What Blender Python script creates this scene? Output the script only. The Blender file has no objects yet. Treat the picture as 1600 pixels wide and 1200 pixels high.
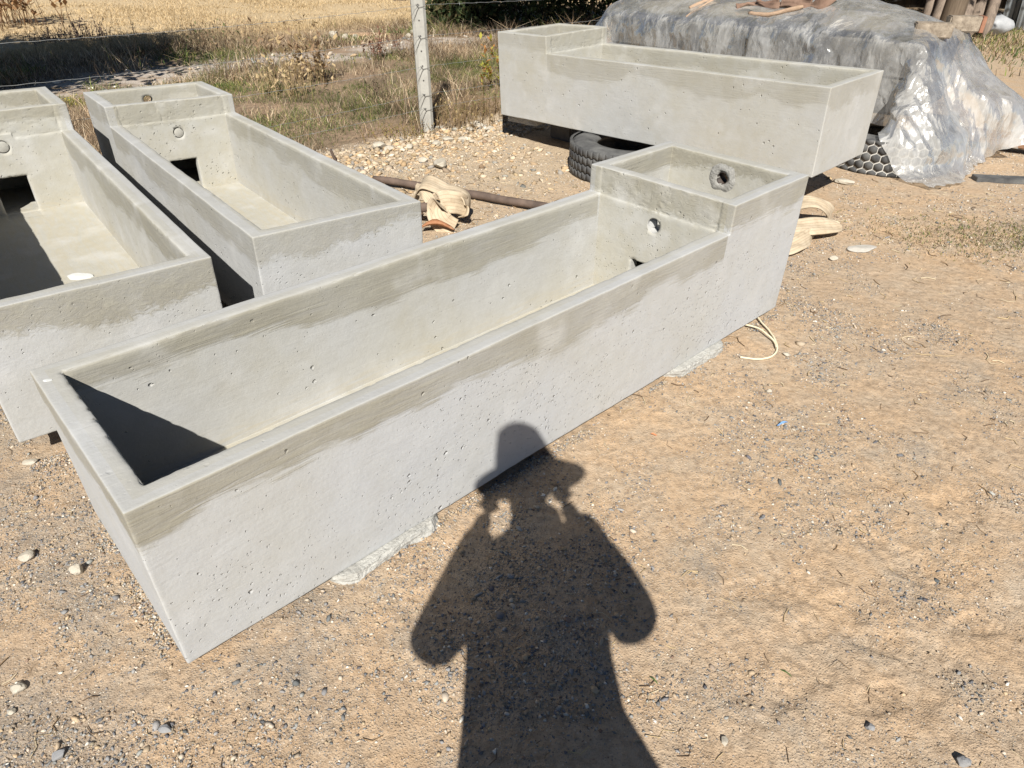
import bpy, bmesh, math, random
import numpy as np
from mathutils import Vector, Matrix
R = math.radians
rng = np.random.default_rng(7)
random.seed(7)
scene = bpy.context.scene
col = scene.collection
# ------------------------------------------------------------------ camera
F, PITCH, ROLL, CAMH = 1079.19, R(33.332), R(0.432), 1.55
cd = bpy.data.cameras.new('camera')
cd.sensor_width = 36; cd.lens = F/1600*36; cd.clip_start = 0.02; cd.clip_end = 500
cam = bpy.data.objects.new('camera', cd); col.objects.link(cam)
fw = Vector((0, math.cos(PITCH), -math.sin(PITCH))); up = Vector((0, math.sin(PITCH), math.cos(PITCH))); rt = Vector((1, 0, 0))
c_, s_ = math.cos(ROLL), math.sin(ROLL)
r2 = c_*rt+s_*up; u2 = -s_*rt+c_*up
cam.matrix_world = Matrix(((r2.x, u2.x, -fw.x, 0), (r2.y, u2.y, -fw.y, 0), (r2.z, u2.z, -fw.z, CAMH), (0, 0, 0, 1)))
scene.camera = cam
# ------------------------------------------------------------------ world, sun
SUN_EL, SUN_AZ = R(41.4), R(1.5)          # light travels towards +Y, turned SUN_AZ towards +X
world = bpy.data.worlds.new('World'); scene.world = world; world.use_nodes = True
wn = world.node_tree; bg = wn.nodes['Background']
sky = wn.nodes.new('ShaderNodeTexSky'); sky.sky_type = 'NISHITA'; sky.sun_disc = False
sky.sun_elevation = SUN_EL; sky.sun_rotation = math.pi+SUN_AZ
wn.links.new(sky.outputs[0], bg.inputs[0]); bg.inputs[1].default_value = 0.05; sky.altitude = 2200; sky.air_density = .8; sky.dust_density = .4
sl = bpy.data.lights.new('sun', 'SUN'); sl.energy = 5.0; sl.angle = R(0.5); sl.color = (1, .965, .9)
sun = bpy.data.objects.new('sun', sl); col.objects.link(sun)
SD = Vector((math.sin(SUN_AZ)*math.cos(SUN_EL), math.cos(SUN_AZ)*math.cos(SUN_EL), -math.sin(SUN_EL)))
sun.rotation_euler = SD.to_track_quat('-Z', 'Y').to_euler(); sun.location = (0, -5, 8)
scene.view_settings.view_transform = 'Standard'; scene.view_settings.look = 'None'
scene.view_settings.exposure = 0.60; scene.view_settings.gamma = 1
scene.render.engine = 'CYCLES'
scene.cycles.max_bounces = 6; scene.cycles.diffuse_bounces = 2; scene.cycles.transparent_max_bounces = 12

# ------------------------------------------------------------------ helpers
def tag(o, label=None, cat=None, group=None, kind=None):
    if label: o['label'] = label
    if cat: o['category'] = cat
    if group: o['group'] = group
    if kind: o['kind'] = kind
    return o
def empty(name, loc=(0, 0, 0), rot=(0, 0, 0), **k):
    o = bpy.data.objects.new(name, None); col.objects.link(o); o.location = loc; o.rotation_euler = rot
    o.empty_display_size = .1
    return tag(o, **k)
def link(name, me, mat=None, parent=None, smooth=False):
    o = bpy.data.objects.new(name, me); col.objects.link(o)
    if mat: me.materials.append(mat)
    if parent: o.parent = parent
    if smooth: me.polygons.foreach_set('use_smooth', np.ones(len(me.polygons), bool))
    return o
def npmesh(name, V, faces, mat=None, parent=None, smooth=False, colr=None):
    """V (n,3); faces (m,k) array; colr (n,3) vertex colour"""
    V = np.asarray(V, np.float32); faces = np.asarray(faces, np.int32)
    me = bpy.data.meshes.new(name); n, (m, k) = len(V), faces.shape
    me.vertices.add(n); me.vertices.foreach_set('co', V.ravel())
    me.loops.add(m*k); me.loops.foreach_set('vertex_index', faces.ravel())
    me.polygons.add(m); me.polygons.foreach_set('loop_start', np.arange(0, m*k, k, dtype=np.int32))
    me.polygons.foreach_set('loop_total', np.full(m, k, np.int32))
    me.update(calc_edges=True)
    if colr is not None:
        a = me.color_attributes.new('Col', 'FLOAT_COLOR', 'POINT')
        a.data.foreach_set('color', np.c_[colr, np.ones(n)].astype(np.float32).ravel())
    o = link(name, me, mat, parent, smooth)
    return o
def h3(ix, iy, iz, s=0):
    n = (ix.astype(np.int64)*73856093) ^ (iy.astype(np.int64)*19349663) ^ (iz.astype(np.int64)*83492791) ^ (s*2654435761 % 2**31)
    n = (n ^ (n >> 13)) & 0xffffffff; n = (n*1274126177) & 0xffffffff; n = n ^ (n >> 16)
    return (n & 0xffffff)/float(0xffffff)
def vnoise(P, s=0):
    """value noise -1..1 at points P (n,3)"""
    P = np.asarray(P, float); i = np.floor(P); f = P-i; f = f*f*f*(f*(f*6-15)+10); i = i.astype(np.int64)
    out = 0
    for dx in (0, 1):
        for dy in (0, 1):
            for dz in (0, 1):
                w = (f[:, 0] if dx else 1-f[:, 0])*(f[:, 1] if dy else 1-f[:, 1])*(f[:, 2] if dz else 1-f[:, 2])
                out = out+w*h3(i[:, 0]+dx, i[:, 1]+dy, i[:, 2]+dz, s)
    return out*2-1
def fbm(P, o=4, s=0):
    a, t, out = 1., 0, 0; P = np.asarray(P, float)
    for k in range(o): out = out+a*vnoise(P*2**k+17.3*k, s+k); t += a; a *= .5
    return out/t
def xy0(x, y, sc=1.): return np.c_[x*sc, y*sc, np.zeros(len(x))]

# ------------------------------------------------------------------ node helpers
class N:
    def __init__(s, name):
        s.m = bpy.data.materials.new(name); s.m.use_nodes = True; s.t = s.m.node_tree
        s.b = s.t.nodes['Principled BSDF']; s.out = s.t.nodes['Material Output']
        s.b.inputs['Specular IOR Level'].default_value = .25
    def n(s, ty, **k):
        x = s.t.nodes.new('ShaderNode'+ty)
        for a, v in k.items():
            if hasattr(x, a): setattr(x, a, v)
            else: x.inputs[a].default_value = v
        return x
    def l(s, a, b): s.t.links.new(a, b)
    def coord(s, kind='Object', scale=None):
        c = s.n('TexCoord').outputs[kind]
        if scale is None: return c
        m = s.n('Mapping'); m.inputs['Scale'].default_value = scale; s.l(c, m.inputs[0]); return m.outputs[0]
    def noise(s, vec, scale, detail=4, rough=.55, dist=0):
        x = s.n('TexNoise'); x.inputs['Scale'].default_value = scale; x.inputs['Detail'].default_value = detail
        x.inputs['Roughness'].default_value = rough; x.inputs['Distortion'].default_value = dist; s.l(vec, x.inputs['Vector']); return x.outputs[0]
    def vor(s, vec, scale, feat='F1'):
        x = s.n('TexVoronoi'); x.feature = feat; x.inputs['Scale'].default_value = scale; s.l(vec, x.inputs['Vector']); return x
    def ramp(s, f, stops):
        x = s.n('ValToRGB'); e = x.color_ramp.elements
        while len(e) < len(stops): e.new(.5)
        for a, (p, c) in zip(e, stops): a.position = p; a.color = (*c, 1) if len(c) == 3 else c
        s.l(f, x.inputs[0]); return x.outputs[0]
    def mr(s, f, a, b, c=0, d=1):
        x = s.n('MapRange'); x.inputs[1].default_value = a; x.inputs[2].default_value = b; x.inputs[3].default_value = c; x.inputs[4].default_value = d
        s.l(f, x.inputs[0]); return x.outputs[0]
    def math(s, op, a, b=None):
        x = s.n('Math'); x.operation = op
        for i, v in enumerate((a, b)):
            if v is None: continue
            if isinstance(v, (int, float)): x.inputs[i].default_value = v
            else: s.l(v, x.inputs[i])
        return x.outputs[0]
    def mix(s, f, a, b, mode='MIX'):
        x = s.n('Mix'); x.data_type = 'RGBA'; x.blend_type = mode
        for i, v in ((0, f), (6, a), (7, b)):
            if isinstance(v, (int, float)): x.inputs[i].default_value = v
            elif isinstance(v, tuple): x.inputs[i].default_value = (*v, 1)
            else: s.l(v, x.inputs[i])
        return x.outputs[2]
    def bump(s, h, dist, strength=1., prev=None):
        x = s.n('Bump'); x.inputs['Distance'].default_value = dist; x.inputs['Strength'].default_value = strength
        s.l(h, x.inputs['Height'])
        if prev is not None: s.l(prev, x.inputs['Normal'])
        return x.outputs[0]
    def fin(s, base=None, rough=None, normal=None):
        if base is not None:
            if isinstance(base, tuple): s.b.inputs['Base Color'].default_value = (*base, 1)
            else: s.l(base, s.b.inputs['Base Color'])
        if rough is not None:
            if isinstance(rough, (int, float)): s.b.inputs['Roughness'].default_value = rough
            else: s.l(rough, s.b.inputs['Roughness'])
        if normal is not None: s.l(normal, s.b.inputs['Normal'])
        return s.m

def concrete_mat(name, H, S, L, T, seed, bs=1., hue=0., cool=(.425, .428, .43), warm=(.385, .365, .305), band=(.20, .178, .13)):
    m = N(name); co = m.coord()
    o2 = m.n('Mapping'); o2.inputs['Location'].default_value = (seed*1.37, seed*2.1, 0); o2.inputs['Scale'].default_value = (.8, 1.1, .12); m.l(co, o2.inputs[0]); off2 = o2.outputs[0]
    off = m.n('Mapping'); off.inputs['Location'].default_value = (seed*3.1, seed*1.7, seed*.9); m.l(co, off.inputs[0]); v = off.outputs[0]
    sep = m.n('SeparateXYZ'); m.l(co, sep.inputs[0])
    geo = m.n('NewGeometry'); 
    # object-space normal: which face of the casting (formed faces cool, trowelled ones warm)
    vt = m.n('VectorTransform'); vt.vector_type = 'NORMAL'; vt.convert_from = 'WORLD'; vt.convert_to = 'OBJECT'; m.l(geo.outputs['True Normal'], vt.inputs[0])
    sn = m.n('SeparateXYZ'); m.l(vt.outputs[0], sn.inputs[0])
    top = m.mr(sn.outputs[2], .5, .9)
    n1 = m.noise(v, 2.2, 6, .6); n2 = m.noise(v, 14, 5, .6); n3 = m.noise(v, 90, 3, .6)
    st = m.n('Mapping'); st.inputs['Scale'].default_value = (1.5, 9, 17); st.inputs['Rotation'].default_value = (.05, .05, .05); m.l(v, st.inputs[0])
    streak = m.noise(st.outputs[0], 2.4, 7, .62, 1.6)
    inside = m.math('MULTIPLY', m.math('GREATER_THAN', sep.outputs[1], .03), m.math('GREATER_THAN', sep.outputs[0], .03)); inside = m.math('MULTIPLY', inside, m.math('LESS_THAN', sep.outputs[1], .70))
    facex = m.math('MAXIMUM', m.mr(m.math('ABSOLUTE', sn.outputs[0]), .6, .9), m.math('MULTIPLY', top, m.mr(sep.outputs[2], .2, .3, 1, 0)))
    wm = m.math('ADD', m.math('ADD', m.mr(n1, .38, .70, 0, .6), m.math('MULTIPLY', inside, m.math('ADD', m.math('MULTIPLY', facex, .55), .40))), hue)
    base = m.mix(m.math('MINIMUM', wm, 1.), cool, warm)
    base = m.mix(m.mr(n2, .35, .7, 0, .35), base, (.47, .475, .47))
    base = m.mix(m.mr(n3, .45, .75, 0, .30), base, (.36, .355, .33))
    # trowelled cement band under the rims: z measured from local rim height
    tankx = m.math('GREATER_THAN', sep.outputs[0], L-T-.012)
    rim = m.math('ADD', H, m.math('MULTIPLY', tankx, S))
    depth = m.math('SUBTRACT', rim, sep.outputs[2])
    wob = m.noise(off2, 1.25+seed*.21, 3, .6)
    wob2 = m.noise(v, 7, 4, .6)
    lim = m.math('ADD', m.mr(wob, .34, .66, .055, .160), m.mr(wob2, .3, .7, -.016, .016)); lim = m.math('ADD', lim, m.mr(streak, .3, .7, -.02, .02))
    inb = m.mr(m.math('SUBTRACT', lim, depth), -.010, .018); inb = m.math('MULTIPLY', inb, m.mr(m.noise(v, 1.7, 4, .6), .36, .60, .62, 1.)); inb = m.math('MULTIPLY', inb, bs)
    inb = m.math('MULTIPLY', inb, m.mr(streak, .30, .62, .6, 1.0))
    inb = m.math('MULTIPLY', inb, m.mr(top, 0, 1, 1, .30))
    bandc = m.mix(m.mr(streak, .35, .68), band, (.32, .30, .24))
    base = m.mix(inb, base, bandc)
    # yellowish smear low on the inside walls
    low = m.math('MULTIPLY', m.mr(sep.outputs[2], .10, .17, 1, 0), m.mr(streak, .42, .6, 0, .32))
    ins = m.math('MULTIPLY', m.math('GREATER_THAN', sep.outputs[1], .03), m.math('GREATER_THAN', sep.outputs[0], .03)); ins = m.math('MULTIPLY', ins, m.math('LESS_THAN', sep.outputs[1], .70)); low = m.math('MULTIPLY', low, ins)
    base = m.mix(low, base, (.42, .36, .24))
    base = m.mix(m.mr(m.noise(v, 5.5, 3, .5), .56, .74, 0, .35), base, (.56, .555, .54))
    # air pits
    dn = m.n('TexNoise'); dn.inputs['Scale'].default_value = 60; dn.inputs['Detail'].default_value = 2; m.l(v, dn.inputs['Vector'])
    dv = m.n('VectorMath'); dv.operation = 'MULTIPLY_ADD'; m.l(dn.outputs['Color'], dv.inputs[0]); dv.inputs[1].default_value = (.014, .014, .014); m.l(v, dv.inputs[2]); pvec = dv.outputs[0]
    clus = m.mr(m.noise(v, 3.2, 3, .6), .40, .68, -.12, .05)
    pv = m.vor(pvec, 30); pv.inputs['Randomness'].default_value = 1
    pc = m.n('SeparateColor'); m.l(pv.outputs['Color'], pc.inputs[0])
    size = m.math('ADD', m.mr(pc.outputs[0], .50, 1.0, -.02, .27), clus)
    pit = m.mr(m.math('SUBTRACT', size, pv.outputs['Distance']), 0, .13)
    pv2 = m.vor(pvec, 80); pc2 = m.n('SeparateColor'); m.l(pv2.outputs['Color'], pc2.inputs[0])
    pit2 = m.mr(m.math('SUBTRACT', m.math('ADD', m.mr(pc2.outputs[1], .50, 1.0, -.02, .36), clus), pv2.outputs['Distance']), 0, .14)
    nob = m.math('SUBTRACT', 1., inb)
    pitn = m.math('MULTIPLY', m.math('MAXIMUM', pit, m.math('MULTIPLY', pit2, .42)), m.math('MULTIPLY', m.mr(nob, 0, 1, .3, 1), m.mr(top, 0, 1, 1, .15)))
    inv = m.math('SUBTRACT', 1., pitn)
    b = m.bump(inv, .007, .9)
    b = m.bump(m.math('ADD', m.math('MULTIPLY', n3, .5), m.math('MULTIPLY', streak, m.mr(inb, 0, 1, .5, 1.3))), .0022, .7, b)
    b = m.bump(n2, .003, .35, b)
    return m.fin(base, m.mr(n2, .3, .7, .78, .95), b)

def simple_mat(name, c1, c2, scale=8, rough=.8, bumpd=.002, bscale=40, spec=.25, stretch=None):
    m = N(name); co = m.coord('Object', stretch); n = m.noise(co, scale, 5, .6)
    b = m.bump(m.noise(co, bscale, 4, .6), bumpd, 1.)
    m.b.inputs['Specular IOR Level'].default_value = spec
    return m.fin(m.mix(m.mr(n, .32, .68), c1, c2), rough, b)
def wood_mat(name, c1, c2, ax=0, scale=1.):
    m = N(name); sc = [10, 10, 10]; sc[ax] = .7; co = m.coord('Object', tuple(x*scale for x in sc))
    n = m.noise(co, 3, 5, .6, 1.0); w = m.noise(co, 9, 3, .5)
    return m.fin(m.mix(m.mr(n, .3, .7), c1, c2), .8, m.bump(w, .003, .8))
def vcol_mat(name, rough=.9, var=.0, spec=.15, bumpd=0, bsc=200, trans=0):
    m = N(name); a = m.n('VertexColor'); a.layer_name = 'Col'; c = a.outputs[0]
    m.b.inputs['Specular IOR Level'].default_value = spec
    nm = None
    if bumpd: nm = m.bump(m.noise(m.coord(), bsc, 4, .6), bumpd, 1.)
    m.fin(c, rough, nm)
    if trans:
        tr = m.n('BsdfTranslucent'); m.l(c, tr.inputs[0]); mx = m.n('MixShader'); mx.inputs[0].default_value = trans
        m.l(m.b.outputs[0], mx.inputs[1]); m.l(tr.outputs[0], mx.inputs[2]); m.l(mx.outputs[0], m.out.inputs[0])
    return m.m

# ------------------------------------------------------------------ the site: fence line and zones
POST = np.array([-.80, 6.62]); FD = np.array([.7071, .7071]); FN = np.array([-.7071, .7071])   # FN points to the field
def fdist(x, y): return (x-POST[0])*FN[0]+(y-POST[1])*FN[1]
def falong(x, y): return (x-POST[0])*FD[0]+(y-POST[1])*FD[1]
# foot prints and tyre scuffs pressed into the dry dirt
def prints(x, y):
    z = np.zeros_like(x)
    for (px, py, a) in ((.86, 1.22, .5), (1.02, 1.13, -.3), (.95, 1.0, .3), (.74, 1.06, .8), (1.32, 1.22, .2), (1.42, 1.62, .9), (1.15, 1.45, -.9), (1.65, 1.35, .4), (.72, 1.32, .1)):
        dx, dy = x-px, y-py; u = dx*math.cos(a)+dy*math.sin(a); v = -dx*math.sin(a)+dy*math.cos(a)
        inside = np.clip(1.25-np.sqrt((u/.13)**2+(v/(.046+.012*np.sign(u)))**2), 0, .25)/.25
        z -= inside*.006
        z += inside*.0028*np.sin((u+2.2*v*v/.05)*2*math.pi/.034)
    return z
def ground_z(x, y):
    P = xy0(x, y)
    z = .012*fbm(P*.9, 3, 3)+.0055*fbm(P*3.2, 3, 9)+.0048*fbm(P*15, 3, 21)
    near = np.clip((7-y)/3, 0, 1)
    z += near*.0018*fbm(P*55, 2, 33)
    d = fdist(x, y)
    z += np.clip(d/3, 0, 1)*(.05*fbm(P*.35, 3, 5)+.03*fbm(P*1.7, 2, 6))
    rb = np.exp(-((d+.30)/.35)**2)*np.clip((y-5)/1, 0, 1)
    z += rb*.035*np.abs(fbm(P*6, 3, 12))
    z += prints(x, y)
    return z
def axis(segs):
    out = []
    for a, b, s in segs: out.append(np.arange(a, b-1e-9, s))
    return np.concatenate(out+[[segs[-1][1]]])
gx = axis([(-140, -40, 10), (-40, -15, 2.5), (-15, -6, .3), (-6, -2.6, .05), (-2.6, 3.2, .009), (3.2, 7, .04), (7, 16, .3), (16, 40, 2.4), (40, 140, 10)])
gy = axis([(-20, -3, 1), (-3, .6, .12), (.6, 3.4, .009), (3.4, 3.6, .0115), (3.6, 7.4, .025), (7.4, 12, .08), (12, 24, .3), (24, 60, 3), (60, 240, 12)])
X, Y = np.meshgrid(gx, gy); X = X.ravel(); Y = Y.ravel()
Z = ground_z(X, Y)
nx, ny = len(gx), len(gy)
idx = np.arange(nx*ny).reshape(ny, nx)
Fq = np.stack([idx[:-1, :-1], idx[:-1, 1:], idx[1:, 1:], idx[1:, :-1]], -1).reshape(-1, 4)
def ground_mat():
    m = N('dirt_and_field'); co = m.coord()
    sep = m.n('SeparateXYZ'); m.l(co, sep.inputs[0]); x, y = sep.outputs[0], sep.outputs[1]
    d = m.math('MULTIPLY', m.math('ADD', m.math('SUBTRACT', y, x), -(POST[1]-POST[0])), .7071)
    big = m.noise(co, .9, 5, .6, .3); mid = m.noise(co, 5, 6, .65); fine = m.noise(co, 38, 5, .7); grit = m.noise(co, 190, 4, .7)
    dirt = m.mix(m.mr(big, .35, .65), (.52, .36, .218), (.47, .345, .23))
    dirt = m.mix(m.mr(mid, .42, .66), dirt, (.47, .37, .265))
    # gravelly greyer dirt, more of it on the left and around the castings
    gmask = m.math('ADD', m.mr(x, -2.0, 1.2, .16, -.12), m.noise(co, 2.3, 5, .62))
    gm = m.mr(m.math('ADD', gmask, m.mr(mid, .3, .7, -.10, .10)), .51, .67, 0, .72)
    dirt = m.mix(gm, dirt, (.30, .255, .205))
    # paler towards the rubble strip by the fence
    pale = m.mr(m.math('ADD', d, m.mr(big, .3, .7, -.7, .7)), -3.0, -1.1, 0, .9)
    dirt = m.mix(pale, dirt, m.mix(m.mr(mid, .35, .65), (.56, .455, .32), (.44, .345, .235)))
    dirt = m.mix(m.mr(fine, .45, .72, 0, .75), dirt, (.22, .155, .10))
    dirt = m.mix(m.mr(fine, .25, .42, .4, 0), dirt, (.60, .46, .31))
    v = m.vor(co, 150); vc = m.n('SeparateColor'); m.l(v.outputs['Color'], vc.inputs[0])
    sp = m.math('MULTIPLY', m.mr(v.outputs['Distance'], .30, .42, 1, 0), m.mr(vc.outputs[0], .62, .7))
    spc = m.ramp(vc.outputs[1], [(0, (.13, .135, .15)), (.35, (.24, .22, .20)), (.6, (.45, .36, .26)), (1, (.62, .56, .47))])
    dirt = m.mix(m.math('MULTIPLY', sp, m.mr(gmask, .36, .62, .35, .95)), dirt, spc)
    # small patch of short yellow green grass soil at right
    # field
    f1 = m.noise(co, 1.1, 6, .65); f2 = m.noise(m.coord('Object', (1, .5, 1)), 22, 5, .7)
    field = m.mix(m.mr(f1, .4, .62), (.34, .235, .155), (.22, .16, .10))
    field = m.mix(m.mr(f2, .4, .7, 0, .75), field, (.12, .095, .06))
    straw = m.mix(m.mr(f2, .35, .65), (.58, .44, .26), (.40, .30, .18))
    far = m.mr(m.math('ADD', d, m.mr(f1, .3, .7, -.8, .8)), 6.6, 7.4)
    field = m.mix(far, field, straw)
    # pale gravel track through the weeds
    tr = m.math('ABSOLUTE', m.math('SUBTRACT', m.math('ADD', d, m.mr(m.noise(co, .5, 3, .5), .3, .7, -.8, .8)), 4.4))
    trk = m.math('MULTIPLY', m.mr(tr, .35, .75, 1, 0), m.mr(mid, .36, .52))
    field = m.mix(m.math('MULTIPLY', trk, .9), field, (.46, .40, .34))
    edge = m.mr(m.math('ADD', d, m.mr(mid, .3, .7, -.25, .25)), -.12, .12)
    base = m.mix(edge, dirt, field)
    b = m.bump(grit, .0035, .9)
    b = m.bump(fine, .010, .7, b)
    b = m.bump(m.mr(v.outputs['Distance'], .1, .45, 1, 0), .0025, .6, b)
    return m.fin(base, .95, b)
g = npmesh('ground', np.c_[X, Y, Z], Fq, ground_mat(), smooth=True); tag(g, kind='structure')
def gz(x, y): return float(ground_z(np.array([float(x)]), np.array([float(y)]))[0])

# ------------------------------------------------------------------ concrete troughs
DIMS = [[2.831, 0.73, 0.52, 0.115, 0.581, 0.066, -0.7925, 1.0319, 0.7564, 0.0309, 0.0055, 0.0084],
        [2.852, 0.746, 0.518, 0.108, 0.598, 0.068, -0.4037, 2.9273, 2.2431, 0.047, -0.0058, 0.0137],
        [2.861, 0.748, 0.479, 0.137, 0.595, 0.068, -1.0665, 2.2819, 2.2497, 0.0998, 0.0065, 0.0021],
        [2.822, 0.738, 0.524, 0.12, 0.548, 0.068, 2.3756, 4.7879, 2.3414, 0.2927, -0.0235, -0.0223]]
def sbox(P, lo, hi):
    c = (np.array(lo)+hi)/2; h = (np.array(hi)-lo)/2
    q = np.abs(P-c)-h
    return np.linalg.norm(np.maximum(q, 0), axis=1)+np.minimum(q.max(1), 0)
def smax(a, b, k):
    h = np.maximum(k-np.abs(a-b), 0)/k
    return np.maximum(a, b)+h*h*k*.25
def build_trough(i, label, holes):
    L, W, H, S, T, w, x0, y0, yaw, z0, tl, rl = DIMS[i]
    fl = .075; xi = L-T; wt = .060
    root = empty('water_trough', (x0, y0, z0), label=label, cat='water trough', group='cast concrete water troughs')
    M3 = Matrix(((math.cos(yaw), -math.sin(yaw), 0), (math.sin(yaw), math.cos(yaw), 0), (0, 0, 1)))
    ex = (M3@Vector((1, 0, 0)))+Vector((0, 0, tl)); ex.normalize()
    ey = (M3@Vector((0, 1, 0)))+Vector((0, 0, rl)); ey = (ey-ex*ey.dot(ex)).normalized(); ez = ex.cross(ey)
    root.rotation_euler = Matrix((ex, ey, ez)).transposed().to_euler()
    ny0, ny1, nzt = .30, .46, .27                       # square opening at the foot of the dividing wall
    ch = []                                             # circular holes: (x wall range, y, z, radius, outer warp half-size)
    for (kind, yy, zz, rr) in holes:
        ch.append((xi-.03 if kind == 'div' else L-w-.03, xi+wt+.03 if kind == 'div' else L+.03, yy, zz, rr, rr*1.9))
    def line(brk, extra, lo, hi, base):
        pts = set()
        for b in brk:
            for o in (0, .002, .005, .010, .018):
                for s in (-1, 1):
                    if lo-1e-9 <= b+s*o <= hi+1e-9: pts.add(round(b+s*o, 5))
        for e in extra: pts.add(round(e, 5))
        p = sorted(pts); q = [p[0]]
        for a in p[1:]:
            if a-q[-1] < .0015 and round(a, 5) not in [round(b, 5) for b in brk]: continue
            n = int(math.ceil((a-q[-1])/base))
            if a-q[-1] > 1e-9: q += list(np.linspace(q[-1], a, n+1)[1:])
        return np.array(q)
    ey_, ez_ = [], []
    for (_, _, yy, zz, rr, ro) in ch:
        ey_ += list(np.linspace(yy-rr, yy+rr, 13))+[yy-ro, yy+ro]; ez_ += list(np.linspace(zz-rr, zz+rr, 13))+[zz-ro, zz+ro]
    xb = [0, w, xi, xi+wt, L-w, L]; yb = [0, w, ny0, ny1, W-w, W]; zb = [0, fl, nzt, .292, .335, H, H+S]
    XS = line(xb, [], 0, L, .016); YS = line(yb, ey_, 0, W, .016); ZS = line(zb, ez_, 0, H+S, .016)
    cx, cy, cz = [(a[1:]+a[:-1])/2 for a in (XS, YS, ZS)]
    CX, CY, CZ = np.meshgrid(cx, cy, cz, indexing='ij')
    solid = (CZ < H) | (CX > xi)
    solid &= ~((CX > w) & (CX < xi) & (CY > w) & (CY < W-w) & (CZ > fl))
    solid &= ~((CX > xi+wt) & (CX < L-w) & (CY > w) & (CY < W-w) & (CZ > fl) & ((CZ < .292) | (CZ > .335)))
    solid &= ~((CX > xi-.001) & (CX < xi+wt+.001) & (CY > ny0) & (CY < ny1) & (CZ > fl) & (CZ < nzt))
    for (xa, xb_, yy, zz, rr, ro) in ch:
        solid &= ~((CX > xa) & (CX < xb_) & (np.abs(CY-yy) < rr) & (np.abs(CZ-zz) < rr))
    pad = np.pad(solid, 1)
    nX, nY, nZ = len(XS), len(YS), len(ZS)
    vid = lambda a, b, c: (a*nY+b)*nZ+c
    faces = []; tankf = []
    for ax in range(3):
        for sg in (-1, 1):
            sh = np.roll(pad, -sg, axis=ax)[1:-1, 1:-1, 1:-1]
            a, b, c = np.nonzero(solid & ~sh)
            if ax == 0:
                p = a+(sg > 0); q = [(p, b, c), (p, b+1, c), (p, b+1, c+1), (p, b, c+1)]
            elif ax == 1:
                p = b+(sg > 0); q = [(a, p, c), (a, p, c+1), (a+1, p, c+1), (a+1, p, c)]
            else:
                p = c+(sg > 0); q = [(a, b, p), (a+1, b, p), (a+1, b+1, p), (a, b+1, p)]
            f = np.stack([vid(*t) for t in q], -1)
            if sg < 0: f = f[:, ::-1]
            faces.append(f); tankf.append(cx[a] > xi-1e-6)
    faces = np.concatenate(faces); tankf = np.concatenate(tankf)
    used, inv = np.unique(faces, return_inverse=True); faces = inv.reshape(-1, 4)
    c = used % nZ; b = (used//nZ) % nY; a = used//(nZ*nY)
    V = np.c_[XS[a], YS[b], ZS[c]]
    # square to round
    inhole = np.zeros(len(V), bool)
    for (xa, xb_, yy, zz, rr, ro) in ch:
        dy, dz = V[:, 1]-yy, V[:, 2]-zz; mm = np.maximum(np.abs(dy), np.abs(dz)); e = np.hypot(dy, dz)+1e-9
        k = (V[:, 0] > xa) & (V[:, 0] < xb_) & (mm < ro-1e-6)
        t = np.clip((ro-mm)/(ro-rr), 0, 1); f = 1+(mm/e-1)*t
        V[k, 1] = yy+dy[k]*f[k]; V[k, 2] = zz+dz[k]*f[k]
        inhole |= k
    # rounded, slightly chipped edges by projecting onto a smooth distance field
    nz_ = fbm(V*9+i*5, 3, 40+i); nz2 = fbm(V*45+i*5, 2, 50+i)
    kk = .015+.010*nz_+np.clip(nz2-.25, 0, 1)*.06; outer_ = (V[:, 0] < .015) | (V[:, 0] > L-.015) | (V[:, 1] < .015) | (V[:, 1] > W-.015); kk = np.clip(kk+np.where(outer_, np.clip(nz2-.30, 0, 1)*.09, 0), .006, np.where(outer_, .040, .022))
    r = .005
    def sdf(P):
        o = np.minimum(sbox(P, (r, r, r), (L-r, W-r, H-r)), sbox(P, (xi+r, r, r), (L-r, W-r, H+S-r)))-r
        for lo, hi in (((w, w, fl), (xi, W-w, 2)), ((xi+wt, w, .335), (L-w, W-w, 2)), ((xi+wt, w, fl), (L-w, W-w, .292)), ((xi-.1, ny0, fl), (xi+wt+.1, ny1, nzt))):
            o = smax(o, -sbox(P, lo, hi), kk[sel])
        return o
    sel = ~inhole
    P = V[sel].copy(); h = 5e-4
    for it in range(3):
        f0 = sdf(P); G = np.stack([(sdf(P+np.eye(3)[j]*h)-f0)/h for j in range(3)], 1)
        G /= np.maximum(np.linalg.norm(G, axis=1, keepdims=True), .5)
        P -= G*np.clip(f0, -.01, .01)[:, None]
    V[sel] = P
    V[:, 0] += .0013*fbm(V*3+1, 2, 60+i); V[:, 1] += .0032*fbm(V*(2.2, 3, 3)+2, 4, 70+i); V[:, 2] += .0036*fbm(V*(3.3, 4, 1)+3, 4, 80+i)
    V += (nz2*.0006)[:, None]
    tp = .0087; zf = (V[:, 2]-H)*tp
    V[:, 0] += zf*(2*V[:, 0]/L-1); V[:, 1] += zf*(2*V[:, 1]/W-1)
    mat = concrete_mat('cast_concrete', H, S, L, T, i+1, (1., .7, .95, .6)[i], (-.05, .1, .1, .42)[i])
    for nm, fm in (('basin', ~tankf), ('valve_tank', tankf)):
        u, iv = np.unique(faces[fm], return_inverse=True)
        npmesh(nm, V[u], iv.reshape(-1, 4), mat, root, smooth=True)
    return root, dict(L=L, W=W, H=H, S=S, T=T, w=w, xi=xi, wt=wt)

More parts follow.
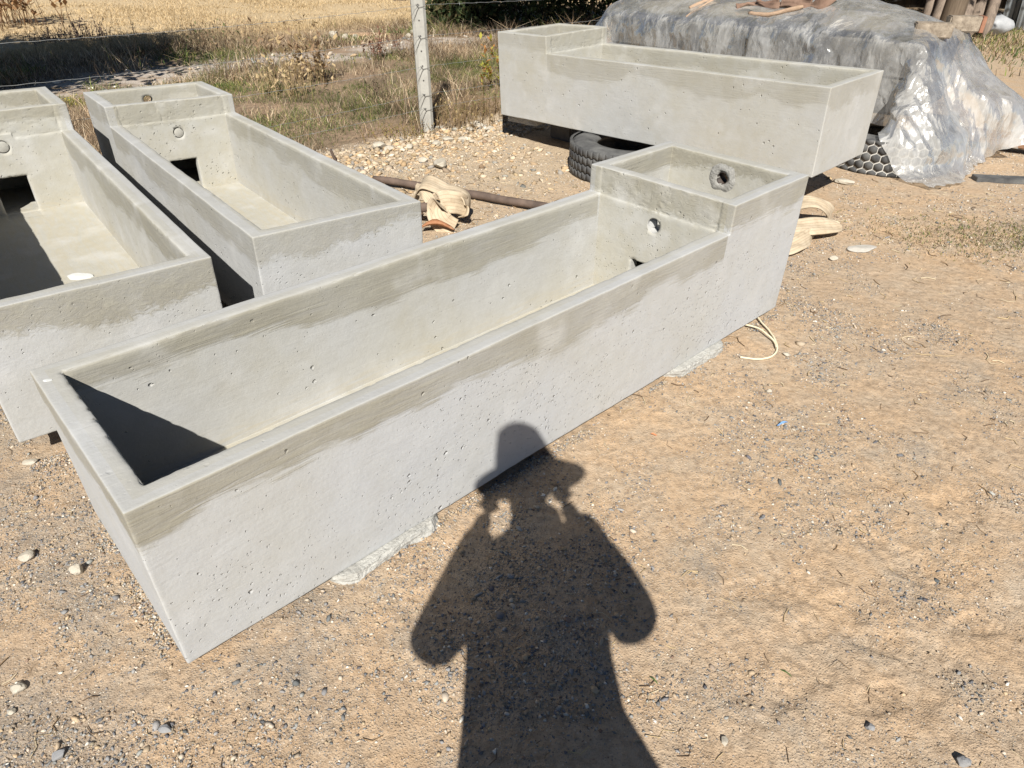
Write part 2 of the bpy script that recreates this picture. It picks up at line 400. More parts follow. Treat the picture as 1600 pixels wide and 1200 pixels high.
def blob(name, size, mat, parent=None, seed=0, sub=3, amp=.25, sc=1.6, flat=False, smooth=False):
    bm = bmesh.new(); bmesh.ops.create_icosphere(bm, subdivisions=sub, radius=1)
    V = np.array([v.co[:] for v in bm.verts]); d = V/np.linalg.norm(V, axis=1)[:, None]
    # chop with random planes for a broken stone look
    rg = np.random.default_rng(seed+100); P = d*(1+amp*fbm(d*sc+seed*3.1, 3, seed))[:, None]
    for k in range(7):
        n = rg.normal(size=3); n /= np.linalg.norm(n); lim = rg.uniform(.55, .85); s = P@n
        P -= np.maximum(s-lim, 0)[:, None]*n
    P *= np.array(size)/2
    if flat: P[:, 2] -= P[:, 2].min()
    for v, p in zip(bm.verts, P): v.co = p
    me = bpy.data.meshes.new(name); bm.to_mesh(me); bm.free()
    return link(name, me, mat, parent, smooth)

def ring_mesh(name, prof, n, mat, parent, wob=0, seed=0):
    """lathe about local z: prof [(r,z)...]"""
    rg = np.random.default_rng(seed); a = np.linspace(0, 2*math.pi, n, endpoint=False)
    V = []
    for k, (r, z) in enumerate(prof):
        rr = r*(1+wob*(fbm(np.c_[np.cos(a)*1.5, np.sin(a)*1.5, a*0+k*.3], 3, seed)))
        V.append(np.c_[rr*np.cos(a), rr*np.sin(a), a*0+z])
    V = np.concatenate(V); F = []
    for k in range(len(prof)-1):
        for j in range(n):
            F.append((k*n+j, k*n+(j+1) % n, (k+1)*n+(j+1) % n, (k+1)*n+j))
    return npmesh(name, V, F, mat, parent, smooth=True)

HB = [
 ('div', .361, .453, .030), ('back', .37, .547, .030)]
tA, dA = build_trough(0, 'nearest concrete trough, with the shadow of a hat on its long front side', [('back', .370, .547, .030), ('div', .361, .453, .032)])
tB, dB = build_trough(1, 'middle concrete trough of the left pair, whose near corner touches the cream sling', [('back', .388, .550, .030), ('div', .373, .436, .032)])
tC, dC = build_trough(2, 'concrete trough cut off by the left edge, its floor half in shadow', [('back', .37, .55, .030), ('div', .362, .434, .034)])
tD, dD = build_trough(3, 'concrete trough raised on a lorry tyre in front of the plastic covered stack', [('back', .37, .55, .030)])
mortar = simple_mat('rough_mortar', (.22, .21, .19), (.38, .37, .34), 60, .95, .006, 90)
pvc = simple_mat('grey_plastic', (.5, .5, .48), (.54, .54, .52), 5, .5, .0005, 60)
darkiron = simple_mat('dark_iron', (.035, .032, .03), (.07, .05, .04), 20, .6, .001, 60)
def collar(root, d, x, y, z, r, back, seed, plug):
    """mortar ring round a pipe sleeve through a wall (faces -x)"""
    o = ring_mesh('mortar_ring', [(r*1.02, -.02), (r*1.0, .004), (r*1.35, .007), (r*1.9, .004), (r*2.3, -.004)], 40, mortar, root, .35, seed)
    o.rotation_euler = (0, -math.pi/2, 0); o.location = (x, y, z)
    if plug:
        p = ring_mesh('plug', [(.0001, .0), (r*.45, .001), (r*.92, .0), (r*.96, -.004), (r*.96, -.03)], 28, mortar, root, .03, seed+3)
        p.rotation_euler = (0, -math.pi/2-.18, 0); p.location = (x+.003, y, z)
collar(tA, dA, dA['L']-.066, .370, .547, .030, True, 1, False)
s = ring_mesh('pipe_sleeve', [(.0295, -.062), (.0295, .002), (.026, .002), (.026, -.062)], 28, darkiron, tA); s.rotation_euler = (0, -math.pi/2, 0); s.location = (dA['L']-.066, .370, .547)
def groove_ring(root, x, y, z, r, seed):
    o = ring_mesh('plug', [(.0001, .0), (r*.80, .0005), (r*.86, -.001), (r*.88, -.02)], 40, cplug, root, .05, seed)
    o.rotation_euler = (0, -math.pi/2, 0); o.location = (x+.003, y-.0015, z)
cplug = simple_mat('plug_cement', (.36, .345, .30), (.40, .385, .34), 30, .9, .0012, 80)
# nearest trough: broken-out plug leaning in its hole
p = ring_mesh('plug', [(.0001, .0), (.018, .001), (.028, 0), (.030, -.003), (.030, -.012), (.0001, -.012)], 28, simple_mat('plug_pale', (.40, .40, .39), (.46, .46, .45), 30, .8, .001, 80), tA, .05, 4)
p.rotation_euler = (.0, -math.pi/2, 1.0); p.location = (dA['xi']+.026, .384, .450); p.scale = (.8, .8, .8)
groove_ring(tB, dB['xi'], .373, .436, .032, 5)
groove_ring(tC, dC['xi'], .362, .434, .034, 6)

# broken slab pieces shimming the troughs
slabm = simple_mat('broken_slab', (.36, .35, .32), (.48, .47, .43), 20, .95, .008, 90)
def shim(name, a, b, width, h, label, seed, inward, zb=0, group='concrete pieces under the troughs', h0=None):
    """flat broken slab between ground points a and b, its exposed long face along a-b, extending inwards"""
    a = np.array(a, float); b = np.array(b, float); u = b-a; Ln = np.linalg.norm(u); u /= Ln; v = np.array([-u[1], u[0]])*inward
    nu, nv, nz = 40, 10, 6; rg = np.random.default_rng(seed)
    o = empty(name, (a[0], a[1], zb), label=label, cat='concrete slab', group=group) if False else None
    bm = bmesh.new(); bmesh.ops.create_cube(bm, size=1); bmesh.ops.subdivide_edges(bm, edges=bm.edges[:], cuts=21, use_grid_fill=True)
    V = np.array([q.co[:] for q in bm.verts]); U = V[:, 0]+.5; Wd = V[:, 1]+.5; Zz = V[:, 2]+.5
    hh = h if h0 is None else h0+(h-h0)*U
    edge = fbm(np.c_[U*Ln*9, U*0, Zz*1.2]+seed, 4, seed)*.016+fbm(np.c_[U*Ln*60, Wd*0, Zz*4]+seed, 3, seed+5)*.007; taper = np.clip(np.minimum(U, 1-U)/.13, 0, 1)**.6
    px = U*Ln; py = Wd*width-edge*(1-Wd)+(1-taper)*(1-Wd)*.05+(1-Wd)*(1-Zz)*-.006
    pz = Zz*hh*(.82+.18*taper)+Zz*.004*fbm(np.c_[U*Ln*14, Wd*8, U*0], 3, seed)
    for q, x, y, z in zip(bm.verts, px, py, pz): q.co = (x, y, z)
    me = bpy.data.meshes.new(name); 
    if inward < 0:
        for q in bm.verts: q.co.y *= -1
        bmesh.ops.reverse_faces(bm, faces=bm.faces)
    bm.to_mesh(me); bm.free()
    o = link(name, me, slabm); o.location = (a[0], a[1], zb); o.rotation_euler = (0, 0, math.atan2(u[1], u[0]))
    return tag(o, label, 'concrete slab', group)
def onA(x, y=0):   # point on trough A's footprint
    c, s = math.cos(.7564), math.sin(.7564); return (-.7925+c*x-s*y, 1.0319+s*x+c*y)
shim('slab_shim', onA(.415, -.03), onA(.80, -.008), .3, .040, 'rough broken slab wedged under the left half of the nearest trough', 3, 1, -.006)
shim('slab_shim', onA(1.99, -.02), onA(2.38, -.018), .3, .048, 'thin broken slab wedged under the right half of the nearest trough, beside the thin cord', 4, 1, -.004)
def onT(i, x, y):
    d = DIMS[i]; c, s = math.cos(d[8]), math.sin(d[8]); return (d[6]+c*x-s*y, d[7]+s*x+c*y)
def block(name, c, size, rz, z, label, mat, cat='block', seed=0, group=None):
    bm = bmesh.new(); bmesh.ops.create_cube(bm, size=1)
    for v in bm.verts: v.co = Vector((v.co.x*size[0], v.co.y*size[1], v.co.z*size[2]))
    bmesh.ops.bevel(bm, geom=bm.edges[:], offset=min(size)*.08, segments=2, affect='EDGES')
    bmesh.ops.triangulate(bm, faces=bm.faces)
    bmesh.ops.subdivide_edges(bm, edges=bm.edges[:], cuts=2, use_grid_fill=True)
    V = np.array([v.co[:] for v in bm.verts]); n = fbm(V*22+seed, 3, seed)
    for v, k in zip(bm.verts, n): v.co += v.co.normalized()*k*min(size)*.07
    me = bpy.data.meshes.new(name); bm.to_mesh(me); bm.free()
    o = link(name, me, mat); o.location = (*c, z+size[2]/2); o.rotation_euler = (0, 0, rz)
    return tag(o, label, cat, group)
bw = simple_mat('block_dark', (.11, .105, .10), (.16, .15, .14), 10, .95, .004, 50)
block('support_block', onT(2, .5, .60), (.4, .13, .098), DIMS[2][8], 0, 'dark concrete block under the open end of the left trough', bw, 'block', 3, 'blocks under the troughs')
block('support_block', onT(2, 2.4, .37), (.3, .5, .112), DIMS[2][8], 0, 'concrete block under the tank end of the left trough', bw, 'block', 4, 'blocks under the troughs')
block('support_block', onT(1, .5, .35), (.3, .5, .043), DIMS[1][8], 0, 'flat block under the open end of the middle trough', bw, 'block', 5, 'blocks under the troughs')
block('support_block', onT(3, .45, .33), (.3, .5, .275), DIMS[3][8], 0, 'concrete block under the right end of the raised trough', bw, 'block', 6, 'blocks under the troughs')
shim('broken_slab', (.18, 6.11), (-.075, 6.33), .3, .062, 'pale broken slab under the left end of the raised trough beside the tyre', 8, -1, .155)
block('support_block', onT(3, 2.45, .22), (.25, .3, .155), DIMS[3][8], 0, 'dark block carrying the broken slab under the raised trough', bw, 'block', 7, 'blocks under the troughs')

# ------------------------------------------------------------------ tyres
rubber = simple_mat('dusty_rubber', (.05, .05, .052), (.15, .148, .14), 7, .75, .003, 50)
treadm = simple_mat('tread_rubber', (.045, .045, .047), (.12, .118, .112), 9, .7, .002, 50)
sipem = simple_mat('pale_dust', (.50, .48, .43), (.60, .57, .52), 9, .95, .001, 50)
def tyre(loc, r, w, label, style, rot=(0, 0, 0)):
    root = empty('lorry_tyre', loc, rot, label=label, cat='tyre', group='old lorry tyres')
    hw = w/2
    prof = [(r*.56, -hw*.80), (r*.60, -hw*.95), (r*.74, -hw*1.03), (r*.88, -hw*.98), (r*.955, -hw*.86), (r*.965, -hw*.5), (r*.967, 0), (r*.965, hw*.5), (r*.955, hw*.86), (r*.88, hw*.98), (r*.74, hw*1.03), (r*.60, hw*.95), (r*.56, hw*.80), (r*.57, hw*.6), (r*.80, hw*.7), (r*.9, 0), (r*.80, -hw*.7), (r*.57, -hw*.6), (r*.56, -hw*.80)]
    # side wall rings
    b = ring_mesh('side_wall', [(a, z+hw) for a, z in prof], 96, rubber, root)
    # tread
    V = []; Fc = []
    def cyl(a, z, rad): return (rad*math.cos(a), rad*math.sin(a), z+hw)
    def blockp(poly, r0, r1):
        n = len(poly); o = len(V)
        for (a, z) in poly: V.append(cyl(a, z, r0))
        for (a, z) in poly: V.append(cyl(a, z, r1))
        cxa = sum(p[0] for p in poly)/n; cz = sum(p[1] for p in poly)/n; V.append(cyl(cxa, cz, r1))
        for k in range(n):
            j = (k+1) % n
            Fc.append((o+k, o+j, o+n+j)); Fc.append((o+k, o+n+j, o+n+k)); Fc.append((o+n+k, o+n+j, o+2*n))
    if style == 'zig':
        nseg = 56; rows = [(-.97, -.55), (-.49, -.04), (.03, .48), (.54, .97)]
        for (z0, z1) in rows:
            for k in range(nseg):
                pts0 = []; pts1 = []; m = 6
                for j in range(m+1):
                    a = (k+j/m*1.0)*2*math.pi/nseg; o = .055*(1 if (j/m) < .5 else -1)*(1-abs(((j/m*2) % 1)*2-1))
                    o = .05*math.sin(j/m*2*math.pi)
                    pts0.append((a, (z0+(o if z0 > -.9 else 0))*hw)); pts1.append((a, (z1+(o if z1 < .9 else 0))*hw))
                blockp(pts0+pts1[::-1], r*.955, r*1.0)
    else:
        nseg = 44; rows = 4; da = 2*math.pi/nseg; hz = 2*hw*.94/rows
        for q in range(rows+1):
            for k in range(nseg):
                a0 = (k+.5*(q % 2))*da; z0 = (-.94*hw)+q*hz-(0)
                poly = []
                for t in range(6):
                    th = math.pi/6+t*math.pi/3+math.pi/6*0
                    poly.append((a0+math.cos(th)*da*.44/.866*1.0, min(max(z0+math.sin(th)*hz*.54, -.97*hw), .97*hw)))
                blockp(poly, r*.955, r*1.0)
    npmesh('tread', V, Fc, treadm, root)
    if style == 'hex':   # dust packed in the grooves
        ring_mesh('groove_dust', [(r*.985, -.93*hw+hw), (r*.985, 0+hw), (r*.985, .93*hw+hw)], 96, sipem, root)
    return root
tyre((.90, 5.38, .002), .475, .225, 'worn lorry tyre with wavy tread grooves lying under the raised trough', 'zig')
tyre((2.99, 5.70, .002), .50, .255, 'lorry tyre with six sided tread blocks at the corner of the plastic covered stack', 'hex')

# ------------------------------------------------------------------ gravel: loose stones on the yard
def ico(sub):
    if sub == 0: return np.array([(1., 0, 0), (-1, 0, 0), (0, 1, 0), (0, -1, 0), (0, 0, 1), (0, 0, -1)]), np.array([(0, 2, 4), (2, 1, 4), (1, 3, 4), (3, 0, 4), (2, 0, 5), (1, 2, 5), (3, 1, 5), (0, 3, 5)])
    bm = bmesh.new(); bmesh.ops.create_icosphere(bm, subdivisions=sub, radius=1)
    V = np.array([v.co[:] for v in bm.verts]); Fx = np.array([[v.index for v in f.verts] for f in bm.faces]); bm.free(); return V, Fx
def scatter_stones(name, x, y, size, colr, mat, sub=1, flat=.6, bury=.36, zoff=0):
    V0, F0 = ico(sub); n = len(x); nv = len(V0); out = np.empty((n, nv, 3)); 
    VAR = []
    for k in range(24):
        d = V0*(1+.22*fbm(V0*1.3+k*7.7, 2, k))[:, None]
        for j in range(6):
            nn = rng.normal(size=3); nn /= np.linalg.norm(nn); d = d-np.maximum(d@nn-rng.uniform(.30, .7), 0)[:, None]*nn
        VAR.append(d)
    VAR = np.array(VAR)
    sh = VAR[rng.integers(0, 24, n)]
    sc = np.c_[rng.uniform(.85, 1.5, n), rng.uniform(.5, 1.05, n), rng.uniform(.5, 1.2, n)*flat]*size[:, None]*.5
    P = sh*sc[:, None, :]
    a = rng.uniform(0, 2*math.pi, n); t = rng.normal(0, .25, n)
    ca, sa, ct, st = np.cos(a), np.sin(a), np.cos(t), np.sin(t)
    x1 = P[:, :, 0]*ct[:, None]+P[:, :, 2]*st[:, None]; z1 = -P[:, :, 0]*st[:, None]+P[:, :, 2]*ct[:, None]
    X1 = x1*ca[:, None]-P[:, :, 1]*sa[:, None]; Y1 = x1*sa[:, None]+P[:, :, 1]*ca[:, None]
    gzv = ground_z(x, y)
    out = np.stack([X1+x[:, None], Y1+y[:, None], z1+(gzv+sc[:, 2]*(1-2*bury)+zoff)[:, None]], -1)
    Fa = (F0[None]+np.arange(n)[:, None, None]*nv).reshape(-1, 3)
    return npmesh(name, out.reshape(-1, 3), Fa, mat, colr=np.repeat(colr, nv, 0))
def cand(n, x0, x1, y0, y1): return rng.uniform(x0, x1, n), rng.uniform(y0, y1, n)
PAL = np.array([(.115, .115, .12), (.17, .168, .168), (.235, .23, .225), (.30, .245, .18), (.40, .31, .21), (.50, .42, .33), (.62, .57, .49), (.24, .17, .12), (.45, .33, .21), (.30, .29, .27)])
def pal(n, w):
    w = np.array(w, float); w /= w.sum(); c = PAL[rng.choice(len(PAL), n, p=w)]
    return np.clip(c*rng.uniform(.8, 1.2, (n, 1))+rng.normal(0, .003, (n, 3)), .02, .8)
def grav_density(x, y):
    n = fbm(xy0(x, y, 1.8), 4, 77)*1.0+fbm(xy0(x, y, 7), 3, 78)*1.0
    base = .60-.24*np.clip((x+.4)/1.5, -1, 1)
    base += .28*np.exp(-((x-.12)/.30)**2-((y-1.15)/.5)**2)     # coarse band where the photographer stands
    base += .22*np.clip((x-1.0)/1.2, 0, 1)*np.clip((1.5-y)/.8, 0, 1)
    return np.clip(base+n*.85, 0.04, 1)**1.6
stone_mat = vcol_mat('gravel_stone', .85, bumpd=.001, bsc=260)
def outside_troughs(x, y):
    ok = np.ones(len(x), bool)
    for d in DIMS:
        c, s = math.cos(d[8]), math.sin(d[8]); u = c*(x-d[6])+s*(y-d[7]); v = -s*(x-d[6])+c*(y-d[7])
        ok &= ~((u > .03) & (u < d[0]-.03) & (v > .03) & (v < d[1]-.03))
    return ok
# in view only: the visible wedge of the yard
def inview(x, y, m=.25):
    dep = y*math.cos(PITCH)+CAMH*math.sin(PITCH); u = np.abs(x)/dep
    return (u < 800/F+m*.5) & (y > .45)
def yard(n, lo, hi, y0, y1, pw, w, name, sub, power=1., extra=None):
    x, y = cand(n, -3.6, 4.8, y0, y1)
    keep = inview(x, y) & (fdist(x, y) < .1) & outside_troughs(x, y)
    x, y = x[keep], y[keep]; k = rng.random(len(x)) < grav_density(x, y)**power; x, y = x[k], y[k]
    s = lo+(hi-lo)*rng.random(len(x))**pw
    if extra is not None: s *= extra(x, y)
    return scatter_stones(name, x, y, s, pal(len(x), w), stone_mat, sub)
W1 = (4, 7, 8, 6, 6, 5, 2.2, 3, 4, 7)
yard(800000, .0025, .0065, .5, 3.3, 1.8, W1, 'grit', 0, .75)
yard(420000, .005, .0175, .5, 4.0, 2.5, W1, 'gravel', 0, 1.15)
yard(20000, .013, .030, .5, 5.0, 3.2, W1, 'pebbles', 1, 1.6)
yard(120000, .006, .022, 2.8, 7.2, 2.0, (1, 2, 3, 5, 7, 7, 4, 2, 5, 4), 'far_gravel', 0, .6)
# crumbs of soil and gravel banked against the castings
xs_, ys_ = [], []
for i_, sides in ((0, ('f', 'e')), (2, ('e',)), (3, ())):
    L_, W_2 = DIMS[i_][0], DIMS[i_][1]
    for sd in sides:
        nn_ = 9000; t = rng.random(nn_); off = -np.abs(rng.normal(0, .018, nn_))+.012
        q = [onT(i_, a*L_ if sd == 'f' else o_, o_ if sd == 'f' else a*W_2) for a, o_ in zip(t, off)]; xs_ += [p[0] for p in q]; ys_ += [p[1] for p in q]
xs_, ys_ = np.array(xs_), np.array(ys_); kq = fbm(xy0(xs_, ys_, 5), 3, 93) > -.05; xs_, ys_ = xs_[kq], ys_[kq]
scatter_stones('banked_crumbs', xs_, ys_, .003+.012*rng.random(len(xs_))**3, pal(len(xs_), (2, 3, 4, 7, 9, 6, 1, 4, 9, 4)), stone_mat, 0, .8, .2)
for nm, lb in (('banked_crumbs', 'crumbs of dirt and gravel banked along the trough bases'), ('grit', 'fine mixed grit scattered over the tan dirt'), ('gravel', 'small grey and tan gravel loose on the yard'), ('pebbles', 'larger grey and tan pebbles scattered over the yard'), ('far_gravel', 'pale gravel on the yard towards the fence')):
    tag(bpy.data.objects[nm], lb, 'gravel', kind='stuff')
# lime stone rubble strip along the fence
n = 42000; al = rng.uniform(-2.2, 3.6, n); dd = -.14-rng.gamma(1.3, .45, n)+rng.normal(0, .05, n)
x = POST[0]+al*FD[0]+dd*FN[0]; y = POST[1]+al*FD[1]+dd*FN[1]
k = outside_troughs(x, y) & (dd < .12); x, y = x[k], y[k]
rub = pal(len(x), (0, .1, .3, 2, 6, 9, 1.2, .3, 4, 1.5))*np.array((1.0, .96, .88))
tag(scatter_stones('limestone_rubble', x, y, .006+.075*rng.random(len(x))**12, rub, stone_mat, 1, .6, .36), 'pale broken limestone strewn along the foot of the fence', 'rubble', kind='stuff')
# rocks and gravel on the track in the field
n = 1500; x, y = cand(n, -8, 2, 8, 15); k = (np.abs(fdist(x, y)-4.4) < .8); x, y = x[k], y[k]
tag(scatter_stones('track_stones', x, y, .03+.10*rng.random(len(x))**3, pal(len(x), (0, 1, 2, 3, 3, 6, 5, 1, 2, 3)), stone_mat, 1, .6, .3), 'pale stones along the gravel track in the weeds', 'stones', kind='stuff')

limem = simple_mat('limestone', (.36, .32, .25), (.50, .45, .37), 20, .9, .003, 90)
greym = simple_mat('slate_stone', (.19, .19, .195), (.29, .285, .28), 20, .85, .002, 90)
orangem = simple_mat('orange_clay', (.36, .22, .13), (.42, .29, .19), 14, .9, .002, 60)
def P(u, v, z=0.):
    d = fw+r2*((u-800)/F)-u2*((v-600)/F); t = (z-CAMH)/d.z; return (d.x*t, d.y*t)
def stone(u, v, size, mat, label, seed, sub=3, cat='stone', name='stone', rz=0, group=None, zb=-.2):
    x, y = P(u, v); o = blob(name, size, mat, None, seed, sub); o.location = (x, y, gz(x, y)+size[2]*(.5+zb*.5)); o.rotation_euler = (0, 0, rz)
    return tag(o, label, cat, group)
stone(41, 872, (.045, .034, .034), limem, 'cream stone at the far left, the left one of two beside the trough end', 1, rz=.6)
stone(122, 893, (.042, .036, .036), limem, 'cream stone nearest the lower left end of the close trough', 2)
stone(28, 1078, (.038, .026, .024), limem, 'pale stone low at the left edge, above a small white one', 3, rz=.3)
stone(50, 724, (.06, .03, .022), limem, 'flat whitish stone beside the left trough corner', 4, rz=.2)
stone(18, 1112, (.022, .018, .014), limem, 'small white stone in the lower left corner', 5)
stone(260, 1141, (.030, .022, .018), greym, 'slate grey stone below the near corner of the close trough', 6)
stone(92, 1180, (.036, .024, .018), greym, 'flat grey stone at the bottom left edge', 7, rz=.5)
stone(1228, 556, (.036, .028, .020), limem, 'pinkish cream pebble right of the thin cord loop', 8, rz=-.4)
stone(1201, 615, (.024, .02, .018), limem, 'small white pebble below the cord loop', 9)
stone(1348, 390, (.20, .09, .030), simple_mat('white_flake', (.40, .37, .32), (.48, .45, .40), 30, .9, .003, 70), 'flat white flake of stone on the dirt right of the near sling', 10, rz=.15)
stone(1302, 406, (.05, .035, .03), limem, 'lone brownish stone below the right sling', 11)
stone(1132, 1156, (.026, .017, .012), limem, 'white chip of stone near the bottom right of the shadow', 12, rz=1.2)
stone(1318, 287, (.16, .08, .045), limem, 'pale flat stone in front of the raised trough end', 13, rz=-.5)
stone(1358, 1138, (.024, .02, .018), greym, 'brown grey pebble low at the right', 14)
stone(1505, 1192, (.032, .026, .022), greym, 'grey stone at the bottom edge on the right', 15)
for i, (u, v, s) in enumerate(((592, 233, .13), (608, 238, .10), (683, 228, .1), (745, 198, .15), (735, 205, .10), (640, 232, .09), (700, 222, .11), (660, 252, .09), (688, 262, .16), (722, 220, .08), (765, 205, .10))):
    stone(u, v, (s, s*.7, s*.5), limem, ('limestone rock, %s' % ('beside the foot of the fence post', 'right of its larger neighbour left of the post', 'just below the fence post', 'largest, left of the raised trough', 'small, beside the largest one', 'left of the fence post', 'right below the fence post', 'in front of the post on the dirt', 'flat slab below the post', 'small, right of the post', 'next to the shadow of the raised trough')[i]).replace('beside the foot of the fence post', 'leftmost, by the edge of the weeds'), 20+i, group='larger limestone rocks', rz=i)
for i, (u, v, s) in enumerate(((523, 62, .19), (540, 65, .12), (556, 63, .12), (648, 56, .15), (638, 62, .11))):
    stone(u, v, (s, s*.8, s*.8), limem, 'pale rock on the track behind the weeds, %s' % ('leftmost and largest of three', 'middle one of three', 'rightmost of three', 'one close to the fence post', 'smaller one near the fence post')[i], 40+i, group='rocks on the far track', rz=i)
stone(580, 56, (.8, .5, .05), orangem, 'patch of orange clay spoil on the far track', 50, cat='clay', name='clay_spoil')
def curved_leaf(u, v, w, h, mat, label, cat, name, rz, seed, z=.012):
    x, y = P(u, v); n = 9; V = []; 
    for i in range(n):
        t = i/(n-1)*2-1
        for j in range(5):
            s = j/4*2-1; V.append((t*w/2, s*h/2*(1-t*t)**.5*(.8+.2*math.sin(seed+i*1.7)), z+.3*h*abs(s)*(1-t*t)+.10*w*math.sin(t*2+seed)))
    Fc = [(i*5+j, (i+1)*5+j, (i+1)*5+j+1, i*5+j+1) for i in range(n-1) for j in range(4)]
    o = npmesh(name, V, Fc, mat, smooth=True); o.location = (x, y, gz(x, y)); o.rotation_euler = (0, 0, rz)
    so = o.modifiers.new('s', 'SOLIDIFY'); so.thickness = .0012
    return tag(o, label, cat)
rust = simple_mat('rust_leaf', (.30, .13, .06), (.42, .22, .12), 20, .8, .001, 60)
curved_leaf(684, 366, .22, .08, rust, 'curled orange brown dead leaf at the corner of the middle trough', 'leaf', 'dead_leaf', .1, 2, .03)
curved_leaf(1221, 669, .050, .011, simple_mat('blue_plastic', (.16, .30, .52), (.2, .36, .6), 30, .5), 'scrap of light blue plastic on the dirt', 'plastic scrap', 'plastic_scrap', .35, 1)
curved_leaf(1021, 683, .022, .010, simple_mat('orange_plastic', (.55, .20, .09), (.6, .25, .12), 30, .5), 'tiny orange scrap on the dirt near the close trough', 'scrap', 'plastic_scrap', -.2, 3)
wsm = simple_mat('white_plaster', (.46, .46, .44), (.52, .52, .50), 20, .8)
for (u, v, z, sz, lb) in ((124, 432, .185, (.13, .07, .04), 'white lump of plaster lying in the left trough by its end wall'), (74, 594, .556, (.026, .018, .008), 'white fleck of plaster on the corner rim of the nearest trough')):
    x, y = P(u, v, z); o = blob('plaster_lump', sz, wsm, None, 91, 3); o.location = (x, y, z); tag(o, lb, 'plaster')
greenb = simple_mat('green_blade', (.06, .10, .03), (.10, .14, .04), 20, .7)
curved_leaf(1227, 1049, .036, .0035, greenb, 'single green blade of grass lying low at the right', 'grass blade', 'grass_blade', -.75, 1, .004)
curved_leaf(1022, 1061, .026, .0035, greenb, 'single green blade lying at the right edge of the shadow', 'grass blade', 'grass_blade', -.8, 2, .004)
# twigs and straws lying about
strawm = vcol_mat('twig', .9)
def twigs(n):
    x, y = cand(n, -2.5, 3.4, .6, 5.2); k = inview(x, y) & outside_troughs(x, y) & (fdist(x, y) < 0); x, y = x[k], y[k]; n = len(x)
    a = rng.uniform(0, math.pi, n); L = rng.uniform(.01, .055, n)*(1+(y > 2.5)*.6); w = rng.uniform(.0006, .0014, n)*(1+(y > 2)*.5); z = ground_z(x, y)+.003
    V = []; Fc = []; C = []
    cs = np.array([(.55, .42, .24), (.12, .08, .05), (.30, .20, .11), (.62, .52, .35)])[rng.integers(0, 4, n)]
    for i in range(n):
        o = len(V); b = rng.normal(0, .25)
        for t in (-1, 0, 1):
            cx = x[i]+math.cos(a[i])*L[i]/2*t-math.sin(a[i])*b*L[i]*(1-t*t); cy = y[i]+math.sin(a[i])*L[i]/2*t+math.cos(a[i])*b*L[i]*(1-t*t)
            nx_, ny_ = -math.sin(a[i])*w[i], math.cos(a[i])*w[i]
            V += [(cx+nx_, cy+ny_, z[i]), (cx-nx_, cy-ny_, z[i]), (cx, cy, z[i]+w[i]*1.6)]
        for q in (0, 3):
            for (s, e) in ((0, 1), (1, 2), (2, 0)): Fc.append((o+q+s, o+q+e, o+q+3+e, o+q+3+s))
        C += [cs[i]]*9
    return npmesh('straw_litter', V, Fc, strawm, colr=np.array(C))
tag(twigs(1500), 'bits of straw and twig lying on the dirt', 'litter', kind='stuff')

# ------------------------------------------------------------------ grass and weeds
grass_mat = vcol_mat('grass_blades', .85, trans=.3)
def blades(name, x, y, h, w, lean, colr, zb=None, curl=.5):
    n = len(x); a = rng.uniform(0, 2*math.pi, n); b = rng.uniform(0, 2*math.pi, n)
    z = (ground_z(x, y) if zb is None else zb)-.005
    wx, wy = np.cos(a)*w/2, np.sin(a)*w/2; lx, ly = np.cos(b)*lean*h, np.sin(b)*lean*h
    p = [np.stack([x-wx, y-wy, z], -1), np.stack([x+wx, y+wy, z], -1),
         np.stack([x-wx*.8+lx*.35, y-wy*.8+ly*.35, z+h*.55], -1), np.stack([x+wx*.8+lx*.35, y+wy*.8+ly*.35, z+h*.55], -1),
         np.stack([x-wx*.15+lx, y-wy*.15+ly, z+h*(1-.35*curl*lean)], -1), np.stack([x+wx*.15+lx, y+wy*.15+ly, z+h*(1-.35*curl*lean)], -1)]
    V = np.stack(p, 1).reshape(-1, 3); o = np.arange(n)*6
    Fc = np.concatenate([np.stack([o, o+1, o+3, o+2], -1), np.stack([o+2, o+3, o+5, o+4], -1)])
    return V, Fc, np.repeat(colr, 6, 0)
STRAW = np.array([(.60, .46, .30), (.50, .36, .23), (.68, .56, .40), (.34, .24, .15), (.24, .165, .11), (.16, .12, .08)])
GREEN = np.array([(.16, .19, .05), (.10, .15, .05), (.22, .24, .07), (.28, .27, .09), (.07, .11, .045)])
def gcol(x, y, pg):
    n = len(x); g = rng.random(n) < pg
    c = np.where(g[:, None], GREEN[rng.integers(0, 5, n)], STRAW[rng.integers(0, 6, n)])
    return c*rng.uniform(.5, 1.35, (n, 1))
def trackmask(x, y):
    d = fdist(x, y)+.8*fbm(xy0(x, y, .5), 3, 91)*.6
    return np.abs(d-4.4) < .55
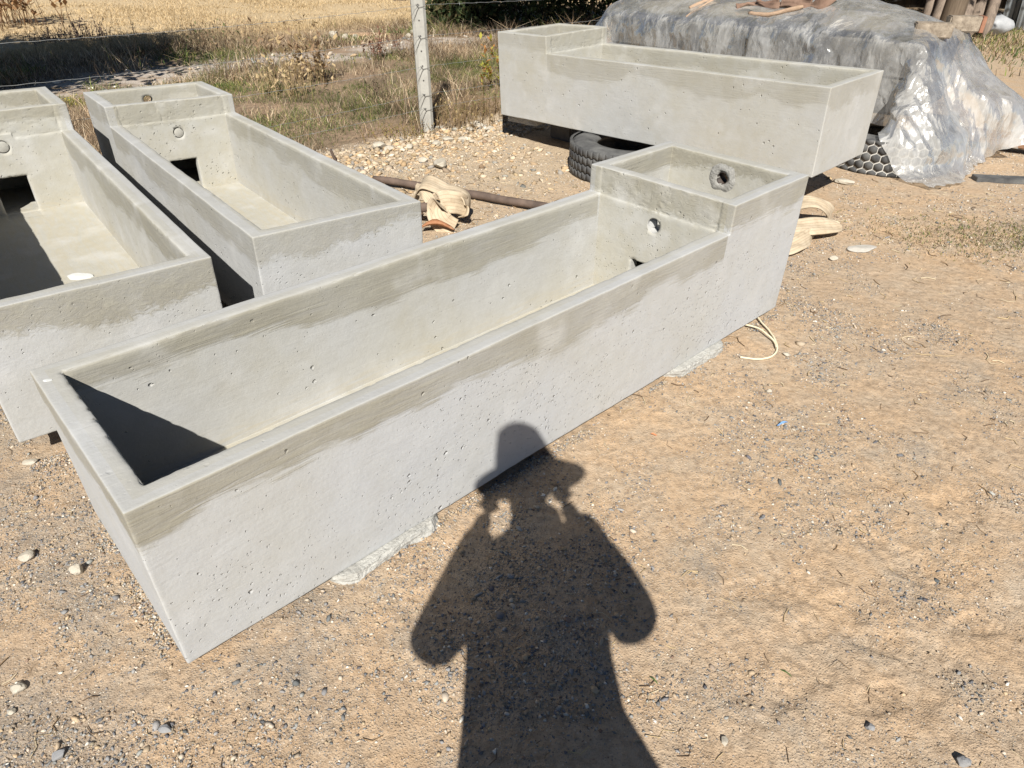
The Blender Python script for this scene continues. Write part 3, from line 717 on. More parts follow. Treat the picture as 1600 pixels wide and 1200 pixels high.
def field_grass():
    Vs, Fs, Cs = [], [], []; off = 0
    def add(x, y, h, w, lean, c):
        nonlocal off
        V, Fc, C = blades('', x, y, h, w, lean, c); Vs.append(V); Fs.append(Fc+off); Cs.append(C); off += len(V)
    # clumps near the fence
    for (ntuft, per, hmin, hmax, dmin, dmax, al0, al1, wd, spread) in ((5200, 26, .03, .12, .02, 3.8, -6, 5, .0045, .08), (260, 46, .14, .36, .25, 4.2, -6, 5, .0045, .07), (5200, 18, .04, .15, 3.0, 8.0, -9, 9, .009, .15), (300, 40, .14, .34, 3.0, 7.0, -9, 9, .008, .11), (9500, 14, .03, .09, 6.8, 16, -12, 15, .013, .24)):
        al = rng.uniform(al0, al1, ntuft); d = rng.uniform(dmin, dmax, ntuft)
        tx = POST[0]+al*FD[0]+d*FN[0]; ty = POST[1]+al*FD[1]+d*FN[1]
        nn = fbm(xy0(tx, ty, .8), 3, 55)
        k = ~trackmask(tx, ty) & ((rng.random(ntuft) < np.clip(.62+nn*1.6, .10, 1)))
        tx, ty = tx[k], ty[k]; m = len(tx)
        th = rng.uniform(hmin, hmax, m)*np.clip(1+fbm(xy0(tx, ty, .6), 3, 56), .5, 1.6)
        tg = fbm(xy0(tx, ty, 1.1), 3, 57); dt = fdist(tx, ty)
        fars = np.clip((dt-6.6)/1.0, 0, 1); pg = np.clip(.36+tg*2.1, 0, .94)*(1-.97*fars)
        low = pg > .45; th = np.where(low, th*.55, th)
        tone = np.clip(1+.5*fbm(xy0(tx, ty, 2.2), 2, 58), .6, 1.3)
        x = np.repeat(tx, per)+rng.normal(0, spread, m*per); y = np.repeat(ty, per)+rng.normal(0, spread, m*per)
        h = np.repeat(th, per)*rng.uniform(.45, 1.1, m*per); c = gcol(x, y, np.repeat(pg, per))*np.repeat(tone, per)[:, None]; fr_ = np.repeat(fars, per)[:, None]; c = c*(1-fr_)+fr_*np.array((.60, .46, .27))*rng.uniform(.6, 1.25, (len(x), 1))
        k = fdist(x, y) > -.12
        add(x[k], y[k], h[k], np.full(k.sum(), wd)*rng.uniform(.6, 1.2, k.sum()), rng.uniform(.15, 1.5, k.sum()), c[k])
    return npmesh('field_grass', np.concatenate(Vs), np.concatenate(Fs), grass_mat, colr=np.concatenate(Cs))
tag(field_grass(), 'dry straw coloured grass and low green weeds filling the field behind the fence', 'grass', kind='stuff')
def patch_grass():
    n = 5200; x = rng.normal(3.05, .42, n); y = rng.normal(3.98, .17, n)+(x-3)*-.12
    x2 = rng.normal(8.9, 1.2, 9000); y2 = rng.normal(12.6, 2.0, 9000)
    V1, F1, C1 = blades('', x, y, rng.uniform(.008, .028, n), np.full(n, .0045), rng.uniform(.2, 1., n), gcol(x, y, .5)*.9)
    n2 = len(x2); V2, F2, C2 = blades('', x2, y2, rng.uniform(.04, .12, n2), np.full(n2, .014), rng.uniform(.2, .9, n2), gcol(x2, y2, .55))
    return npmesh('short_grass', np.concatenate([V1, V2]), np.concatenate([F1, F2+len(V1)]), grass_mat, colr=np.concatenate([C1, C2]))
tag(patch_grass(), 'short yellow green grass growing in the dirt at the right', 'grass', kind='stuff')
def weed(u, v, h, n, spread, colr, label, seed, name='dry_weed', cat='weed', stem=.004, leaf=0, leafc=None, group=None, lean=.6, zoff=0, xy=None):
    x0, y0 = xy if xy else P(u, v); rg = np.random.default_rng(seed); V = []; Fc = []; C = []
    root_z = gz(x0, y0)
    for i in range(n):
        a = rg.uniform(0, 2*math.pi); hh = h*rg.uniform(.5, 1.0); ln = rg.uniform(.05, lean)*hh; w = stem*rg.uniform(.6, 1.2)
        bx, by = rg.normal(0, spread*.3, 2); pts = [np.array([0., 0., -.04])]
        for t in np.linspace(0, 1, 6):
            pts.append(np.array([bx+math.cos(a)*ln*t**1.6, by+math.sin(a)*ln*t**1.6, hh*t*(1-.15*t*ln/hh)])+rg.normal(0, hh*.012, 3))
        o = len(V)
        for k, p in enumerate(pts):
            ww = w*(1-.75*k/6)
            for j in range(3): V.append(p+np.array([math.cos(j*2.09)*ww, math.sin(j*2.09)*ww, 0]))
            C += [colr]*3
        for k in range(6):
            for j in range(3): Fc.append((o+k*3+j, o+k*3+(j+1) % 3, o+k*3+3+(j+1) % 3, o+k*3+3+j))
        for q in range(leaf):
            t = rg.uniform(.25, 1); k = min(int(t*5), 4); p = pts[k+1]+(pts[k+2]-pts[k+1])*(t*5-k)
            d = rg.normal(size=3); d[2] = abs(d[2])*.6+.2; d /= np.linalg.norm(d); L = h*rg.uniform(.06, .16); s = np.cross(d, [0, 0, 1.]); s /= np.linalg.norm(s)+1e-6; s *= L*.24
            o2 = len(V); V += [p, p+d*L*.5+s, p+d*L, p+d*L*.5-s]; Fc.append((o2, o2+1, o2+2, o2+3))
            lc = leafc[rg.integers(0, len(leafc))] if leafc else colr; C += [lc]*4
    o = npmesh(name, V, Fc, grass_mat, colr=np.array(C)); o.location = (x0, y0, root_z-.01+zoff)
    return tag(o, label, cat, group)
for k, (u, v, sp) in enumerate(((410, 160, .5), (430, 192, .7), (505, 115, .35), (520, 205, .5), (620, 115, .4), (648, 150, .3), (470, 178, .4), (720, 105, .4), (748, 118, .4), (600, 168, .4), (370, 78, .5), (560, 140, .35))):
    weed(u, v, .07, 120, sp, (.16, .18, .07), 'low green leafy weeds in the dry grass, %s' % ('just right of the middle trough tank', 'widest, by the middle trough rim', 'beside the tall dry tuft', 'left of the foot of the fence post', 'left of the post near its middle', 'touching the fence post', 'left of centre near the trough rim', 'right of the fence post', 'against the raised trough', 'between the dry tufts left of the post', 'on the far side of the track', 'in the middle of the weeds')[k], 300+k, 'green_weed', 'weed', stem=.0025, leaf=9, leafc=[(.12, .19, .05), (.19, .26, .07), (.27, .30, .10), (.08, .13, .04)], group='low green weeds behind the fence', lean=1.6)
BR = (.26, .18, .11); DK = (.12, .08, .07)
weed(480, 130, .75, 70, .5, (.42, .30, .16), 'tall dry grass tuft standing highest behind the middle trough', 1, 'dry_grass_tuft', leaf=4, leafc=[(.5, .37, .2), (.3, .2, .12)])
weed(455, 150, .5, 60, .5, (.50, .38, .21), 'pale spreading dry grass tuft left of the tallest one', 2, 'dry_grass_tuft', leaf=3, leafc=[(.55, .42, .24)])
weed(590, 95, .45, 26, .25, (.24, .14, .10), 'reddish brown dead shrub on the track left of the fence post', 3, 'dead_shrub', 'shrub', leaf=6, leafc=[(.28, .15, .1)])
weed(622, 84, .35, 20, .2, (.22, .13, .10), 'small dead stalks just left of the fence post', 4, 'dead_shrub', 'shrub', leaf=6, leafc=[(.26, .15, .1)])
weed(588, 160, .35, 22, .2, (.13, .09, .07), 'dark bare weed in the middle of the weeds left of the post', 5, leaf=4, leafc=[(.2, .15, .1)])
weed(130, 62, .38, 60, .9, (.13, .09, .09), 'dark purplish dead plant clump at the edge of the straw field', 6, 'dead_plant', 'plant', stem=.007, leaf=4, leafc=[(.14, .09, .09), (.2, .13, .1)])
weed(95, 64, .24, 60, .9, (.13, .09, .09), 'lower dark dead plants left of the purplish clump', 16, 'dead_plant', 'plant', stem=.007, leaf=4, leafc=[(.14, .09, .09), (.1, .1, .06)])
weed(335, 78, .42, 150, .8, (.46, .36, .23), 'broad tan dry bush beyond the middle trough', 7, 'dry_bush', 'bush', leaf=2, leafc=[(.42, .3, .17), (.3, .2, .12), (.15, .17, .07)])
weed(390, 66, .42, 150, .9, (.42, .32, .21), 'brownish dry bush right of the broad tan one', 17, 'dry_bush', 'bush', leaf=2, leafc=[(.42, .3, .17), (.3, .2, .12)])
weed(18, 40, 1.3, 60, 1.2, (.30, .18, .10), 'reddish brown tall weeds in the top left corner', 8, 'tall_weed', 'weed', stem=.008, leaf=8, leafc=[(.34, .2, .1)])
weed(660, 205, .16, 40, .25, (.24, .17, .11), 'low dry weeds around the foot of the fence post', 9, leaf=2, leafc=[(.3, .22, .1)], lean=.9)
weed(615, 212, .15, 80, .55, (.36, .25, .12), 'yellowish weed mat left of the foot of the post', 10, leaf=5, leafc=[(.3, .28, .08), (.16, .18, .05), (.4, .28, .12)], lean=1.)
weed(788, 52, .55, 16, .35, (.18, .16, .05), 'leafy weed with yellow and red leaves behind the left end of the raised trough', 11, 'leafy_weed', 'weed', stem=.008, leaf=22, leafc=[(.40, .36, .07), (.30, .30, .06), (.42, .20, .07)], xy=(-.15, 8.6))
weed(720, 195, .32, 130, .6, (.34, .24, .13), 'brown dry grass right of the fence post', 12, 'dry_grass_tuft', leaf=1, leafc=[(.4, .3, .15)])
weed(760, 178, .32, 130, .6, (.30, .21, .11), 'brown dry grass against the raised trough corner', 13, 'dry_grass_tuft', leaf=1, leafc=[(.2, .2, .08)])
weed(113, 165, .14, 50, .3, (.30, .28, .09), 'yellow flowering low weed in the gap between the two left troughs', 14, leaf=8, leafc=[(.6, .5, .08), (.2, .24, .06), (.3, .32, .08)], lean=1.)

# ------------------------------------------------------------------ fence
postm = simple_mat('post_concrete', (.33, .315, .28), (.42, .405, .36), 9, .9, .002, 60)
wirem = simple_mat('galvanised_wire', (.16, .16, .155), (.30, .30, .29), 20, .45, .0002, 60, spec=.6)
tiem = simple_mat('tie_wire', (.05, .045, .04), (.10, .09, .08), 20, .6)
def tube(name, pts, r, mat, parent=None, n=6, closed=False, rs=None, smooth=True):
    pts = [np.array(p, float) for p in pts]; m = len(pts); V = []; prev = None
    for i in range(m):
        t = pts[min(i+1, m-1)]-pts[max(i-1, 0)]; t /= np.linalg.norm(t)+1e-9
        if prev is None: a = np.cross(t, [0, 0, 1.]); a = np.cross(t, [1., 0, 0]) if np.linalg.norm(a) < .1 else a
        else: a = prev-t*(prev@t)
        a /= np.linalg.norm(a); prev = a; b = np.cross(t, a); rr = rs[i] if rs is not None else r
        for k in range(n): V.append(pts[i]+rr*(math.cos(2*math.pi*k/n)*a+math.sin(2*math.pi*k/n)*b))
    Fc = [(i*n+k, i*n+(k+1) % n, (i+1)*n+(k+1) % n, (i+1)*n+k) for i in range(m-1) for k in range(n)]
    V += [pts[0], pts[-1]]
    Fc += [(len(V)-2, (k+1) % n, k, k) for k in range(0)]
    o = npmesh(name, V, Fc, mat, parent, smooth)
    return o
def fence_post(al, label):
    x, y = POST+FD*al; root = empty('fence_post', (x, y, gz(x, y)-.02), (0, R(-1.0), R(12)), label=label, cat='fence post', group='concrete fence posts')
    bm = bmesh.new(); h = 1.95; w = .118; c = .024; poly = [(-w/2+c, -w/2), (w/2-c, -w/2), (w/2, -w/2+c), (w/2, w/2-c), (w/2-c, w/2), (-w/2+c, w/2), (-w/2, w/2-c), (-w/2, -w/2+c)]
    V = []; nz = 60
    for k in range(nz):
        for (a, b) in poly: V.append((a, b, h*k/(nz-1)))
    V = np.array(V); V[:, :2] *= (1+.02*fbm(V*9, 3, 3))[:, None]; n = 8
    Fc = [(i*n+k, i*n+(k+1) % n, (i+1)*n+(k+1) % n, (i+1)*n+k) for i in range(nz-1) for k in range(n)]
    V = np.r_[V, [[0, 0, h]]]; m = len(V)-1
    Fc += [((nz-1)*n+k, (nz-1)*n+(k+1) % n, m, m) for k in range(n)]
    bm.free()
    me = bpy.data.meshes.new('shaft'); me.from_pydata([tuple(v) for v in V], [], [tuple(dict.fromkeys(f)) for f in Fc]); link('shaft', me, postm, root)
    for z in np.arange(.22, 1.8, .118):
        hb = ring_mesh('tie_hole', [(.0001, .001), (.007, .001)], 10, tiem, root); hb.rotation_euler = (R(90), 0, 0); hb.location = (-.005, -w/2-.0008, z)
    for z in WZ:      # wire ties round the shaft
        tube('wire_tie', [(w/2+.01, -w/2+.02, z+.01), (w/2-.01, -w/2-.006, z+.012), (.0, -w/2-.006, z+.005), (-.016, -w/2-.006, z-.02), (-.035, -w/2-.006, z-.06), (-w/2+.0, -w/2-.004, z-.10)], .0017, tiem, root, 5)
        tube('wire_tie', [(-.0, -w/2-.008, z), (-.022, -w/2-.008, z+.03)], .0022, tiem, root, 5)
    return root
WZ = [.20, .32, .545, .785, 1.02, 1.25, 1.5]
fence_post(0, 'chamfered concrete fence post with wire ties, left of the raised trough')
fence_post(-4.2, 'concrete fence post out of sight at the left')
fence_post(6.4, 'concrete fence post behind the plastic covered stack')
for k, z in enumerate(WZ):
    pts = []; 
    for s in np.linspace(-9, 12, 211):
        spans = [-9, -4.2, 0, 6.4, 12]; j = max(i for i in range(4) if spans[i] <= s+1e-6); a, b = spans[j], spans[j+1]; t = (s-a)/(b-a)
        sag = -.035*4*t*(1-t)*(1+.3*math.sin(k*2))
        p = POST+FD*s-FN*.045; pts.append((p[0], p[1], z+sag))
    root = empty('barbed_wire', (POST[0], POST[1], 0), label='strand of barbed wire, %s from the ground up on the fence posts' % ('first', 'second', 'third', 'fourth', 'fifth', 'sixth', 'seventh')[k], cat='barbed wire', group='strands of fence wire')
    loc = [(p[0]-POST[0], p[1]-POST[1], p[2]) for p in pts]
    # twisted pair
    A = []; 
    for s_i in range(len(loc)-1):
        for q in range(4):
            t = q/4; p = [loc[s_i][c]*(1-t)+loc[s_i+1][c]*t for c in range(3)]; ph = (s_i*4+q)*.9; A.append((p[0]+.0016*math.cos(ph)*.7, p[1]-.0016*math.cos(ph)*.7, p[2]+.0016*math.sin(ph)))
    tube('strand', A, .0014, wirem, root, 5)
    V = []; Fc = []
    for s_i in range(0, len(loc)-1, 2):
        p = np.array(loc[s_i]); 
        for q in range(2):
            d = rng.normal(size=3); d /= np.linalg.norm(d); s2 = np.cross(d, [0, 0, 1.]); s2 = s2/np.linalg.norm(s2)*.0011; o = len(V)
            V += [p-d*.014+s2, p-d*.014-s2, p+d*.014-s2, p+d*.014+s2, p+(0, 0, .003)]; Fc += [(o, o+1, o+2, o+3)]
    bo = npmesh('barbs', V, Fc, wirem, root); bo['kind'] = 'stuff'

# ------------------------------------------------------------------ plastic covered stack
SN = np.array([3.0, 5.62]); SU = np.array([-.70, .714]); SV = np.array([.714, .70])
def SP(u, v, z=0): return (SN[0]+u*SU[0]+v*SV[0], SN[1]+u*SU[1]+v*SV[1], z)
slab_m = simple_mat('dark_cement', (.09, .092, .10), (.22, .20, .17), 3, .85, .01, 12)
ang = math.atan2(-SU[1], -SU[0])
def sbx(name, u0, u1, v0, v1, z0, z1, mat, label, cat, group=None, cuts=5, amp=.02):
    bm = bmesh.new(); bmesh.ops.create_cube(bm, size=1); L, W_, Hh = u1-u0, v1-v0, z1-z0
    for v in bm.verts: v.co = Vector((v.co.x*L, v.co.y*W_, v.co.z*Hh))
    bmesh.ops.bevel(bm, geom=bm.edges[:], offset=min(L, W_, Hh)*.06, segments=2, affect='EDGES')
    me = bpy.data.meshes.new(name); bm.to_mesh(me); bm.free()
    o = link(name, me, mat); p = SP((u0+u1)/2, (v0+v1)/2); o.location = (p[0], p[1], (z0+z1)/2); o.rotation_euler = (0, 0, ang)
    return tag(o, label, cat, group)
beam_m = wood_mat('weathered_beam', (.34, .24, .15), (.50, .38, .25), 0)
dark_beam = wood_mat('brown_beam', (.16, .085, .05), (.26, .15, .09), 0)
sbx('wooden_beam', -.10, 3.1, .03, .15, .262, .345, beam_m, 'pale wooden beam lying on the tyre under the front of the stack', 'beam', 'beams under the stack')
sbx('wooden_beam', -.10, 3.1, .80, .92, .262, .345, beam_m, 'wooden beam under the back of the plastic covered stack', 'beam', 'beams under the stack')
for k in range(3):
    tyre((*SP(2.6-.0*k if k == 0 else (2.6 if k == 1 else .25), .2 if k == 0 else .75)[:2], .002), .45, .255, ('lorry tyre hidden under the far front of the stack', 'lorry tyre hidden under the far back of the stack', 'lorry tyre hidden under the near back of the stack')[k], 'zig') if k else tyre((*SP(2.55, .0)[:2], .002), .4, .255, 'lorry tyre hidden under the far front of the stack', 'zig')
g_ = 'cement boxes stacked under the plastic'
sbx('cement_box', .03, 1.0, .04, .98, .35, .60, slab_m, 'grey cement box under the plastic, lower one at the near right end', 'cement box', g_)
sbx('cement_box', 1.03, 2.0, .04, .98, .35, .60, slab_m, 'grey cement box under the plastic, lower one in the middle', 'cement box', g_)
sbx('cement_box', 2.03, 2.98, .04, .98, .35, .60, slab_m, 'grey cement box under the plastic, lower one at the far left end', 'cement box', g_)
sbx('cement_box', .03, 1.45, .06, .96, .605, .84, slab_m, 'grey cement box under the plastic, upper one at the near right end', 'cement box', g_)
sbx('cement_box', 1.5, 2.96, .06, .96, .605, .84, slab_m, 'grey cement box under the plastic, upper one at the far left end', 'cement box', g_)
sackm = simple_mat('tan_sack', (.34, .29, .22), (.46, .41, .33), 4, .9, .01, 14)
for k, (u, v) in enumerate(((.65, .55), (1.25, .62), (1.85, .5), (2.5, .55))):
    o = blob('sack', (.85, .85, .17), sackm, None, 60+k, 3, .1, 1.2, smooth=True); p = SP(u, v); o.location = (p[0], p[1], .93); o.rotation_euler = (0, 0, ang)
    tag(o, 'tan sack under the plastic on top of the stack, %s from the right end' % ('first', 'second', 'third', 'fourth')[k], 'sack', 'sacks under the plastic')
def top_z(u, v):
    u = np.asarray(u, float); v = np.asarray(v, float)
    r = .17*np.exp(-((u-.85)/.55)**2)+.10*np.exp(-((u-2.7)/.5)**2)+.10*np.exp(-((u-1.9)/.5)**2)
    return .868+(.06+r)*np.clip(np.sin(np.clip(v/1.0, 0, 1)*math.pi), 0, 1)**.8*np.clip(u/.25, 0, 1)**.5
def plastic_mat():
    m = N('clear_plastic_sheet'); co = m.coord()
    wv = m.n('TexNoise'); wv.inputs['Scale'].default_value = 3; wv.inputs['Detail'].default_value = 3; m.l(co, wv.inputs['Vector'])
    ad = m.n('VectorMath'); ad.operation = 'MULTIPLY_ADD'; m.l(wv.outputs['Color'], ad.inputs[0]); ad.inputs[1].default_value = (.22, .22, .22); m.l(co, ad.inputs[2])
    ma = m.n('Mapping'); ma.inputs['Scale'].default_value = (1, 1, .42); m.l(ad.outputs[0], ma.inputs[0]); w = ma.outputs[0]
    v1 = m.vor(w, 5.0); v2 = m.vor(w, 19); v3 = m.vor(w, 46)
    f = m.noise(w, 30, 5, .7)
    b = m.bump(v1.outputs['Distance'], .045, .7); b = m.bump(v2.outputs['Distance'], .009, .8, b); b = m.bump(v3.outputs['Distance'], .003, .6, b); b = m.bump(f, .003, .6, b)
    di = m.n('BsdfDiffuse'); di.inputs[0].default_value = (.80, .79, .76, 1); m.l(b, di.inputs['Normal'])
    tl = m.n('BsdfTranslucent'); tl.inputs[0].default_value = (.80, .74, .62, 1); m.l(b, tl.inputs['Normal'])
    gl = m.n('BsdfGlossy'); gl.inputs['Roughness'].default_value = .20; m.l(b, gl.inputs['Normal'])
    tr = m.n('BsdfTransparent'); tr.inputs[0].default_value = (.95, .96, .97, 1)
    m1 = m.n('MixShader'); m1.inputs[0].default_value = .40; m.l(di.outputs[0], m1.inputs[1]); m.l(tl.outputs[0], m1.inputs[2])
    at = m.n('VertexColor'); at.layer_name = 'Col'; sa = m.n('SeparateColor'); m.l(at.outputs[0], sa.inputs[0])
    n = m.noise(w, 4.5, 7, .72); st = m.noise(m.coord('Object', (1.5, 1.5, .25)), 22, 5, .7)
    fac = m.math('ADD', m.math('ADD', m.mr(n, .42, .66, .08, .50), m.mr(st, .52, .78, 0, .30)), m.math('MULTIPLY', sa.outputs[0], .50))
    fac = m.math('MINIMUM', fac, .90)
    m2 = m.n('MixShader'); m.l(fac, m2.inputs[0]); m.l(tr.outputs[0], m2.inputs[1]); m.l(m1.outputs[0], m2.inputs[2])
    fr = m.n('Fresnel'); fr.inputs[0].default_value = 1.55; m.l(b, fr.inputs['Normal'])
    m3 = m.n('MixShader'); m.l(m.math('MINIMUM', m.math('MULTIPLY', fr.outputs[0], .8), .45), m3.inputs[0]); m.l(m2.outputs[0], m3.inputs[1]); m.l(gl.outputs[0], m3.inputs[2])
    m.l(m3.outputs[0], m.out.inputs[0]); return m.m
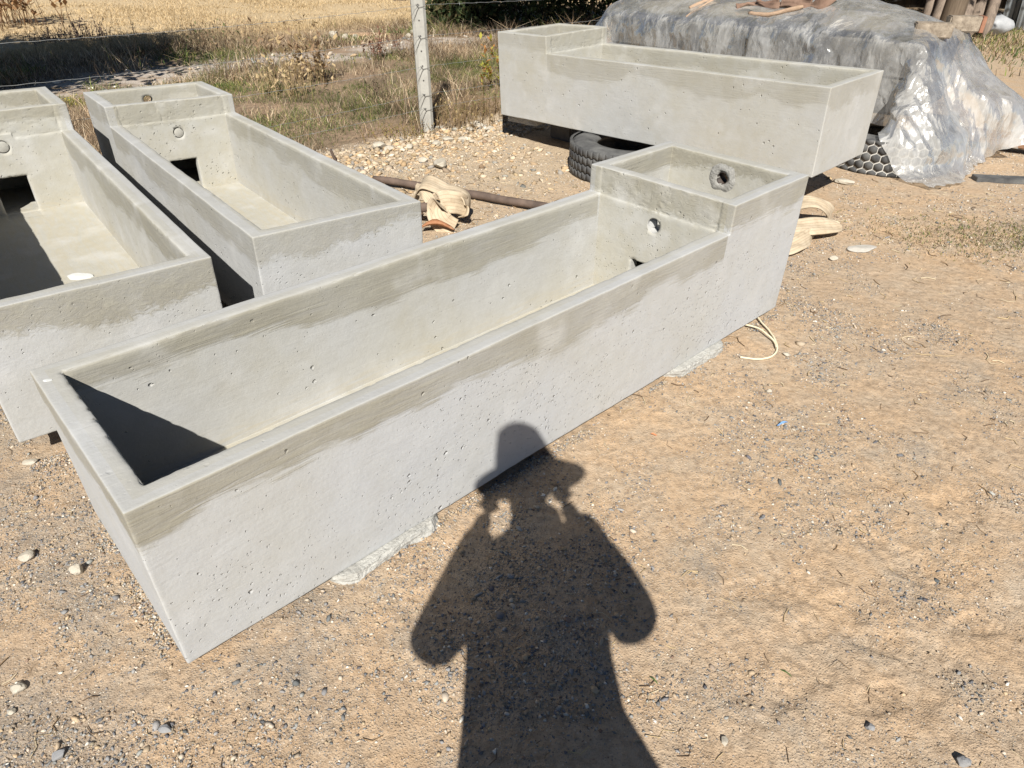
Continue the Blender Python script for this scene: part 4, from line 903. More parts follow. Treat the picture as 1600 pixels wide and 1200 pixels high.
SHEET_GRID = [
-108,-1,-3,-2,-1,-2,-1,-1,-1,-1,-1,0,0,1,2,3,2,3,-1,2,0,1,2,0,0,1,0,-1,0,0,-2,-4,-1,-2,-4,-7,-7,-7,-5,3,5,8,5,7,0,0,-1,-5,-3,-4,-2,0,2,4,4,6,
8,-1,2,-1,0,0,0,0,0,-1,1,0,0,-1,-1,1,0,0,0,0,1,0,-1,1,0,0,-1,0,-1,-2,-3,0,-1,-3,4,2,0,1,2,-3,1,-3,3,-6,2,1,0,1,-2,-1,5,2,0,1,0,-1,
8,0,-1,1,0,1,-1,0,0,1,0,-1,0,-3,-1,0,-2,1,3,-1,2,0,-1,0,1,-1,1,-3,-2,-3,1,2,1,0,-2,2,1,0,-2,2,-2,2,-2,0,1,-5,1,1,3,-1,-2,4,2,0,1,0,
9,-1,0,1,-1,0,1,-1,0,0,-1,1,-4,1,-1,-3,4,-2,1,0,-1,0,0,-1,1,0,-1,3,-3,0,0,-1,-1,2,-2,1,2,0,0,-1,2,-3,0,1,-1,2,-3,0,0,3,4,-1,0,0,0,0,
8,0,0,-2,1,1,-1,0,-1,1,0,-2,-3,1,0,-2,-1,3,-3,2,-2,-2,2,2,0,1,0,-2,3,-1,0,-1,0,2,-3,1,0,0,1,-1,-2,1,-1,1,-2,3,-1,-1,1,5,0,0,1,-1,0,0,
7,1,-1,1,-1,-2,3,-1,0,0,-4,-3,7,-5,1,0,-1,-1,0,-1,1,1,1,0,2,-2,-2,2,-4,4,-1,0,-3,1,1,0,1,2,-3,3,-2,1,-2,0,2,-2,-1,3,2,2,0,0,-1,1,0,0,
9,-2,1,-1,0,0,-3,-2,0,-3,1,4,-4,4,-1,0,-2,-3,2,1,0,3,-2,1,-2,3,1,-1,2,-4,1,1,-1,-4,5,-3,1,0,5,-3,-2,-2,0,-2,2,0,2,-1,3,2,-1,0,1,0,0,0,
7,1,-1,-1,-3,-1,-2,3,0,-1,0,0,2,0,-1,3,-1,1,-2,-1,0,-1,3,-2,0,0,1,0,0,0,-2,-2,2,2,-4,1,1,2,-1,-2,3,-3,0,1,-2,-1,3,4,0,-1,1,-1,1,0,0,0,
8,-1,-1,-1,1,-3,0,-1,-1,2,1,0,-1,0,1,-1,1,0,2,-1,1,0,-2,1,1,-2,-2,1,0,0,1,0,-1,-1,3,-1,0,0,2,1,-3,-1,-2,0,-1,3,2,1,0,-1,0,0,-1,1,-1,2,
6,0,-1,0,0,1,-1,-1,1,-1,1,-1,1,1,1,-2,1,-1,0,1,1,-1,0,0,-1,-1,2,-3,-1,1,-1,1,3,0,-2,1,-1,1,0,1,0,1,-1,-2,1,0,0,0,0,1,-1,0,0,-1,1,-2,
7,-1,-1,0,-1,2,-1,0,-1,0,0,0,2,-1,1,0,1,0,-1,0,0,1,0,0,-4,-1,0,3,0,0,0,-1,-3,4,-1,3,1,-1,0,0,2,-2,0,1,-2,0,1,-1,0,-2,0,1,1,-1,0,-1,
5,-1,1,0,0,-2,2,1,-2,2,1,-1,-2,3,-2,1,-3,4,-2,1,-2,2,-2,2,0,2,-2,-4,1,-1,2,1,4,-5,4,0,0,0,0,-1,-1,1,0,1,0,-1,-2,2,-2,2,-1,0,-2,0,1,0,
5,0,1,-1,1,1,0,-1,0,-2,2,-1,1,-3,0,3,2,-4,3,-1,1,-1,1,-4,1,1,-2,1,-1,2,-1,2,-1,4,-2,0,0,0,0,2,-1,0,0,-2,2,0,1,-3,1,-1,0,-2,1,0,0,1,
6,0,-1,0,0,1,0,0,1,1,-5,1,1,1,0,-3,2,0,1,1,-1,-1,0,0,1,-3,1,-1,2,-2,3,1,2,-4,4,-1,-1,-1,1,0,1,0,1,0,-2,0,0,0,0,-1,-1,2,-2,1,-2,1,
5,1,-1,1,0,0,-1,1,1,-2,0,3,-3,0,0,1,-2,1,0,-1,0,-1,1,0,1,-1,0,0,-2,4,1,0,-1,3,-2,1,-1,1,-1,-1,0,1,0,1,-1,0,0,2,-1,-2,2,-1,0,-1,0,-1,
5,-1,0,2,-1,1,-1,1,-1,1,1,-4,4,-1,-1,-2,1,1,-2,0,1,0,1,0,0,0,-1,-2,4,0,1,0,0,-1,1,-1,1,0,0,1,0,0,-1,-1,2,-1,1,-1,-2,2,0,-2,1,-1,1,0,
5,-1,2,-2,2,-2,2,1,-2,1,-1,2,-4,1,2,-1,1,-2,2,-1,-1,3,-4,3,-2,-1,-1,3,-2,2,1,2,-1,0,0,-1,0,1,1,-2,1,0,-1,2,-3,4,-3,0,0,0,-2,3,0,0,-1,0,
3,1,2,-1,0,0,1,-3,3,0,2,-3,2,0,-2,0,-4,2,0,3,1,-4,3,-5,2,2,1,0,-2,3,-1,-1,1,2,-2,1,0,0,1,-1,-1,0,1,-3,5,-3,2,-2,1,0,1,-2,0,-1,0,1,
4,0,-1,1,1,3,0,-1,-1,-1,0,2,-2,-2,1,2,0,-1,-1,-2,2,1,-1,1,-2,-2,2,0,3,0,1,-1,1,0,-2,0,1,-1,1,2,-1,-1,1,1,0,0,-2,0,0,0,0,0,-1,1,0,-2,
1,4,-2,2,2,-1,1,1,-1,-1,-2,0,1,0,0,-1,0,1,-2,2,-3,2,-1,0,-2,1,2,1,2,-1,-1,2,-2,-2,2,2,-2,2,-1,1,-1,-1,1,2,-4,1,0,1,0,0,1,-3,0,-1,0,-1,
0,1,3,-1,1,-2,1,3,1,0,0,-1,-1,1,-2,1,2,-4,1,0,1,-1,-2,-1,2,1,-1,2,1,-1,1,-1,1,-1,2,-2,2,-2,0,1,-1,2,0,-1,-1,-1,3,0,0,1,-3,1,0,0,-1,-1,
-5,5,2,1,-3,4,-1,-1,4,1,-1,1,-1,-1,1,-3,1,2,-1,0,-1,-2,0,-1,0,4,0,1,2,-1,-3,1,0,2,-1,-2,1,1,-2,2,2,-2,0,-1,0,2,-2,1,1,-3,1,2,0,-1,-1,2,
-2,-2,1,4,1,-4,-1,5,0,3,2,-2,1,1,-2,0,-3,1,1,1,-1,-3,1,4,-2,0,1,0,-3,1,1,1,1,-3,1,1,2,0,2,-3,-1,2,-1,0,0,-1,0,0,0,2,1,-4,-4,3,3,0,
-2,0,0,-2,0,2,5,-2,1,0,3,2,0,0,0,1,-1,-2,0,-3,0,2,1,-3,3,-2,2,-1,4,-4,2,-1,-1,3,-3,2,-1,1,-3,2,2,-1,0,-1,1,-1,2,-1,-2,-1,1,-1,4,-2,-1,1,
3,-2,-1,2,3,0,-2,-1,-1,0,2,1,2,0,1,0,-1,-1,0,-1,-1,1,-1,4,-2,0,-1,2,-3,3,-2,0,1,-2,3,0,-1,-2,3,-2,1,1,-1,0,0,2,-1,-2,2,-1,0,2,-2,-1,-3,2,
8,0,-1,0,-3,2,-2,0,1,0,-3,2,3,-1,1,0,-1,0,-1,-1,1,0,0,-1,3,-1,1,-2,0,1,0,-2,0,2,-1,2,-2,2,-1,-1,0,-2,0,1,2,0,0,2,-2,0,-2,3,-2,2,1,-4,
8,0,-1,0,-1,0,1,1,-3,0,1,-1,-2,4,0,1,0,0,0,-1,1,0,-1,-1,-1,1,0,1,-1,-1,2,0,0,1,0,-3,2,0,1,-1,-3,1,1,0,1,-1,-1,0,1,2,-1,-2,3,0,0,-6,
8,0,1,-2,2,-1,1,-2,1,0,0,0,0,-1,0,-1,2,1,-1,1,-2,-1,2,1,0,-1,-2,2,-1,1,-2,1,0,0,1,1,0,-1,-1,0,2,-1,0,0,-1,-1,-1,1,2,-1,1,0,0,-3,0,1,
8,0,0,1,-1,0,0,0,1,-1,0,0,0,-1,0,1,1,-1,0,0,0,1,-1,-1,0,1,1,-2,2,-2,1,0,0,-1,1,-1,0,0,1,0,-1,2,-1,1,-1,0,1,-1,-1,-1,1,0,0,0,-2,2,
9,-1,0,0,0,1,-1,1,-1,0,0,0,0,0,0,0,0,0,1,-1,1,-1,0,0,0,0,0,-1,1,0,0,-1,1,0,0,0,0,1,-1,0,1,-1,0,0,0,1,-1,0,-2,0,-2,0,2,-1,-2,1,
8,0,1,-1,1,-1,1,-1,0,1,-1,0,-1,0,1,1,0,0,-1,0,0,0,1,-1,0,0,0,0,-1,1,0,1,-1,1,-1,0,0,0,0,1,-1,1,0,-1,1,-1,1,-1,1,-1,0,-1,-3,1,2,-1,
9,0,-1,0,0,0,0,1,0,-1,0,0,0,0,0,0,0,0,0,0,0,0,0,1,-1,0,0,1,-1,0,0,0,0,0,0,0,0,0,0,0,1,-1,0,0,0,0,0,0,0,1,-2,1,-1,0,0,1,
8,0,1,0,-1,1,-1,0,0,0,0,0,0,0,1,-1,0,0,1,0,-1,1,-2,0,2,-1,0,0,0,0,0,0,-1,1,0,0,0,0,1,0,-1,0,0,1,-1,0,0,0,0,0,1,-1,0,0,1,-1,
9,0,-1,0,0,-1,1,-1,0,1,0,1,-1,1,-1,0,0,1,-1,0,1,-1,2,-1,-1,1,-1,0,0,0,0,0,1,-2,1,0,0,1,-1,0,0,0,1,-1,0,1,-1,1,-1,0,0,0,1,0,-1,0,
8,0,0,1,0,0,-1,0,1,-1,1,-1,1,-1,0,0,0,0,0,0,0,0,0,0,0,0,0,0,0,0,0,0,1,0,-1,0,1,-1,0,0,0,1,-1,0,1,-1,1,-1,1,-1,1,0,-1,0,1,0,
8,1,0,-1,0,0,0,1,-1,0,-1,1,0,0,0,0,1,-1,0,1,-1,1,-1,1,-1,0,0,0,1,-1,0,0,0,0,0,1,-1,0,1,-1,0,0,0,1,-1,1,-1,1,-1,0,0,-1,1,0,0,0,
9,-1,0,0,0,0,0,0,0,0,0,0,0,0,0,0,0,0,0,0,1,-1,1,-1,1,-1,1,-1,0,1,0,0,-2,1,0,0,0,1,-1,1,0,0,0,-1,0,0,0,0,0,1,-3,2,-1,1,-1,1,
8,0,0,0,0,1,0,-1,0,0,1,-1,1,-1,0,0,0,0,0,0,0,0,0,0,0,0,0,1,-1,0,0,0,1,-1,1,0,0,-1,0,0,0,0,0,0,1,-1,1,-1,-1,-1,3,-1,0,-1,2,-1,
8,0,0,1,0,-2,1,0,1,0,-1,0,-1,1,0,1,-1,-1,1,0,0,1,-1,0,0,0,0,0,0,0,0,0,0,1,-1,0,0,0,1,0,0,-1,0,1,-2,0,-1,0,2,0,-1,0,1,1,-2,1,
9,0,0,-1,0,1,-2,1,-2,0,1,1,-1,1,0,0,-1,1,0,0,0,-1,0,2,-1,1,0,-1,1,0,-1,0,1,-1,0,0,0,1,-1,-1,1,0,1,-1,0,0,0,0,0,0,0,0,-1,0,1,0,
8,0,0,0,0,0,0,-1,0,0,-1,2,1,-2,1,-1,1,1,-1,0,0,0,1,-1,0,0,0,0,1,-1,1,0,-1,0,1,0,0,-1,0,1,-1,0,-1,0,2,-1,0,0,0,0,1,0,0,-1,0,0,
6,-1,2,-1,0,0,0,0,1,0,0,-1,2,1,-1,0,0,0,1,-1,0,1,-1,0,0,0,0,1,-2,1,0,0,0,1,-1,0,0,0,0,0,1,0,-1,1,-1,1,-1,0,0,1,-2,0,1,0,0,-2,
8,-1,-2,2,0,-2,2,0,1,-1,1,0,-2,1,0,0,2,-1,0,0,0,0,1,0,0,-1,0,0,1,-1,0,0,0,1,-1,0,0,0,1,0,-1,0,1,-1,-1,1,0,1,-1,-1,1,-2,1,0,0,1,
5,3,-1,-1,0,3,-1,0,0,0,0,-2,3,-1,0,1,-1,0,0,1,0,-1,0,-1,1,1,0,-1,0,1,0,0,0,-1,0,1,0,0,-1,0,0,0,0,0,1,-2,2,-1,1,-1,-1,2,-2,0,-2,-1,
6,0,2,0,0,0,0,0,0,0,-1,2,-2,0,1,0,0,1,-1,0,0,0,0,1,-1,0,0,1,0,-1,0,0,0,0,1,-1,0,0,0,0,0,0,0,0,0,1,-1,0,-1,1,0,0,0,0,0,1,
6,1,0,0,1,-1,0,1,-1,1,0,0,-1,1,0,0,0,-1,1,0,0,1,-1,0,1,0,-1,0,0,1,0,0,-1,1,0,0,0,0,0,0,0,0,0,0,0,-1,0,0,0,0,0,-1,1,0,0,0,
5,-1,0,1,0,1,0,1,0,0,1,-1,1,0,0,0,0,0,0,0,0,0,1,-1,0,0,1,0,-1,0,0,0,1,-1,0,0,0,0,0,0,0,0,0,0,0,1,0,-1,0,-1,1,1,-2,0,1,0,
6,-1,1,0,1,0,0,-1,1,1,1,-1,1,0,0,-1,0,1,-1,0,0,0,0,1,0,-1,0,0,1,0,0,0,-1,0,0,0,0,0,1,0,0,0,0,-1,0,0,0,1,-1,1,-1,0,1,-1,-1,0,
6,1,0,-1,-1,1,1,1,0,0,-1,1,-1,0,0,2,-1,0,1,0,0,0,-1,0,0,1,-1,0,0,0,0,0,1,0,0,0,0,0,-1,0,0,0,0,1,-1,0,0,0,1,-1,1,-1,0,1,0,0,
8,0,-1,1,1,-1,1,-1,0,0,0,0,0,0,1,-1,0,0,0,0,0,0,1,-1,0,0,1,0,0,0,0,-1,0,0,0,0,0,0,0,0,0,0,0,0,1,0,0,-1,-1,1,0,1,-1,0,1,-1,
7,1,0,0,0,0,0,0,0,0,0,0,0,1,-1,0,1,0,0,-1,0,0,0,1,0,-1,0,0,0,0,0,1,0,0,-1,0,1,-1,0,1,0,0,0,-1,0,0,-1,1,1,0,-1,0,1,-1,0,1,
9,-1,0,1,-1,1,-2,0,1,0,0,1,0,-1,0,0,0,0,0,1,0,-1,0,0,0,1,0,0,0,0,-1,0,0,0,1,0,-1,1,0,-1,0,0,0,1,-1,0,0,0,0,0,1,-1,0,1,-1,0,
8,0,1,-1,0,0,1,0,-1,0,1,-1,0,1,0,0,0,-1,0,0,0,1,0,0,0,-1,0,0,0,0,1,0,-1,1,-1,0,0,0,0,0,0,0,0,0,0,0,1,0,0,0,-1,1,-1,0,1,-1,
9,0,-1,0,1,-1,0,0,0,1,-1,0,0,-1,0,0,1,1,-1,0,0,0,0,0,0,1,0,0,-1,0,0,0,1,-1,1,0,-1,1,0,-1,0,0,1,-1,1,-1,0,0,0,0,1,-1,1,0,-1,1,
8,0,1,0,-1,0,1,0,0,-1,0,0,1,0,-1,0,0,-1,1,0,1,0,-1,0,0,0,0,0,1,-1,1,-1,0,0,0,0,1,-1,0,1,-1,0,0,1,-1,1,0,-1,0,0,0,1,-1,0,1,-1,
9,0,-1,0,0,1,-1,0,0,0,0,0,-1,1,1,0,-1,1,0,0,-1,0,0,0,0,0,0,0,0,1,-1,1,0,-1,0,0,0,0,0,0,1,0,-1,0,0,0,0,1,0,-1,0,0,1,-1,0,1,
8,0,1,0,0,-1,0,0,0,1,-1,1,0,-1,0,0,0,0,0,0,0,0,1,0,0,-1,0,0,1,0,-1,0,0,1,0,0,0,-1,0,0,0,0,0,0,1,0,-1,0,0,1,0,0,-1,1,0,-1,
9,0,-1,0,0,0,1,0,0,-1,1,-1,0,0,0,0,1,0,0,-1,0,0,0,0,0,1,0,0,-1,0,1,-1,0,0,0,0,0,1,0,0,0,0,-1,0,0,0,1,0,-1,0,0,0,1,-1,0,1,
8,0,0,1,0,0,-1,0,0,0,0,0,1,0,0,0,-1,0,0,1,-1,0,0,0,0,0,0,0,0,0,0,1,0,-1,0,1,-1,0,0,0,0,0,1,0,-1,0,0,0,1,0,-1,0,0,1,0,-1,
8,1,0,-1,0,0,0,0,1,0,0,0,-1,0,0,0,0,0,0,0,1,0,0,0,0,0,0,0,-1,0,0,0,0,0,1,-1,1,0,-1,0,0,0,0,0,1,0,0,-1,0,0,1,0,-1,0,0,1,
9,-1,0,0,1,0,0,0,-1,0,0,0,0,0,1,0,0,-1,0,0,0,0,0,0,0,0,0,0,1,0,0,0,-1,1,-1,0,0,0,1,0,-1,0,0,0,0,0,0,1,0,-1,0,0,1,0,0,-1,
9,0,0,0,-1,0,0,0,0,0,0,1,0,0,-1,0,-1,1,0,1,0,0,-1,1,-1,0,1,-1,0,0,0,0,1,0,-1,0,0,0,0,0,1,0,0,0,0,-1,0,0,0,1,0,0,-1,0,0,1,
8,0,0,0,0,1,0,0,0,0,0,-1,0,0,0,0,1,0,0,-1,0,0,1,-1,1,0,-1,1,0,0,0,-1,0,0,1,0,0,0,0,0,0,-1,0,0,0,1,0,0,-1,0,0,0,1,0,-1,0,
9,0,0,0,0,-1,0,0,0,0,0,0,0,0,0,0,0,0,0,0,0,0,0,0,0,0,0,0,0,0,0,1,-1,0,0,0,0,0,0,0,0,1,0,0,0,-1,0,0,1,0,-1,0,0,0,1,0,
8,0,0,0,0,0,0,1,0,0,0,0,0,0,0,0,0,0,0,0,0,0,0,0,0,0,0,0,-1,0,0,0,1,0,0,0,0,-1,0,1,-1,0,0,0,0,1,0,-1,0,0,1,0,0,-1,0,0,
9,0,0,0,0,0,0,-1,0,0,0,0,0,0,0,0,0,0,0,0,0,0,0,0,0,0,0,0,1,0,0,-1,0,0,0,0,0,1,0,-1,1,0,-1,0,0,0,0,1,-1,0,0,0,0,1,0,0,
8,0,0,0,0,0,0,0,0,1,0,0,0,0,0,0,0,0,0,0,-1,1,0,-1,0,0,0,0,0,0,0,1,0,0,-1,0,0,0,0,0,0,0,1,0,0,-1,0,0,1,0,0,0,0,-1,0,0,
8,1,0,0,0,0,0,0,0,-1,0,0,0,0,0,0,0,0,0,0,1,-1,0,1,0,0,0,-1,0,1,-1,0,0,0,1,0,0,0,0,0,-1,0,0,0,0,1,0,-1,0,0,0,0,0,1,0,0,
9,-1,0,0,0,0,0,0,0,0,0,0,0,1,-1,1,-1,1,-1,0,0,0,0,0,0,0,0,1,0,-1,1,0,-1,0,0,0,0,0,0,0,1,0,0,-1,1,-1,0,1,0,0,0,0,-1,0,0,0,
9,0,0,0,0,0,0,0,0,0,0,0,0,-1,1,-1,1,-1,1,0,0,0,0,0,0,0,-1,0,0,0,0,0,1,0,0,0,0,0,-1,0,0,0,0,1,-1,1,0,-1,0,0,0,0,1,0,0,-1,
8,0,0,0,0,0,0,0,0,0,0,0,0,0,0,0,0,0,0,0,0,0,0,0,0,0,1,0,0,0,0,-1,0,0,0,0,0,0,1,0,0,0,0,-1,0,0,0,1,0,0,-1,0,0,0,0,1,
8,0,0,0,0,1,0,0,0,0,0,0,0,0,0,0,0,0,0,0,0,0,0,0,0,-1,0,0,0,0,0,1,0,0,0,0,0,-1,0,0,0,0,0,1,0,0,0,-1,0,0,1,0,0,0,-1,0,
9,0,0,0,0,-1,0,0,0,0,0,0,0,0,0,0,0,0,0,0,0,0,0,0,0,1,0,0,0,0,-1,0,0,0,0,0,0,1,0,0,0,-1,0,0,0,0,0,1,0,0,-1,0,0,0,1,0,
8,0,0,0,0,0,0,0,0,0,0,0,0,1,0,0,0,-1,0,1,-1,0,0,1,-1,0,0,0,0,0,1,0,0,0,0,-1,0,0,0,0,0,1,0,0,0,0,-1,0,0,0,1,0,0,-1,0,0,
9,0,0,0,0,0,0,0,0,0,0,0,0,-1,0,0,0,1,0,-1,1,0,0,-1,1,0,0,-1,0,0,0,0,0,0,0,1,0,0,0,-1,0,0,0,0,0,0,1,0,0,-1,0,0,0,1,0,0,
8,0,0,0,0,0,0,0,0,0,0,0,0,0,1,0,-1,0,0,0,0,0,0,0,0,0,0,1,0,0,0,0,0,0,-1,0,0,0,0,1,0,0,0,0,-1,0,0,0,0,1,0,0,-1,0,0,0,
9,0,0,0,0,0,0,0,0,0,0,0,0,0,-1,0,1,0,0,0,0,0,0,0,0,0,0,0,-1,0,0,0,0,0,1,0,0,0,-1,0,0,0,0,0,1,0,0,0,-1,0,0,0,1,0,0,-1,
8,0,0,0,0,0,0,0,0,0,0,0,0,0,0,0,0,0,0,0,0,0,0,0,0,0,0,0,1,0,0,0,0,0,-1,0,0,0,1,0,0,0,0,-1,0,0,0,0,1,0,0,-1,0,0,0,1,
9,0,0,0,0,0,0,0,0,-1,1,0,-1,0,0,1,-1,0,1,0,0,0,0,0,-1,0,0,0,0,0,0,0,0,0,1,0,0,-1,0,0,0,0,0,1,0,0,-1,0,0,0,0,1,0,0,-1,0,
8,0,0,0,0,0,0,0,0,1,-1,0,1,0,0,-1,1,0,-1,0,0,0,0,0,1,0,0,0,0,0,0,0,-1,0,0,0,0,1,0,0,-1,0,0,0,0,0,1,0,0,-1,0,0,0,0,1,0,
8,0,0,0,0,0,0,0,0,0,0,0,0,0,1,0,0,0,0,-1,0,0,0,0,0,0,0,0,0,0,0,0,1,0,0,0,-1,0,0,0,1,0,-1,0,0,0,0,0,0,1,0,0,0,0,-1,0,
9,0,0,0,0,0,0,0,0,0,0,0,0,0,-1,0,0,0,0,1,0,0,0,0,0,0,0,0,0,0,0,-1,0,0,0,0,1,0,0,-1,0,0,1,0,0,0,-1,0,1,-1,0,0,0,0,1,0,
8,0,0,0,0,0,0,0,0,0,0,0,0,0,0,1,-1,0,0,0,0,0,0,0,0,0,0,0,0,0,0,1,0,0,0,-1,0,0,0,1,0,-1,0,0,0,0,1,0,-1,1,0,0,-1,0,0,0,
8,1,0,0,0,0,0,0,0,0,0,0,0,0,0,-1,1,0,0,0,0,0,0,0,0,0,0,0,-1,0,0,0,0,0,0,1,0,0,-1,0,0,1,0,0,0,-1,0,0,0,0,0,0,1,0,0,0,
9,-1,0,0,0,0,0,0,0,0,0,0,0,0,0,0,0,0,0,0,0,0,0,0,0,0,0,0,1,0,0,0,0,-1,0,0,0,0,1,0,-1,0,0,0,0,1,0,0,0,-1,0,0,0,0,0,0,
8,0,0,0,0,0,0,0,0,0,0,1,0,0,-1,0,1,0,0,0,0,0,0,0,0,-1,0,0,0,0,0,0,0,1,0,0,-1,0,0,0,1,0,0,-1,0,0,0,0,0,1,0,0,0,0,0,0,
8,0,0,1,0,0,0,0,0,0,0,-1,0,0,1,0,-1,0,0,0,0,0,0,0,0,1,0,0,0,0,0,0,0,-1,0,0,1,0,-1,0,0,0,0,1,-1,0,0,0,0,0,0,0,0,0,0,0,
8,0,0,-1,0,0,1,0,0,0,0,0,0,0,0,1,-1,0,0,0,1,0,0,-1,1,0,-1,0,0,0,0,0,0,1,0,-1,0,0,1,0,0,-1,0,0,1,0,0,0,0,0,0,0,0,0,0,0,
8,0,0,1,0,-1,0,0,0,0,0,0,1,0,0,-1,1,0,0,0,-1,0,0,1,-1,0,1,0,0,0,0,0,0,-1,0,1,0,-1,0,0,0,1,0,0,-1,0,0,0,0,0,0,0,0,0,0,0,
9,0,0,-1,0,1,-1,0,0,0,1,0,-1,0,0,0,0,0,0,0,0,0,0,0,0,0,0,0,0,0,0,0,0,1,0,-1,0,1,0,-1,0,0,0,0,1,0,0,0,0,-1,0,0,0,0,0,1,
8,0,0,0,0,0,0,0,0,1,-1,0,0,1,-1,1,0,0,0,0,0,0,0,0,0,0,0,0,0,0,-1,0,0,0,0,1,-1,0,0,1,0,-1,0,0,0,0,0,0,-1,2,0,0,0,0,0,-1,
8,0,0,0,0,1,0,0,0,-1,1,-1,1,-1,1,-1,0,0,0,0,0,0,0,0,0,0,0,0,0,0,1,0,0,0,-1,0,1,0,-1,0,0,1,-1,0,0,0,0,0,1,-1,0,0,0,0,0,0,
9,-1,0,0,0,0,0,0,0,0,0,1,-1,0,0,0,0,1,0,0,0,0,0,0,0,0,0,0,-1,1,-1,0,0,0,1,0,-1,0,1,0,-1,0,1,0,0,0,-1,0,0,0,0,1,-1,0,1,0,
7,0,0,2,0,-1,0,-1,2,0,-1,0,0,0,1,0,0,-1,0,0,0,0,0,0,0,0,0,0,1,-1,1,0,-1,0,0,0,1,-1,0,0,1,0,-1,0,0,1,0,0,0,0,-1,0,0,0,0,-1,
8,0,0,-2,1,-1,1,-1,1,1,0,0,0,0,0,0,0,0,0,0,0,1,0,0,0,0,0,0,-1,0,0,0,1,0,-1,0,0,1,0,-1,0,0,0,0,0,-1,1,0,0,0,0,0,1,0,-1,0,
7,0,1,-1,-1,1,-1,3,-2,0,0,1,1,0,-1,0,0,1,0,0,0,-1,0,0,0,0,0,0,1,0,0,-1,0,0,1,0,0,-1,0,1,0,-1,1,-1,0,0,0,0,-1,0,1,-1,0,0,-1,-1,
7,2,-2,1,-1,2,-1,-1,0,1,0,0,0,0,0,1,0,-1,0,0,0,1,-1,0,0,0,0,0,0,0,0,0,0,1,-1,0,0,1,-1,0,0,0,0,1,-1,0,0,0,0,0,0,-1,1,0,-4,-3,
4,2,0,0,2,-1,1,1,-1,-1,1,0,0,0,1,-1,0,0,1,-1,0,-1,2,0,-1,0,1,0,0,-1,0,1,-1,-1,2,-1,0,-1,2,0,-1,1,0,-1,0,0,-1,0,0,0,-2,3,-4,-4,0,2,
5,-2,2,1,1,1,0,0,1,0,0,-1,0,0,0,0,0,1,-2,1,0,0,-1,0,1,-1,0,0,0,1,0,0,1,0,-1,0,0,1,-2,0,1,0,0,0,0,-1,0,-2,0,-2,3,-2,0,0,1,1,
8,0,1,-1,-1,0,1,0,0,0,0,1,-1,0,-1,0,-2,-2,1,1,-1,1,0,-1,2,-2,-1,1,0,2,1,0,-1,1,0,1,-1,-2,-1,2,-1,0,1,0,-1,-1,2,1,0,1,-2,-1,0,2,1,0,
9,-1,0,1,0,-1,0,0,0,0,0,-2,2,-2,-1,-2,-4,0,3,0,1,-2,-1,4,-2,0,3,1,-1,-3,3,-1,3,-4,1,2,-2,-2,4,-3,-2,0,-1,3,0,3,-3,1,2,-3,3,-2,3,0,0,2,
7,1,0,0,0,0,0,0,0,1,-3,0,-1,1,-3,-5,5,-4,0,0,-1,-1,4,-2,1,4,0,3,-4,0,0,0,-4,5,2,-2,2,-1,-6,0,2,-1,1,-1,7,-5,1,-1,-2,5,-4,2,4,-1,3,-3,
9,0,-1,0,0,0,0,1,-2,-1,1,-1,-1,-3,-4,3,-6,7,0,-1,-3,4,-1,-3,0,6,2,-6,5,-1,-2,0,0,4,-2,-1,-5,5,-1,1,-3,-2,4,1,-2,5,-1,1,-1,-2,0,3,-3,2,-1,4,
8,0,0,0,0,0,-1,-4,0,0,1,2,-4,-3,0,-2,5,-4,-1,3,3,-1,-6,4,2,0,1,1,0,-1,-1,0,0,-2,4,-1,1,-3,3,-7,0,6,-1,1,4,-4,2,0,-2,-1,5,-5,0,2,0,-1,
7,1,0,-1,0,-2,-5,1,3,-1,-1,0,-3,-1,1,2,1,-2,-1,-2,4,-3,2,-1,3,0,1,-1,3,-1,-2,0,2,-2,1,-1,1,-3,-3,0,5,0,2,2,-3,2,1,-2,1,-2,-3,3,-1,-1,3,1,
9,-2,-1,-2,-1,-3,2,3,-1,-2,-1,-3,-1,2,1,3,-3,1,-1,1,-2,0,0,3,1,-1,-1,5,-6,5,-2,-3,2,1,-1,0,0,-1,-2,2,-1,0,-1,4,0,3,-2,0,1,1,-3,-1,2,0,-3,2,
2,2,-4,4,-3,-1,4,0,-3,1,0,-3,1,-2,1,0,1,0,3,-2,0,-1,-1,3,0,1,-1,2,0,-2,-1,2,-2,4,-6,4,-1,0,-1,-1,-1,-1,3,-1,3,1,0,1,0,0,1,-2,0,-1,0,-3,
7,-5,5,-3,-2,-1,0,-3,5,-1,-3,-2,1,1,-2,-3,2,7,-4,1,-1,-1,4,-3,1,0,3,-1,-1,0,1,-2,3,-4,5,0,-2,0,1,-2,-2,1,-1,-1,1,3,3,-2,1,1,-1,0,-3,2,2,-4,
-106,7,7,9,8,8,8,8,8,8,8,8,8,8,8,7,7,6,6,7,7,8,7,8,8,8,6,8,8,8,7,6,8,7,5,-1,2,1,6,7,5,2,6,4,8,7,8,5,7,7,7,9,7,7,6,7,
2,1,0,-1,0,0,0,-1,0,0,-1,0,-1,0,-2,0,0,1,1,0,1,-1,1,0,-1,0,2,-1,0,-1,-2,1,-1,-1,2,3,-2,2,0,0,-1,3,-3,3,-1,0,0,1,-1,0,0,-3,-2,-2,1,-1,
1,0,1,0,-1,0,0,1,-1,-1,1,-1,0,-2,1,0,1,-1,0,0,0,0,0,0,1,-1,1,-1,-2,-1,1,0,1,-1,1,3,-1,1,-1,0,2,-2,1,1,0,0,-1,1,2,-1,-2,-3,-2,0,-1,0,
2,0,0,-1,1,0,-1,0,0,0,-1,1,-1,1,-1,0,-2,2,-1,1,-1,1,0,-1,0,1,-2,2,-1,-1,0,0,-1,2,-3,2,4,-2,1,-1,-1,3,1,-1,0,0,0,1,-2,1,-4,-1,0,-1,-2,0,
